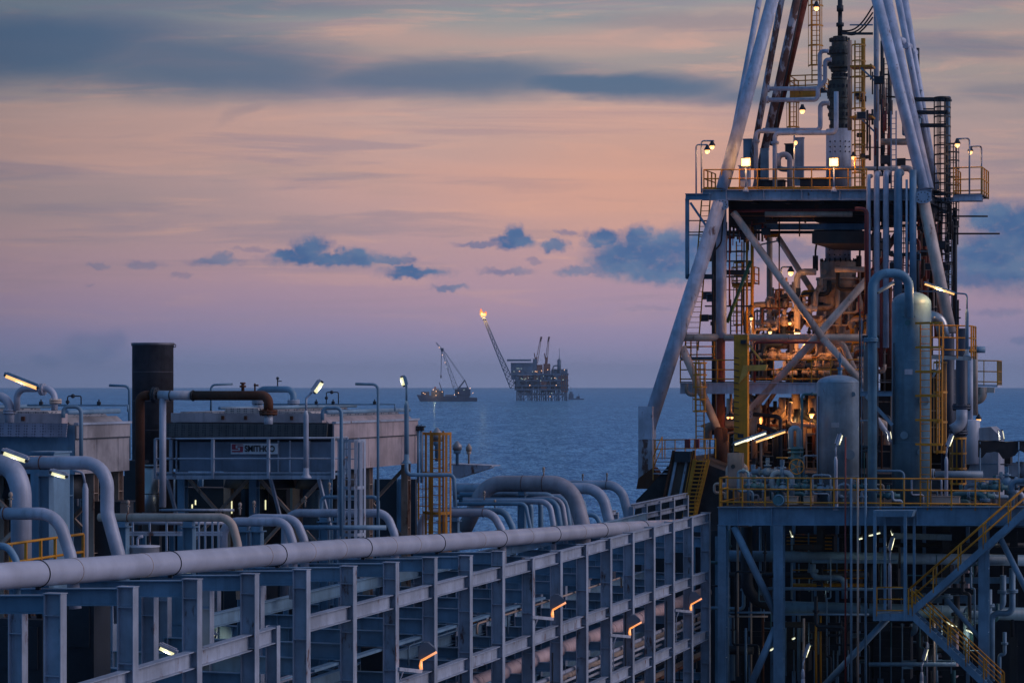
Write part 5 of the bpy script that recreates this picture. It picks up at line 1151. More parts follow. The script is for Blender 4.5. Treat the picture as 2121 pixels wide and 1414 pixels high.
    MB().plate([tp(1.2)(1512, 446), tp(1.2)(1925, 446), tp(1.2)(1925, 416), tp(1.2)(1512, 416)], UX*6).build('dark_zone_fill', DARKBR, t)  # added dark boxes stand for the dark zone under the deck
    MB().plate([tp(2.4)(1512, 470), tp(2.4)(1580, 462), tp(2.4)(1585, 446), tp(2.4)(1512, 446)], UX*4).build('dark_zone_fill', DARKBR, t)
    MB().plate([tp(2.4)(1690, 460), tp(2.4)(1792, 460), tp(2.4)(1792, 446), tp(2.4)(1680, 446)], UX*4).build('dark_zone_fill', DARKBR, t)
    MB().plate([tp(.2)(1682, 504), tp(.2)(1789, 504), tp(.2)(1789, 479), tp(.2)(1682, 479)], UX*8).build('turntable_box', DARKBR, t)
    MB().cyl(tp(.8)(1512, 437), tp(.8)(1770, 435), .09, 8).build('deck_tube', MAROON, t)
    MB().cyl(tp(.6)(1585, 444), tp(.6)(1765, 444), .16, 12).build('deck_tube', BEIGE, t)
    # hung frame at the far left
    MB().bar(tp(-.2)(1423.5, 412), tp(-.2)(1423.5, 577), .2, .2).build('hung_post', BLUE, t)
    MB().bar(tp(-.2)(1430, 420), tp(-.2)(1464, 470), .12, .12).build('hung_post', BLUE, t)
    MB().bar(tp(-.2)(1422, 573), tp(-.2)(1478, 573), .2, .28).build('hung_post', DARK, t)
    for y in (457, 481, 487): MB().bar(tp(-.2)(1424, y), tp(-.2)(1475, y), .06, .06).build('hung_rail', DARK, t)
    for (x1, x2, y, d) in ((1505, 1553, 564, 3), (1505, 1550, 521, 3), (1505, 1553, 541, 3.3), (1505, 1552, 573, 3), (1460, 1560, 634, 2.6)):
        MB().bar(tp(d)(x1, y), tp(d)(x2, y), .06, .09 if y != 564 else .28).build('hung_rail', DARK, t)
    return t
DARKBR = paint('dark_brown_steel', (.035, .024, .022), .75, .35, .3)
RUSTLEG = paint('streaked_rusty_leg_paint', (.50, .50, .56), .5, .72)
CREAML = paint('stained_cream_leg_paint', (.68, .52, .44), .5, .34)
TWR = tower()
def swivel():
    t = thing('swivel_stack', 'dark green stacked swivel rising from a perforated white cylinder in the tower middle', 'swivel', tp(4.5)(1740, 540)); Y = 146.0; k = Y/F
    def seg(name, x, prof, mat, n=28):
        b = P(x, prof[0][1], Y); MB().lathe(b, [(r*k*(.88 if mat is GREEN else 1), (prof[0][1]-y)*k) for r, y in prof], n, ZZ, mat is not GREEN).build(name, mat, t)
    seg('top_shaft', 1740, [(5, 80), (5, 55), (8, 55), (8, 48), (4.5, 47), (4.5, 24), (7, 24), (7, 12), (5, 12), (5, -30)], DARK)
    seg('swivel_head', 1740, [(20, 96), (20, 88), (22, 87), (22, 80), (17, 79), (17, 76)], GREEN)
    seg('swivel_body', 1740.5, [(27, 142), (28, 140), (28, 120), (24, 119), (24, 114), (28, 113), (28, 104), (26, 103), (26, 97)], GREEN)
    seg('swivel_neck', 1738, [(19, 164), (19, 160), (15, 159), (15, 150), (19, 149), (21, 143)], GREEN)
    seg('swivel_body', 1738.5, [(22, 268), (22, 250), (25, 248), (25, 228), (27, 226), (27, 214), (25, 212), (25, 205), (28, 204), (28, 186), (26, 185), (25, 175), (25, 168), (20, 166)], GREEN)
    seg('white_cylinder', 1737, [(26, 392), (26, 268)], LEG); seg('white_cylinder', 1736, [(26.5, 540), (26.5, 416)], LEG)
    for y, rr in ((83, 21), (109, 26), (133, 26), (156, 16), (180, 25), (196, 26), (221, 26), (238, 24), (262, 21)):
        mb = MB(); b = P(1739, y, Y)
        for j in range(14): a = j*.449; mb.box(b+V((math.cos(a)*rr*k*.9, math.sin(a)*rr*k*.9, 0)), (.14, .14, .2))
        mb.build('bolt_ring', DARK, t)
    mb = MB()
    for x0, ys in ((1737, (295, 306, 316)), (1736, (518, 529))):
        for y in ys:
            for i in range(-2, 3): 
                a = i*.42; c = P(x0, y, Y)+V((math.sin(a)*26*k, -math.cos(a)*26*k, 0)); mb.cyl(c+V((0, .02, 0)), c-V((math.sin(-a)*.03, .03, 0)), .045, 8)
    build_each(mb, 'port_hole', DARK, t)
    seg('turntable', 1736, [(54, 502), (54, 484), (50, 483), (50, 466), (40, 464), (36, 456)], DARK, 32)
    seg('collar', 1736, [(46, 580), (46, 575), (37, 574), (38, 545), (35, 540)], CREAM); 
    mb = MB()
    for j in range(20): a = j*.314; mb.cyl(P(1736, 544, Y)+V((math.cos(a)*36*k, math.sin(a)*36*k, 0)), P(1736, 536, Y)+V((math.cos(a)*36*k, math.sin(a)*36*k, 0)), .05, 5)
    mb.build('bolt_ring', DARK, t)
    seg('turret_body', 1736, [(56, 760), (54, 720), (50, 690), (44, 640), (38, 600), (44, 592), (44, 579)], BEIGE, 32)
    seg('turret_base', 1736, [(62, 900), (62, 760), (70, 759), (70, 752), (56, 750)], BEIGE, 32)
    mb = MB(); mb.cyl(P(1706, 672, Y-1.4), P(1706, 672, Y-1.7), .36, 20); mb.cyl(P(1706, 672, Y-1.7), P(1706, 672, Y-1.75), .3, 20); mb.build('manway', CREAM, t); MB().cyl(P(1706, 563, Y-1), P(1706, 563, Y-1.25), .17, 16).build('manway', CREAM, t)
    for (xa, ya, xb, yb, w, m) in ((1735, 584, 1735, 690, 10, BEIGE), (1700, 590, 1662, 660, 12, BEIGE), (1772, 590, 1790, 660, 12, BEIGE), (1700, 690, 1660, 745, 11, CREAM), (1700, 600, 1700, 575, 8, CREAM)):
        MB().tube([P(xa, ya, Y-1.5), P(xb, yb, Y-1.8)], w*k/2, 12).build('turret_strut', m, t)
    for y in (612, 655, 700, 735): MB().ring(P(1736, y, Y), (38+ (y-600)*.125)*k, .05, ZZ, 30, 6).build('stiffening_ring', BEIGE, t)
    for x in (1692, 1779): MB().tube([P(x, 500, Y-.3), P(x-3 if x < 1700 else x+2, 520, Y-.3), P(x-3 if x < 1700 else x, 560, Y-.3)], .06, 8).build('hose', BLACK, t)
    for x in (1689, 1779): MB().box(P(x, 545, Y-.3), (.28, .3, .9)).build('hydraulic_box', DARK, t)
swivel()
GTW = 'process pipes of the tower'
def tpipe(label, pts, d, w, mat, R=None, fl=None, name='tower_pipe'):
    W_ = [tp(q[2] if len(q) > 2 else d)(q[0], q[1]) for q in pts]; t = thing(name, label, 'pipe', W_[-1], GTW)
    MB().tube(fillet(W_, R*K if R else w*K*1.2, 6), w*K/2, 14).build('pipe_run', mat, t)
    if fl:
        for (x, y, a) in fl: MB().flange(tp(d)(x, y), ZZ if a == 'z' else VX, w*K*.85, w*K*.2).build('flange', mat, t)
tpipe('upper pipe curving from the swivel head down to the left', [(1716, 106), (1698, 106), (1698, 184), (1590, 184)], 3.2, 9, WPIPE, 9, [(1592, 184, 'x')])
tpipe('second pipe curving from the swivel down to the left', [(1722, 124), (1709, 124), (1709, 168), (1694, 184), (1694, 207), (1592, 207)], 2.8, 9, WPIPE, 9, [(1590, 207, 'x')])
tpipe('middle pipe elbow leaving the swivel body downwards', [(1718, 214), (1699, 214), (1699, 270), (1580, 270)], 3.4, 10, WPIPE, 9)
tpipe('long pipe rising to the swivel from the wide loop on the deck', [(1566, 390), (1566, 272), (1640, 272), (1640, 273)], 2.6, 9, WPIPE, 9, [(1566, 293, 'z')])
tpipe('white pipe with a tall riser in front of the swivel body', [(1605, 392), (1605, 276), (1732, 275), (1732, 190)], 2.2, 10, WHITE, 10, [(1605, 296, 'z')])
tpipe('fat curled pipe behind the left floodlight', [(1612, 345), (1612, 320), (1636, 320), (1636, 390)], 4.5, 12, WPIPE, 12)
tpipe('pipe elbow under the curled pipe', [(1611, 318), (1611, 350), (1640, 352)], 5.0, 11, BLUE, 12)
tpipe('level pipe across the upper deck', [(1640, 349), (1860, 349)], 6, 9, STEEL, None)
tpipe('brown tinted pipe bend at the right end of the upper deck', [(1866, 349), (1890, 349), (1890, 400)], 3.5, 13, WPIPE, 14)
tpipe('pale level pipe behind the right hand legs', [(1825, 294), (1895, 294)], 5, 14, CREAM)
GVR = ((1799, 365, 470, 9, WHITE, 'leftmost white riser passing the upper deck edge'), (1816, 360, 565, 12, WPIPE, 'second white riser passing the upper deck edge'), (1835, 358, 565, 12, WPIPE, 'third white riser passing the upper deck edge'), (1860, 358, 590, 17, VTALL_, 'thick blue grey riser passing the upper deck edge'), (1878, 372, 565, 5, WHITE, 'thinnest white riser passing the upper deck edge'), (1889, 355, 565, 15, BLUE, 'rightmost blue grey riser passing the upper deck edge')) if 0 else None
for i, (x, y1, y2, w, m, lab) in enumerate(((1799, 365, 720, 9, WHITE, 'leftmost white riser passing the upper deck edge'), (1816, 360, 720, 12, WPIPE, 'second white riser passing the upper deck edge'), (1835, 358, 720, 12, WPIPE, 'third white riser passing the upper deck edge'), (1860, 358, 620, 17, BLUE, 'thick blue grey riser passing the upper deck edge'), (1878, 372, 620, 5, WHITE, 'thinnest white riser passing the upper deck edge'), (1891, 352, 620, 14, BLUE, 'rightmost blue grey riser passing the upper deck edge'))):
    tpipe(lab, [(x+5, y1, 1.5), (x, y1, -.4), (x, y2, -.4)] if i < 4 else [(x, y1, -.4), (x, y2, -.4)], -.4, w, m, w*.9)
tpipe('maroon pipe dropping beside the leftmost white riser', [(1771, 432), (1795, 434), (1795, 650)], -.6, 9, MAROON, 10)
for i, x in enumerate((1806, 1824, 1843)):
    tpipe(['leftmost rusty red riser with white bands', 'middle rusty red riser with white bands', 'rightmost rusty red riser with white bands'][i], [(x, 560), (x, 760)], 1.2, 10, [RED, MAROON, RED][i])
tpipe('beige pipe elbow climbing left of the turret collar', [(1651, 690), (1651, 563), (1690, 563)], 4, 14, CREAM, 16)
tpipe('beige level pipe right of the turret collar', [(1730, 558), (1795, 558)], 3.2, 12, CREAM)
tpipe('brown curved pipe at the left of the turret machinery', [(1548, 700), (1548, 632), (1592, 630)], 4, 12, BEIGE, 22, [(1592, 630, 'x')])
tpipe('red brown pipe hooping under the tube ring', [(1563, 790), (1563, 709), (1700, 709)], .0, 5, MAROON, 6)
tpipe('beige elbow pipe below the lower platform at left', [(1422, 795), (1422, 816), (1440, 818)], -.2, 8, BEIGE, 10)
tpipe('cream pipe curve at the right of the cross braces', [(1710, 705), (1745, 712), (1775, 780)], 1.2, 14, CREAM, 20)
tpipe('level dark green pipe below the upper deck', [(1590, 486), (1615, 486)], 7, 12, YELD)
for i, (x, y1, y2, m, w) in enumerate(((1511, 420, 635, MAROON, 4), (1505, 460, 540, DARK, 3), (1614, 440, 690, RUSTY, 3), (1541, 470, 690, DARK, 3), (1547, 500, 690, YELD, 5), (1558, 470, 690, YELD, 7), (1536, 590, 700, DARK, 3), (1668, 420, 462, DARK, 4), (1656, 420, 490, DARK, 3), (1478, 610, 690, DARK, 3))):
    tag(MB().cyl(tp(3)(x, y2), tp(3)(x, y1), w*K/2, 8).build('hanging_line', m), 'thin upright line hanging under the upper deck of the tower', 'conduit', 'thin upright lines under the upper deck')
tag(MB().cyl(tp(1.5)(1555, 540), tp(1.5)(1506, 668), .11, 10).build('green_ram', paint('dark_green_paint', (.03, .12, .06), .5, .1)), 'dark green hydraulic ram slanting beside the corner column', 'ram')
# machinery around the turret
def mach():
    rnd = random.Random(3)
    lab = ['upper left of the turret', 'low left of the turret beside the yellow conduit', 'above the ring tube at left', 'above the ring tube near the cross brace', 'below the ring tube at left', 'below the ring tube near the turret', 'right of the cross brace', 'lower right of the cross brace', 'on the lower platform at left', 'on the lower platform at right']
    for i, (x, y, s, d, m) in enumerate([(1610, 632, 1.3, 5, BEIGE), (1594, 668, 1.2, 5, CREAM), (1625, 668, 1.2, 4, BEIGE), (1666, 640, 1.1, 4, CREAM), (1600, 735, 1.2, 4, BEIGE), (1650, 740, 1.3, 4, CREAM), (1740, 735, 1.2, 3, BEIGE), (1770, 760, 1.1, 3, BEIGE), (1625, 772, 1.1, 4, CREAM), (1690, 770, 1.2, 4, BEIGE)]):
        valve(tp(d)(x, y), s*1.15, m, i % 3 == 0, YELD, 'turret_valve', 'beige flanged valve %s' % lab[i])
        pass
    for i in range(90):
        x = rnd.uniform(1550, 1790); y = rnd.uniform(625, 805); d = rnd.uniform(3, 9)
        if 620 < y < 660 and x > 1690: y += 120
        c = tp(d)(x, y); w = rnd.uniform(.5, 1.8); h = rnd.uniform(.3, 1.4); r = rnd.choice([.06, .09, .14])
        m = rnd.choice([BEIGE, CREAM, BEIGE, RUSTY, DARK, YELD])
        tag(MB().pipe([c, c+ZZ*h, c+ZZ*h+VX*w, c+ZZ*h*1.8+VX*w], r, r*2.4, 10).flange(c+ZZ*h*.5, ZZ, r*1.7, r*.4).build('crooked_pipe', m), 'crooked small pipe in the turret machinery', 'pipe', 'crooked small pipes in the turret machinery')
    for i in range(100):
        x = rnd.uniform(1505, 1800); y1 = rnd.uniform(812, 850); y2 = rnd.uniform(880, 975); d = rnd.uniform(1.5, 12)
        m = rnd.choice([BEIGE, RUSTY, BEIGE, DARK, CREAM]); r = rnd.choice([.05, .08, .12, .2, .26])
        a = tp(d)(x, y1); b = tp(d)(x, y2); w = rnd.uniform(-2, 2)
        tag(MB().pipe([a, a-ZZ*rnd.uniform(.6, 1.4), a-ZZ*1.4+VX*w, b+VX*w], r, r*2, 8).build('crooked_riser', m), 'crooked riser below the lower platform of the tower', 'pipe', 'crooked risers below the lower platform')
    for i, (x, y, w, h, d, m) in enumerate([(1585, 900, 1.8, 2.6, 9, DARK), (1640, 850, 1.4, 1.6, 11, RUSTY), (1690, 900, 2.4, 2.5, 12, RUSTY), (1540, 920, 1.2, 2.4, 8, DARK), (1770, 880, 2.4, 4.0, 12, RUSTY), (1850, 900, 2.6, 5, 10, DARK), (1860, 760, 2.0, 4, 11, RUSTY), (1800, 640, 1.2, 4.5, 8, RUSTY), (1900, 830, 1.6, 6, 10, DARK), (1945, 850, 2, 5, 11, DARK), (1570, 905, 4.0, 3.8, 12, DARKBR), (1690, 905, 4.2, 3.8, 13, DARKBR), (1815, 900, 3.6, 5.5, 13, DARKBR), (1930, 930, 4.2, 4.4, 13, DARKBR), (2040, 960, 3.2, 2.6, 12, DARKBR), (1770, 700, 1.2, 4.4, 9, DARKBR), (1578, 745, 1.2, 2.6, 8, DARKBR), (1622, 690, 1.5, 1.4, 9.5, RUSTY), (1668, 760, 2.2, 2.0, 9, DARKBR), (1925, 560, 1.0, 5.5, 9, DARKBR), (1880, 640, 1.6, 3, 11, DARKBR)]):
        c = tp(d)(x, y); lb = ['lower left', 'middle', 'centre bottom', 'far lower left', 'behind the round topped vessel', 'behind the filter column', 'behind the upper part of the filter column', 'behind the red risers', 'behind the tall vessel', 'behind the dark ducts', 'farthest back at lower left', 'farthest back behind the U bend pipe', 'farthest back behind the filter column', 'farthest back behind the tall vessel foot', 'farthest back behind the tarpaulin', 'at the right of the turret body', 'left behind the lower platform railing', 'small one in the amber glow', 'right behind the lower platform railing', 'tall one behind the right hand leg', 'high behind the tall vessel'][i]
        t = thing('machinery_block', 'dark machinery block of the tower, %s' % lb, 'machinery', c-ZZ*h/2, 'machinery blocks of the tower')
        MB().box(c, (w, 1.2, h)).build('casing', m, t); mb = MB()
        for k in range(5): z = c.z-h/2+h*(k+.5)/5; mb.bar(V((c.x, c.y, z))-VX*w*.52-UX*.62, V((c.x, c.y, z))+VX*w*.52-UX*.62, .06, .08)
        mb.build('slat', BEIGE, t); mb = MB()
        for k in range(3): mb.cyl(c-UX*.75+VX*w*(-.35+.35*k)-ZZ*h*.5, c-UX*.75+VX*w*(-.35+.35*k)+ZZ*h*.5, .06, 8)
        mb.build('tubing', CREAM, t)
mach()
# platforms
def platf(name, label, x1, x2, y1, y2, d, dep, mat, rail=None, rl='', posts=None):
    t = thing(name, label, 'platform', tp(d)(x1, y2)); A, B = tp(d)(x1, y1), tp(d)(x2, y1); B.z = A.z if abs(B.z-A.z) < .6 else B.z; h = (y2-y1)*K
    MB().plate([A, B, B+UX*dep, A+UX*dep], -ZZ*.06).build('grating', DARK, t); MB().ibeam(A-ZZ*(h/2+.07), B-ZZ*(h/2+.07), h, .25).build('edge_beam', mat, t)
    if rail: railing('tower_railing', rl, [A+UX*dep*.9, A+UX*.03, B+UX*.03, B+UX*dep*.9] if dep < 5 else [A+UX*.03, B+UX*.03], rail, YEL, sp=1.15, r=.036, rails=(1, .55, .12), post=.04, group='yellow railings of the tower')
    return t
railing('tower_railing', 'yellow railing along the front of the upper tower deck', [tp(-.1)(1458, 393)+UX*3, tp(-.1)(1458, 393), tp(-.1)(1795, 392)], 1.16, YELD, sp=1.1, r=.036, rails=(1, .55, .1), toe=True, post=.04, group='yellow railings of the tower')
platf('lower_platform', 'wide lower platform of the tower with a pale edge beam', 1409, 1800, 790, 813, .3, 10, WHITE, 1.25, 'yellow railing along the lower tower platform')
platf('side_platform', 'small platform left of the corner column above the lower platform', 1409, 1478, 739, 744, 1.2, 3, BLUE, 1.1, 'yellow railing of the small platform left of the corner column')
platf('side_platform', 'right hand balcony of the upper tower deck', 1975, 2034, 402, 414, 2.0, 3.5, WHITE, 1.5, 'yellow railing of the right hand upper balcony')
platf('mid_platform', 'small yellow platform behind the swivel between two ladders', 1636, 1700, 181, 201, 8, 3, YELD, .7, 'small railing between the two ladders behind the swivel')
platf('hung_platform', 'small yellow platform hanging beside the yellow conduits', 1516, 1562, 585, 592, 3.4, 1.5, YELD, .9, 'railing of the small hanging yellow platform')
for i, (y, x1, x2) in enumerate(((206, 1891, 1966), (233, 1895, 1962), (260, 1900, 1960))):
    t = thing('grating_arm', ['top dark grating arm joining the legs to the black cage', 'middle dark grating arm joining the legs to the black cage', 'lowest dark grating arm joining the legs to the black cage'][i], 'platform', tp(3)(x1, y), 'dark grating arms')
    a, b = tp(3)(x1, y), tp(3)(x2, y); MB().plate([a, b, b+UX*1.2, a+UX*1.2], ZZ*.12).build('grating', DARK, t); MB().bar(a, a+UX*1.2, .1, .2).build('edge_beam', BLUE, t)
# ladders and cages
def lad(label, x, y1, y2, d, wpx, mat, cage=None, cr=None, name='tower_ladder', x2=None, cn=5, hoop=1.1, out=None):
    ladder(name, label, tp(d)(x, y2), tp(d)(x2 if x2 is not None else x, y1), wpx*K, mat, cage=cage, cr=cr or .5, out=out if out is not None else -UX, cn=cn, hoop=hoop, r=.035, rung=.3, group='ladders of the tower')
lad('tall yellow caged ladder behind the swivel, top left', 1690, -30, 172, 7, 17, YELD, (1.0, 5.8), .44, x2=1690, hoop=1.15, cn=4)
lad('short yellow caged ladder below the small middle platform', 1643, 205, 268, 8, 14, YELD, (.1, 1.6), .38, cn=4)
lad('grey ladder behind the tube columns right of the swivel', 1836, 120, 345, 8, 10, DARK)
lad('black caged ladder at the right of the upper legs', 1952, 200, 420, 3, 14, BLACK, (.0, 6.0), .48, hoop=.55, cn=7)
lad('short black caged ladder right of the tall black cage', 1974, 290, 470, 5, 12, BLACK, (.0, 4.8), .36, hoop=.5, cn=6)
lad('black caged ladder hanging below the upper deck at right', 1957, 415, 695, 3, 14, BLACK, (.0, 7.6), .42, hoop=.6, cn=6)
lad('steep yellow stair ladder under the left end of the upper deck', 1450, 415, 570, .6, 18, YELD, x2=1462)
lad('steep yellow stair ladder behind the white outer leg', 1432, 577, 726, .4, 28, YELD, x2=1444)
lad('yellow caged ladder at the left under the small platform', 1450, 745, 930, -.3, 17, YELD, (2.2, 5.0), .4, hoop=.7, cn=4)
lad('yellow ladder left of the rear column below the deck', 1531, 500, 690, 5, 12, YELD, (.5, 4.2), .32, hoop=.8, cn=3)
lad('yellow ladder tower just right of the swivel, upper part', 1779, 84, 230, 3.5, 16, YELD, (.1, 3.8), .40, hoop=.9, cn=4)
lad('yellow ladder tower just right of the swivel, lower part', 1779, 232, 392, 3.5, 16, YELD, (.1, 4.2), .40, hoop=.9, cn=4)
lad('white ladder in front of the right legs', 1851, 230, 392, 1.2, 10, STEEL)
for i, (x, y, d) in enumerate(((1778, 138, 3.3), (1778, 243, 3.3))):
    t = thing('ladder_landing', ['upper yellow landing beside the swivel', 'lower yellow landing beside the swivel'][i], 'platform', tp(d)(x, y), 'yellow landings beside the swivel'); a = tp(d)(x-12, y); MB().box(a+VX*.5+UX*.5, (1.3, 1.2, .12)).build('floor', YELD, t); MB().bar(a+VX*.5-ZZ*.1, a+VX*1.4-ZZ*1.0, .1, .1).build('knee_brace', BLUE, t)
def bits():
    # white stanchions and equipment on the upper deck
    for i, (x, y1, y2, w, d, m, lab) in enumerate([(1543, 345, 392, 22, 1.0, LEG, 'white square post under the left floodlight'), (1656, 287, 385, 18, 8, STEEL, 'pale grey steel column behind the middle of the upper deck'), (1584, 310, 392, 16, 5, BLUE, 'grey equipment column left of the curled pipe'), (1549, 290, 345, 18, 8, BLUE, 'dark backed panel behind the left legs'), (1640, 300, 330, 26, 8.5, DARK, 'dark valve panel behind the curled pipe'), (1690, 372, 392, 60, 5, DARK, 'low dark skid on the upper deck'), (1600, 376, 392, 50, 4, DARK, 'low dark skid at the left of the upper deck'), (1888, 245, 280, 36, 5, BLUE, 'grey panel behind the right legs'), (1895, 190, 222, 28, 7, STEEL, 'pale panel between the right legs')]):
        a, b = tp(d)(x, y2), tp(d)(x, y1); t = thing('deck_cabinet', lab, 'cabinet', a, 'posts and panels on the upper deck'); h = (b-a).length
        MB().box((a+b)/2, (w*K, w*K*.7, h)).build('casing', m, t); MB().box(b+ZZ*.03, (w*K*1.15, w*K*.85, .06)).build('cap', m, t)
        mb = MB(); mb.box((a+b)/2-UX*w*K*.36, (w*K*.7, .02, h*.8)); mb.build('door_panel', m, t)
    # hoses fanning out from the shaft
    for i, (y1, y2) in enumerate(((13, 62), (26, 64), (36, 66))):
        a = tp(6)(1808, y1); b = tp(6)(1745, y2+2); pts = [a.lerp(b, k/10)-ZZ*(math.sin(math.pi*k/10)*.5-(k/10)**3*0) for k in range(11)]
        tag(MB().tube(pts, .05, 8).build('hose', BLACK), ['highest of three black hoses slung from the top shaft', 'middle of three black hoses slung from the top shaft', 'lowest of three black hoses slung from the top shaft'][i], 'hose', 'black hoses from the top shaft')
    tag(MB().bar(tp(6)(1745, 70), tp(6)(1808, 70), .12, .14).build('shaft_bracket', DARK), 'dark bracket bracing the top shaft', 'bracket')
    tag(MB().bar(tp(6)(1760, 52), tp(6)(1808, 52), .06, .08).build('hose_tray', BLUE), 'thin upper tray beside the top shaft', 'bracket')
    for i, (x1, x2, y) in enumerate(((1965, 2046, 448), (1978, 2071, 484))):
        tag(MB().cyl(tp(4)(x1, y), tp(4)(x2, y), .05, 8).build('whip_rod', BLACK), ['upper black rod pointing right from the tower', 'lower and longer black rod pointing right from the tower'][i], 'rod', 'black rods at the right of the tower')
    # yellow crane post
    t = thing('yellow_post', 'tall flat yellow post with a short arm in front of the tower base', 'post', tp(-2)(1534, 975)); pl = tp(-2)
    MB().plate([pl(1520, 975), pl(1548, 975), pl(1548, 693), pl(1520, 693)], UX*.5).build('column', YEL, t)
    MB().plate([pl(1549, 768), pl(1585, 767), pl(1589, 755), pl(1549, 756)], UX*.3).build('arm', paint('pale_yellow_paint', (.95, .42, .07), .5, .2), t)
    MB().plate([pl(1540, 756), pl(1549, 756), pl(1549, 775), pl(1530, 795)], -UX*.08).build('gusset', MT['pale_yellow_paint'], t)
    MB().bar(pl(1549, 712), pl(1580, 750), .06, .1).build('stay', MT['pale_yellow_paint'], t)
    MB().box(pl(1541, 708)-UX*.1, (.3, .2, .22)).build('lamp_bracket', DARK, t)
    mb = MB()
    for k in range(17): mb.bar(pl(1520, 740+k*13)-UX*.03, pl(1531, 742+k*13)-UX*.03, .04, .04)
    build_each(mb, 'step', DARK, t)
    MB().plate([pl(1528, 898), pl(1540, 898), pl(1540, 906), pl(1528, 906)], -UX*.02).build('plate', DARK, t)
    # bits of detail
    for i, (x, y) in enumerate(((1494, 652), (1504, 674), (1588, 740))):
        pass
bits()
# lamps of the tower
GB = 'round warm lamps of the tower'
def bulb(x, y, d, label, r=5, arm=None, e=14, glass=None, pole=None, cap=True):
    c = tp(d)(x, y); t = thing('bulb_lamp', label, 'lamp', c, GB)
    cp = t
    if cap: cp = MB().lathe(c+ZZ*r*K*.35, [(r*K*1.3, 0), (r*K*1.3, r*K*.5), (r*K*.8, r*K*1.3), (r*K*.5, r*K*2.2)], 14).build('cap', DARK, t)
    MB().ball(c, r*K, 12, 1.15).build('lamp_glass', glass or GWARM, cp)
    if arm:
        mb = MB(); mb.pipe([tp(d)(*q) for q in arm], .05, .15, 8); mb.build('arm', STEEL, t)
    light('lamp_light', c-ZZ*.35-UX*.25, (1, .40, .10) if e > 50 else WARM, e, .15, t)
bulb(1465, 313, -.3, 'lower bulb lamp on the tall posts at the upper deck left end', 5, [(1465, 303), (1465, 300), (1442, 300), (1442, 405)])
bulb(1475, 304, .4, 'upper bulb lamp on the tall posts at the upper deck left end', 5, [(1475, 295), (1480, 292), (1453, 292), (1453, 400)])
bulb(1983, 300, 2, 'left bulb lamp on the posts of the right balcony', 5, [(1983, 291), (1980, 288), (2008, 287), (2008, 402)])
bulb(2010, 315, 2.5, 'right bulb lamp on the posts of the right balcony', 4.5, [(2010, 305), (2012, 304), (2033, 303), (2033, 412)])
bulb(1691, 17, 5, 'bulb lamp hanging high at the top of the tall ladder', 5.5)
bulb(1662, 230, 6, 'bulb lamp hanging under the small middle platform', 5.5)
bulb(1648, 296, 3, 'small bulb lamp on a white post behind the upper railing', 4, [(1645, 394), (1645, 280)], cap=False)
bulb(1768, 326, 3, 'small bulb lamp right of the right floodlight', 4.5)
bulb(1638, 565, 3, 'bulb lamp hanging left of the turret collar', 5.5, [(1638, 556), (1636, 553), (1618, 553), (1618, 580)], e=20)
bulb(1556, 659, 2, 'bulb lamp on the short yellow post left of the turret', 3.5, [(1556, 664), (1556, 695)], e=10)
bulb(1571, 858, 3, 'orange bulb lamp below the lower platform, left one', 5, e=60)
bulb(1682, 859, 4, 'orange bulb lamp below the lower platform, right one', 6, e=60)
bulb(1647, 858, 4, 'small pale bulb between the two orange ones', 3, glass=GCOOL, e=6)
bulb(1638, 833, 5, 'faint bulb just under the edge of the lower platform', 3.5, e=51)
bulb(1508, 864, .0, 'small lit lamp left of the yellow post', 3, e=6); bulb(1516, 864, .2, 'twin small lit lamp touching the yellow post', 3, e=4)
bulb(1636, 669, 2.2, 'small orange lamp in the glow beside the turret, upper left', 3.5, e=65, glass=GORG)
bulb(1649, 690, 1.6, 'orange lamp in the brightest glow beside the turret', 4, e=150)
bulb(1654, 690, 1.9, 'twin orange lamp in the brightest glow beside the turret', 3.5, e=60)
bulb(1595, 688, 2.0, 'bright square lamp left of the orange glow', 3.8, e=18)
for i, (x, d) in enumerate(((1545, -.3), (1727, -.3))):
    c = tp(d)(x, 336); t = thing('floodlight', ['left square floodlight shining on the upper deck', 'right square floodlight shining before the white cylinder'][i], 'floodlight', tp(d)(x, 394), 'square floodlights on the upper deck')
    hs = MB().box(c+UX*.14, (.58, .26, .54)).build('housing', DARK, t); MB().box(c-UX*.01, (.50, .03, .44)).build('lamp_glass', GFLOOD, hs)
    mb = MB(); mb.cyl(tp(d)(x, 395), tp(d)(x, 348), .05, 8); mb.lathe(tp(d)(x, 398), [(.2, 0), (.16, .1), (.06, .3)], 12); mb.build('post', STEEL, t)
    light('lamp_light', c-UX*.5, (1, .45, .12), 60, .25, t)
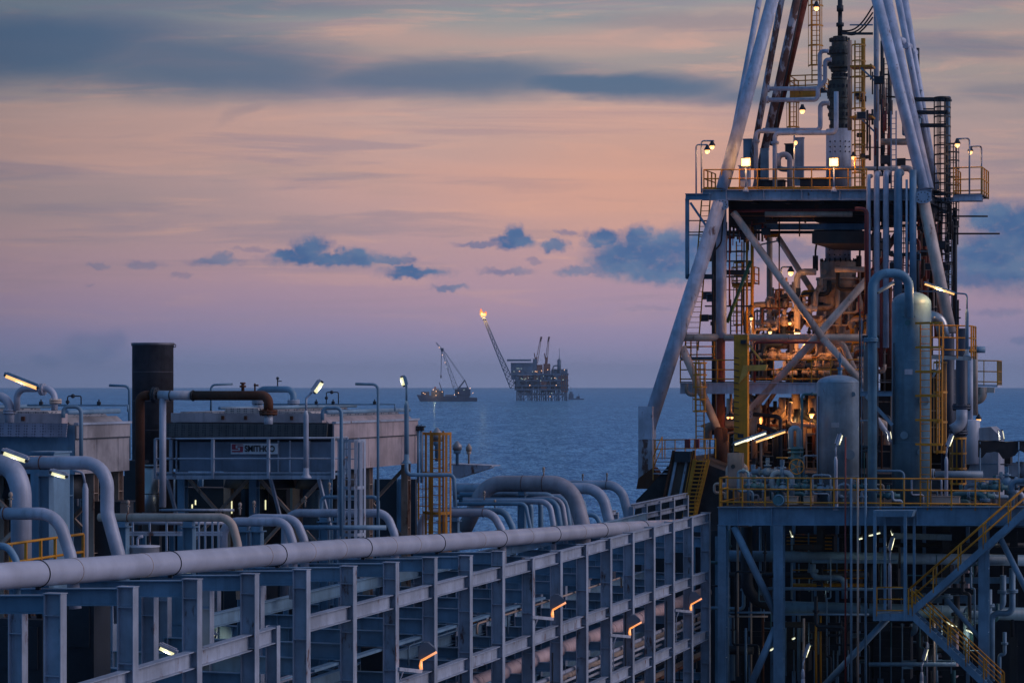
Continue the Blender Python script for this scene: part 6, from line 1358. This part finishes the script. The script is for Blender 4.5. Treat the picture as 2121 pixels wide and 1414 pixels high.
# foot of the tower: dark bow plating, slide and yellow stair
def bow():
    pl = tp(-4); t = thing('bow_plating', 'dark sloped bow plating below the tower with a worn slide', 'hull', pl(1400, 1130))
    MB().plate([pl(1306, 1130), pl(1318, 1035), pl(1345, 1008), pl(1392, 955), pl(1400, 948), pl(1436, 948), pl(1475, 965), pl(1510, 978), pl(2200, 985), pl(2200, 1130)], UX*9).build('plating', RUSTYD, t)
    MB().plate([pl(1380, 1030), pl(1422, 1030), pl(1441, 935), pl(1400, 935)], -UX*.25).build('slide', paint('worn_brown_steel', (.11, .075, .06), .8, .3), t)
    for (a, b) in (((1378, 1032), (1398, 932)), ((1420, 1032), (1440, 932)), ((1388, 1030), (1406, 940)), ((1411, 1030), (1428, 940))): MB().bar(pl(*a)-UX*.3, pl(*b)-UX*.3, .14, .14).build('slide_rail', RUSTY if a[0] in (1378, 1420) else STEEL, t)
    MB().box(pl(1419, 945)-UX*.4, (.9, .5, .6)).build('winch', DARK, t)
    for x in (1425, 1444): MB().box(pl(x, 918)-UX*.1, (.28, .2, .5)).build('box', MAROON, t)
    t = thing('yellow_stair', 'steep yellow stair climbing beside the slide to the tower', 'stair', pl(1432, 1066))
    A, B = pl(1433, 1070)-UX*.6, pl(1458, 950)-UX*.6
    for k in (-1, 1): MB().bar(A+VX*k*.3, B+VX*k*.38, .06, .22).build('stringer', YEL, t)
    for i in range(15): c = A+(B-A)*((i+.5)/15); MB().box(c, (.66, .25, .07)).build('tread', YEL, t)
    for k in (-1, 1): MB().tube([A+VX*k*.3+ZZ*.0, A+VX*k*.32+ZZ*1.0, B+VX*k*.38+ZZ*1.1, B+VX*k*.38], .035, 8).build('handrail', YEL, t)
    railing('tower_railing', 'yellow railing at the head of the slide', [pl(1352, 948)+UX*.5, pl(1478, 946)+UX*.5], 1.0, YEL, sp=.62, r=.03, rails=(1, .5), group='yellow railings of the tower')
    railing('tower_railing', 'slanted yellow railing at the left of the slide', [pl(1352, 990)+UX*.1, pl(1368, 948)+UX*.4], 1.2, YEL, sp=.9, r=.03, rails=(1, .5), group='yellow railings of the tower')
    t = thing('small_steps', 'small grey steps left of the slide', 'steps', pl(1370, 985)); 
    for i in range(5): MB().box(pl(1370+i*2, 980-i*8)-UX*.2, (.8, .3, .05)).build('step', STEEL, t)
RUSTYD = paint('dark_bow_steel', (.03, .028, .032), .75, .3, .4)
bow()
def rackend():
    for (x1, x2, ya, yb, Y, n, lab) in ((1307, 1421, 1049, 1025, 112, 4, 'short pale steel frame behind the far end of the rack'), (1262, 1276, 1062, 1060, 112, 1, 'tiny steel post frame left of the short frame')):
        pl = LP(x2, Y); t = thing('steel_frame', lab, 'frame', pl(x1, 1090), 'short frames behind the rack')
        a, b = pl(x1, ya), pl(x2, yb); MB().ibeam(a, b, .2, .2).build('top_beam', STEEL, t); MB().ibeam(pl(x1, ya+26), pl(x2, yb+24), .2, .2).build('low_beam', STEEL, t)
        for i in range(n+1): x = x1+(x2-x1)*i/n; y = ya+(yb-ya)*i/n; MB().ibeam(pl(x, y+90), pl(x, y), .22, .2, None, None, VX).build('post', STEEL, t)
rackend()

def tray():
    rnd = random.Random(21)
    # cable trays, junction boxes and service lines fixed to the legs and decks
    for i, (x1, y1, x2, y2, d, w) in enumerate([(1512, 450, 1600, 452, 2, .14), (1530, 458, 1620, 457, 3, .1), (1512, 486, 1565, 487, 3, .12), (1600, 452, 1690, 450, 3, .08), (1560, 510, 1615, 498, 6, .1), (1502, 600, 1556, 600, 3, .06), (1460, 612, 1500, 612, 1, .06), (1795, 500, 1900, 505, 5, .1), (1800, 470, 1905, 466, 5, .18), (1796, 540, 1850, 541, 6, .09), (1905, 445, 1960, 447, 4, .12), (1900, 520, 1945, 521, 5, .1), (1800, 600, 1960, 604, 6, .12), (1925, 640, 1990, 641, 5, .08), (1960, 660, 1990, 658, 5, .1), (1880, 226, 1935, 226, 6, .1), (1826, 200, 1890, 203, 7, .12), (1828, 330, 1900, 332, 6, .1), (1760, 160, 1812, 158, 5, .1), (1765, 245, 1812, 247, 5, .1), (1830, 155, 1850, 155, 7, .08), (1770, 305, 1830, 306, 5, .08)]):
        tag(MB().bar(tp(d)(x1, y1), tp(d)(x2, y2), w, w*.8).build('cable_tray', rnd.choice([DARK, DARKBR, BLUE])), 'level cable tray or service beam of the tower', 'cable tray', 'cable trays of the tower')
    for i in range(110):
        if i < 40: x = rnd.uniform(1508, 1590); y1 = rnd.uniform(446, 470); y2 = y1+rnd.uniform(8, 60)
        elif i < 74: x = rnd.uniform(1850, 1985); y1 = rnd.uniform(420, 640); y2 = y1+rnd.uniform(20, 90)
        else: x = rnd.uniform(1795, 1850); y1 = rnd.uniform(130, 300); y2 = y1+rnd.uniform(20, 70)
        d = rnd.uniform(2, 7)
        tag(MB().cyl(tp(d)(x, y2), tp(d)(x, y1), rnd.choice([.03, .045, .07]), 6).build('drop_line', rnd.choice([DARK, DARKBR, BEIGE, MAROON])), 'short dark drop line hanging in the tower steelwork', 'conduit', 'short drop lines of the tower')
    for i in range(60):
        if i < 14: x, y = rnd.uniform(1510, 1600), rnd.uniform(446, 500)
        elif i < 36: x, y = rnd.uniform(1800, 1975), rnd.uniform(440, 560)
        elif i < 48: x, y = rnd.uniform(1770, 1870), rnd.uniform(90, 380)
        else: x, y = rnd.uniform(1455, 1500), rnd.uniform(480, 690)
        c = tp(rnd.uniform(1.5, 6))(x, y); w = rnd.uniform(.25, .6)
        t = thing('junction_box', 'small dark junction box on the tower steelwork', 'box', c, 'junction boxes of the tower')
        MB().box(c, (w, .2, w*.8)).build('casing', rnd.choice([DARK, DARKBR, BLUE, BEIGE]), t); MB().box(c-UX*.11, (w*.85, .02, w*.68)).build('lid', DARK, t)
    # gusset plates where legs, columns and braces meet
    for i, (x, y, d, w, h, m) in enumerate([(1494, 424, -.35, .8, .6, LEG), (1912, 408, -.45, .85, .7, LEG), (1493, 900, .2, .8, .9, RUSTY), (1548, 858, .0, .6, .5, CREAML)]):
        c = tp(d)(x, y); t = thing('gusset_plate', ['bolted gusset plate at the head of the white outer leg', 'bolted gusset plate at the head of the right leg', 'rusty gusset plate at the foot of the corner column', 'bolted gusset plate at the lower end of the cross brace'][i], 'plate', c-ZZ*h/2, 'gusset plates of the tower')
        MB().plate([c-VX*w/2-ZZ*h/3, c-VX*w/4-ZZ*h/2, c+VX*w/4-ZZ*h/2, c+VX*w/2-ZZ*h/3, c+VX*w/2+ZZ*h/3, c+VX*w/4+ZZ*h/2, c-VX*w/4+ZZ*h/2, c-VX*w/2+ZZ*h/3], UX*.03).build('sheet', m, t)
        mb = MB()
        for j in range(10): a = j*.628; mb.cyl(c+VX*math.cos(a)*w*.38+ZZ*math.sin(a)*h*.38-UX*.03, c+VX*math.cos(a)*w*.38+ZZ*math.sin(a)*h*.38, .035, 6)
        build_each(mb, 'bolt', DARK, t)
    # cables following the legs
    for i, (pts, d) in enumerate([([(1500, 420), (1494, 505), (1478, 520), (1476, 690)], .4), ([(1660, 0), (1630, 150), (1610, 240), (1600, 390)], 6), ]):
        w_ = [tp(d)(*p) for p in pts]; tag(MB().tube(fillet(w_, 1.5, 8), .045, 6).build('leg_cable', BLACK), ['black cable bundle down the left corner column', 'black cable on the rusty inner legs', 'black cable on the right upper leg', 'black cable across the cross brace'][i], 'cable', 'black cables on the tower legs')
tray()

def right_side():
    rnd = random.Random(8)
    for i in range(34):
        x = rnd.uniform(1800, 1965); y = rnd.uniform(460, 740); d = rnd.uniform(3, 11); a = tp(d)(x, y); h = rnd.uniform(.8, 3); w = rnd.uniform(-2, .2 if x > 1900 else 2); r = rnd.choice([.05, .08, .12])
        tag(MB().pipe([a, a+ZZ*h, a+ZZ*h+VX*w, a+ZZ*h*1.5+VX*w], r, r*2.2, 8).build('crooked_pipe', rnd.choice([RED, DARKBR, BEIGE, DARK, MAROON])), 'crooked small pipe in the right side of the tower', 'pipe', 'crooked small pipes at the right of the tower')
    for i, (x, y1, y2, d, m) in enumerate([(1905, 430, 700, 10, RED), (1948, 430, 720, 7, RED), (1900, 100, 390, 9, DARK), (1843, 60, 380, 9, DARK), (1788, 80, 392, 6, YELD), (1760, 84, 270, 7, BEIGE), (1964, 200, 420, 5, BLUE), (1978, 430, 690, 5, DARK)]):
        tag(MB().cyl(tp(d)(x, y2), tp(d)(x, y1), .13, 10).build('tower_riser', m), ['red upright riser far back right of the risers', 'red upright riser beside the black caged ladder', 'dark upright riser between the right legs', 'dark upright riser behind the grey ladder', 'yellow upright bar right of the swivel ladder', 'beige upright pipe just right of the swivel', 'blue grey upright bar right of the black cage', 'dark upright riser at the right edge of the tower'][i], 'pipe', 'upright risers in the tower')
    for i, (x, y1, y2, d) in enumerate([(1815, 440, 560, 9), (1870, 440, 560, 10), (1968, 430, 600, 8), (1520, 620, 700, 7), (1575, 640, 700, 8)]):
        ladder('tower_ladder', ['dark ladder behind the second riser', 'dark ladder behind the thick riser', 'dark ladder right of the black cage', 'dark ladder at the left of the ring tube', 'dark ladder beside the brown curved pipe'][i], tp(d)(x, y2), tp(d)(x, y1), .4, DARK, r=.04, group='ladders of the tower')
right_side()
# ================================================================ far away: platform, crane barge, supply boat
FARM = paint('far_platform_steel', (.14, .18, .24), .7, .15, streak=False, bump=0, scale=.1)
FARR = paint('far_platform_rust', (.30, .11, .07), .7, .0, streak=False, bump=0, scale=.1)
FARB = paint('far_hull_paint', (.05, .07, .11), .7, 0, streak=False, bump=0, scale=.1)
def flame_mat():
    m = bpy.data.materials.new('flame'); m.use_nodes = True; t = m.node_tree; g = NG(t); b = t.nodes['Principled BSDF']
    z = g.n('ShaderNodeTexCoord').outputs['Generated']; s = g.n('ShaderNodeSeparateXYZ'); t.links.new(z, s.inputs[0])
    c = g.ramp(g.m('ADD', s.outputs[2], g.m('MULTIPLY', g.m('SUBTRACT', g.noise(z, 3.5, 4), .5), .5)), [(0, (1, .62, .22, 1)), (.45, (1, .36, .07, 1)), (1, (1, .12, .02, 1))])
    b.inputs['Base Color'].default_value = (0, 0, 0, 1); g.put(b.inputs['Emission Color'], c); b.inputs['Emission Strength'].default_value = 1.7; return m
def far():
    Y = EYE*F/(830-HZ); k = Y/F
    X1 = V((1, 0, 0)); Y1 = V((0, 1, 0))
    def q(x, y, d=0.0): return P(x, y, Y)+Y1*d
    t = thing('offshore_platform', 'distant offshore platform on many legs with flare boom and two cranes', 'oil platform', q(1120, 830))
    def bx(name, x1, x2, y1, y2, d, dep, mat): MB().box((q(x1, y1)+q(x2, y2))/2+Y1*(d+dep/2), ((x2-x1)*k, dep, (y2-y1)*k), X1, Y1).build(name, mat, t)
    def lattice(name, a, b, w0, w1, mat, n=10, th=.5, par=t, dep=True):
        d = (b-a).normalized(); s = d.cross(Y1).normalized(); mb = MB()
        for i in range(n):
            f0, f1 = i/n, (i+1)/n; p, r = a.lerp(b, f0), a.lerp(b, f1); u0 = w0+(w1-w0)*f0; u1 = w0+(w1-w0)*f1
            for dd in (-1, 1):
                for kk in (-1, 1): mb.bar(p+s*u0*kk+Y1*dd*u0, r+s*u1*kk+Y1*dd*u1, th, th)
                mb.bar(p+s*u0*(1 if i % 2 else -1)+Y1*dd*u0, r+s*u1*(-1 if i % 2 else 1)+Y1*dd*u1, th*.7, th*.7)
                mb.bar(p-s*u0+Y1*dd*u0, p+s*u0+Y1*dd*u0, th*.7, th*.7)
        return mb.build(name, mat, par)
    for lv, (y1, y2) in enumerate(((773, 776.5), (786.5, 789), (797, 799.5), (805, 808))): bx('deck_level', 1057 if lv == 0 else 1066, 1178, y1, y2, 0, 62, FARM)
    bx('accommodation_block', 1058, 1104, 751, 773, 2, 22, FARM); bx('accommodation_block', 1104, 1112, 743, 773, 5, 12, FARM); bx('helideck', 1050, 1100, 744, 747.5, -4, 28, FARM)
    bx('module_block', 1070, 1098, 777, 786, 6, 40, FARM); bx('module_block', 1104, 1146, 776, 786, 8, 40, FARM); bx('module_block', 1078, 1130, 789, 797, 10, 44, FARM); bx('module_block', 1134, 1160, 777, 805, 14, 40, FARM); bx('module_block', 1074, 1120, 799, 805, 10, 44, FARM)
    bx('module_block', 1112, 1124, 755, 773, 8, 20, FARR); bx('module_block', 1126, 1140, 753, 773, 8, 20, FARR); bx('module_block', 1143, 1176, 764, 773, 10, 30, FARM)
    for x in (1163, 1167, 1171, 1175): bx('caisson', x-1, x+1, 774, 812, 0, 3, FARR)
    for x in (1071, 1085, 1102, 1113, 1131, 1143, 1158, 1174):
        for d in (3, 55): MB().tube([q(x, 808, d), q(x, 833, d)], 1.3 if x != 1085 else .9, 10).build('jacket_leg', FARM, t)
    for a, b in ((1071, 1085), (1085, 1102), (1102, 1113), (1113, 1131), (1131, 1143), (1143, 1158), (1158, 1174)):
        mb = MB(); mb.bar(q(a, 808, 3), q(b, 829, 3), 1.1, 1.1); mb.bar(q(b, 808, 3), q(a, 829, 3), 1.1, 1.1); mb.bar(q(a, 818, 3), q(b, 818, 3), 1.2, 1.2); mb.build('jacket_brace', FARM, t)
    for x in (1070, 1090, 1115, 1140, 1160, 1176): bx('deck_post', x-.7, x+.7, 776, 806, 1, 1, FARM)
    bx('module_block', 1066, 1176, 777, 805, 24, 30, FARM); bx('module_block', 1084, 1096, 777, 790, 1, 16, FARR); bx('module_block', 1120, 1132, 789, 805, 1, 16, FARR); bx('module_block', 1148, 1160, 776, 789, 1, 16, FARM); bx('module_block', 1106, 1118, 776, 787, 2, 16, FARR); bx('module_block', 1072, 1104, 808, 814, 20, 20, FARM); bx('module_block', 1120, 1150, 808, 813, 20, 20, FARM); bx('module_block', 1060, 1072, 773, 786, 6, 16, FARM)
    bx('jacket_deck', 1070, 1176, 815, 818, 10, 40, FARM)
    for x in (1075, 1078, 1081, 1094, 1098, 1108, 1118, 1122, 1126, 1137, 1150, 1154, 1166, 1170): MB().tube([q(x, 806, 28), q(x, 833, 28)], .8, 8).build('conductor', FARM, t)
    # many small fittings
    rnd = random.Random(11)
    for i in range(46):
        x = rnd.uniform(1070, 1174); y = rnd.choice([782, 793, 803, 770]); w = rnd.uniform(2, 6); h = rnd.uniform(2, 6); bx('fitting', x-w/2, x+w/2, y-h/2, y+h/2, rnd.uniform(-1, 5), 3, rnd.choice([FARM, FARR, FARM]))
    for (x, y, bx2, by2, px) in ((1111.5, 751, 1121, 697, 1109), (1131.5, 752, 1137, 697, 1130)):
        MB().tube([q(px+1, 773, 12), q(px+2, 740, 12)], 1.8, 8).build('crane_pedestal', FARR, t)
        lattice('crane_boom', q(x, y, 12), q(bx2, by2, 12), 1.8, .8, FARR, 9, .55); MB().bar(q(px, 745, 12), q(px-2, 731, 12), 1.2, 1.2).build('crane_mast', FARR, t); MB().bar(q(bx2-1.5, by2+10, 12), q(bx2+1, by2, 12), 2.0, 2.2).build('crane_tip', FARR, t)
    MB().tube([q(1158.5, 773, 10), q(1158.5, 746, 10), q(1158.8, 742, 10), q(1158.8, 721, 10)], [3, 3, .5, .25], 8).build('mast', FARM, t)
    MB().pipe([q(1145, 773, 9), q(1146, 757, 9), q(1158, 757, 9)], 1.0, 4, 8).build('hoop_pipe', FARM, t)
    # flare boom
    mb = MB(); n = 15
    lo = [(1057, 804), (1000, 659)]; up = [(1070, 802), (1049, 757), (1030.5, 719), (1005.5, 660)]
    def upp(f):
        L = [0, .33, .58, 1.0]
        for i in range(3):
            if f <= L[i+1]: g_ = (f-L[i])/(L[i+1]-L[i]); return (up[i][0]+(up[i+1][0]-up[i][0])*g_, up[i][1]+(up[i+1][1]-up[i][1])*g_)
        return up[-1]
    pv = None
    for i in range(n+1):
        f = i/n; a = q(lo[0][0]+(lo[1][0]-lo[0][0])*f, lo[0][1]+(lo[1][1]-lo[0][1])*f, 20-4*(1-f)); b = q(*upp(f), 20+4*(1-f)); c = b-Y1*8*(1-f); cur = (a, b, c)
        mb.bar(a, b, .6, .6); mb.bar(a, c, .6, .6); mb.bar(b, c+V((0, .02, .02)), .6, .6)
        if pv:
            for j in range(3): mb.bar(pv[j], cur[j], 1.3, 1.3); mb.bar(pv[j], cur[(j+1) % 3], .8, .8)
        pv = cur
    mb.build('flare_boom', FARM, t)
    MB().box(q(1002.5, 658, 20), (5, 4, 2), X1, Y1).build('flare_tip', FARM, t)
    fm = flame_mat()
    rf = random.Random(4)
    for (x, y, h, r, lean) in ((997.5, 656, 15, 3.3, -1.2), (1003, 655, 8.5, 2.3, 2.8)):
        mb = MB(); mb.tube([q(x+lean*f+math.sin(f*6)*.8, y-h*f*1.2, 20) for f in [i/8 for i in range(9)]], [max(.15, r*k*math.sin(math.pi*(.16+.82*i/8))) for i in range(9)], 10)
        for j in range(9):
            f = rf.uniform(.1, .95); a_ = q(x+lean*f+rf.uniform(-1.6, 1.6), y-h*f, 20+rf.uniform(-1, 1)); L = rf.uniform(2.5, 5.5); dd = rf.uniform(-2, 2)
            mb.tube([a_, a_+V((dd*.5, 0, L*.55)), a_+V((dd, 0, L))], [rf.uniform(.9, 1.7), rf.uniform(.6, 1.2), .1], 8)
        mb.build('flame', fm, t)
    l = light('lamp_light', q(1000, 650, 14), (1, .5, .15), 60000, 3, t)
    def lampz(par, pts, s=.0, qq=q):
        for i, (x, y, c) in enumerate(pts): MB().ball(qq(x, y, -2.5), (.62 if c else .5)*k*1.0, 6).build('deck_lamp', GTINY if c else GTINW, par)
    sc = 400/2121; Z = lambda x, y, c: (840+x*sc, 610+y*sc, c)
    lampz(t, [Z(*p) for p in ((1225, 810, 0), (1245, 812, 0), (1272, 811, 0), (1250, 840, 1), (1190, 845, 0), (1395, 845, 0), (1425, 843, 1), (1442, 846, 1), (1495, 835, 1), (1560, 825, 1), (1745, 825, 1), (1270, 920, 0), (1285, 930, 0), (1305, 932, 0), (1320, 922, 0), (1350, 912, 0), (1445, 922, 0), (1485, 945, 0), (1515, 895, 0), (1604, 920, 0), (1640, 915, 1), (1655, 922, 0), (1365, 995, 1), (1655, 995, 1), (1605, 1083, 0), (1587, 1118, 1), (1730, 935, 0))])
    # crane barge
    Yb = EYE*F/(831-HZ); kb = Yb/F
    def qb(x, y, d=0.0): return P(x, y, Yb)+Y1*d
    t = thing('crane_barge', 'distant dark crane barge with a tall lit lattice boom left of the platform', 'barge', qb(925, 831))
    def hull(x1, x2, ytop_l, ytop_r, yb, d, par, qq, bow=8, mat=FARB, n='hull'):
        dp = d; A = [qq(x1+bow, yb+2), qq(x1, ytop_l), qq(x1+bow*1.5, ytop_l+.8), qq(x2, ytop_r), qq(x2, yb+2)]; MB().plate(A, Y1*dp).build(n, mat, par)
    hull(863, 988, 817.5, 823.5, 831, 30, t, qb)
    def bb(name, x1, x2, y1, y2, d, dep, mat, par=t, qq=qb, kk=kb): MB().box((qq(x1, y1)+qq(x2, y2))/2+Y1*(d+dep/2), ((x2-x1)*kk, dep, (y2-y1)*kk), X1, Y1).build(name, mat, par)
    bb('deckhouse', 872, 888, 811, 819, 4, 20, FARB); bb('deckhouse', 893, 918, 809, 820, 4, 20, FARB); bb('deckhouse', 898, 908, 805, 809, 6, 12, FARM); bb('funnel', 899, 903, 801, 806, 8, 4, FARR)
    bb('cargo', 922, 940, 817, 822, 4, 20, FARM); bb('crane_house', 942, 974, 806, 820, 4, 22, FARB); bb('crane_house', 950, 968, 802, 806, 6, 16, FARM)
    bb('turntable', 946, 972, 819, 824, 6, 18, FARM)
    lattice('crane_boom', qb(944, 805, 12), qb(915.5, 724, 12), 3.4, 1.0, FARM, 14, .5, t); lattice('jib', qb(915.5, 725, 12), qb(903, 709, 12), 1.3, .5, FARM, 4, .5, t)
    MB().box(qb(915.5, 724, 12), (4, 4, 5), X1, Y1).build('boom_head', FARB, t)
    mb = MB(); 
    for dd in (6, 18): mb.bar(qb(948, 806, dd), qb(962.6, 787, 12), 1.6, 1.6); mb.bar(qb(970, 806, dd), qb(962.6, 787, 12), 1.0, 1.0)
    mb.build('gantry', FARB, t)
    mb = MB(); mb.bar(qb(917, 722, 11), qb(962.6, 787, 11), .5, .5); mb.bar(qb(918, 726, 13), qb(960, 787, 13), .5, .5); mb.build('backstay', FARM, t)
    MB().bar(qb(914, 727, 10), qb(913, 779, 10), .8, .8).build('hoist_line', FARM, t); MB().tube([qb(913, 777, 10), qb(913, 783, 10)], [1.2, .8], 8).build('hoist_block', FARB, t)
    MB().bar(qb(916, 812, 10), qb(909.5, 792, 10), .9, .9).build('derrick', FARB, t)
    lampz(t, [Z(*p) for p in ((405, 662, 1), (435, 745, 1), (452, 793, 0), (370, 580, 1), (195, 1080, 1), (215, 1090, 1), (305, 1042, 1), (337, 1062, 1), (335, 1105, 1), (402, 1068, 1), (537, 1098, 1), (582, 1079, 1), (642, 1045, 0), (710, 1028, 1), (740, 1079, 1))], qq=qb)
    light('lamp_light', qb(900, 812, -6), WARM, 4000, 2, t)
    # supply boat beyond
    Yc = EYE*F/(827.5-HZ); kc = Yc/F
    def qc(x, y, d=0.0): return P(x, y, Yc)+Y1*d
    t = thing('supply_boat', 'small faint supply boat just right of the distant platform', 'boat', qc(1192, 827))
    hull(1176, 1210, 823, 825.5, 827.5, 12, t, qc, 3, FARM)
    bb('wheelhouse', 1178, 1188, 815, 824, 2, 8, FARM, t, qc, kc); bb('wheelhouse', 1180, 1186, 811, 815, 3, 6, FARM, t, qc, kc); bb('cargo', 1194, 1201, 820, 825, 3, 6, FARM, t, qc, kc)
    MB().bar(qc(1183, 811, 5), qc(1183, 800, 5), .5, .5).build('mast', FARM, t); MB().bar(qc(1199, 820, 5), qc(1199, 814, 5), .5, .5).build('mast', FARM, t)
far()
# ---------------------------------------------------------------- evening haze over the sea
def haze():
    R = EYE*F/(803-HZ)+200
    mb = MB(); mb.box(V((0, 0, 74)), (2*R, 2*R, 150), V((1, 0, 0)), V((0, 1, 0)))
    m = bpy.data.materials.new('haze_air'); m.use_nodes = True; t = m.node_tree; t.nodes.remove(t.nodes['Principled BSDF'])
    v = t.nodes.new('ShaderNodeVolumePrincipled'); v.inputs['Density'].default_value = HAZE; v.inputs['Color'].default_value = (.70, .82, .96, 1); v.inputs['Anisotropy'].default_value = 0.0
    t.links.new(v.outputs[0], t.nodes['Material Output'].inputs['Volume'])
    tag(mb.build('haze', m, loc=(0, 0, 0)), 'thin blue evening haze over the sea', 'haze', kind='stuff')
HAZE = 5.0e-5
haze()
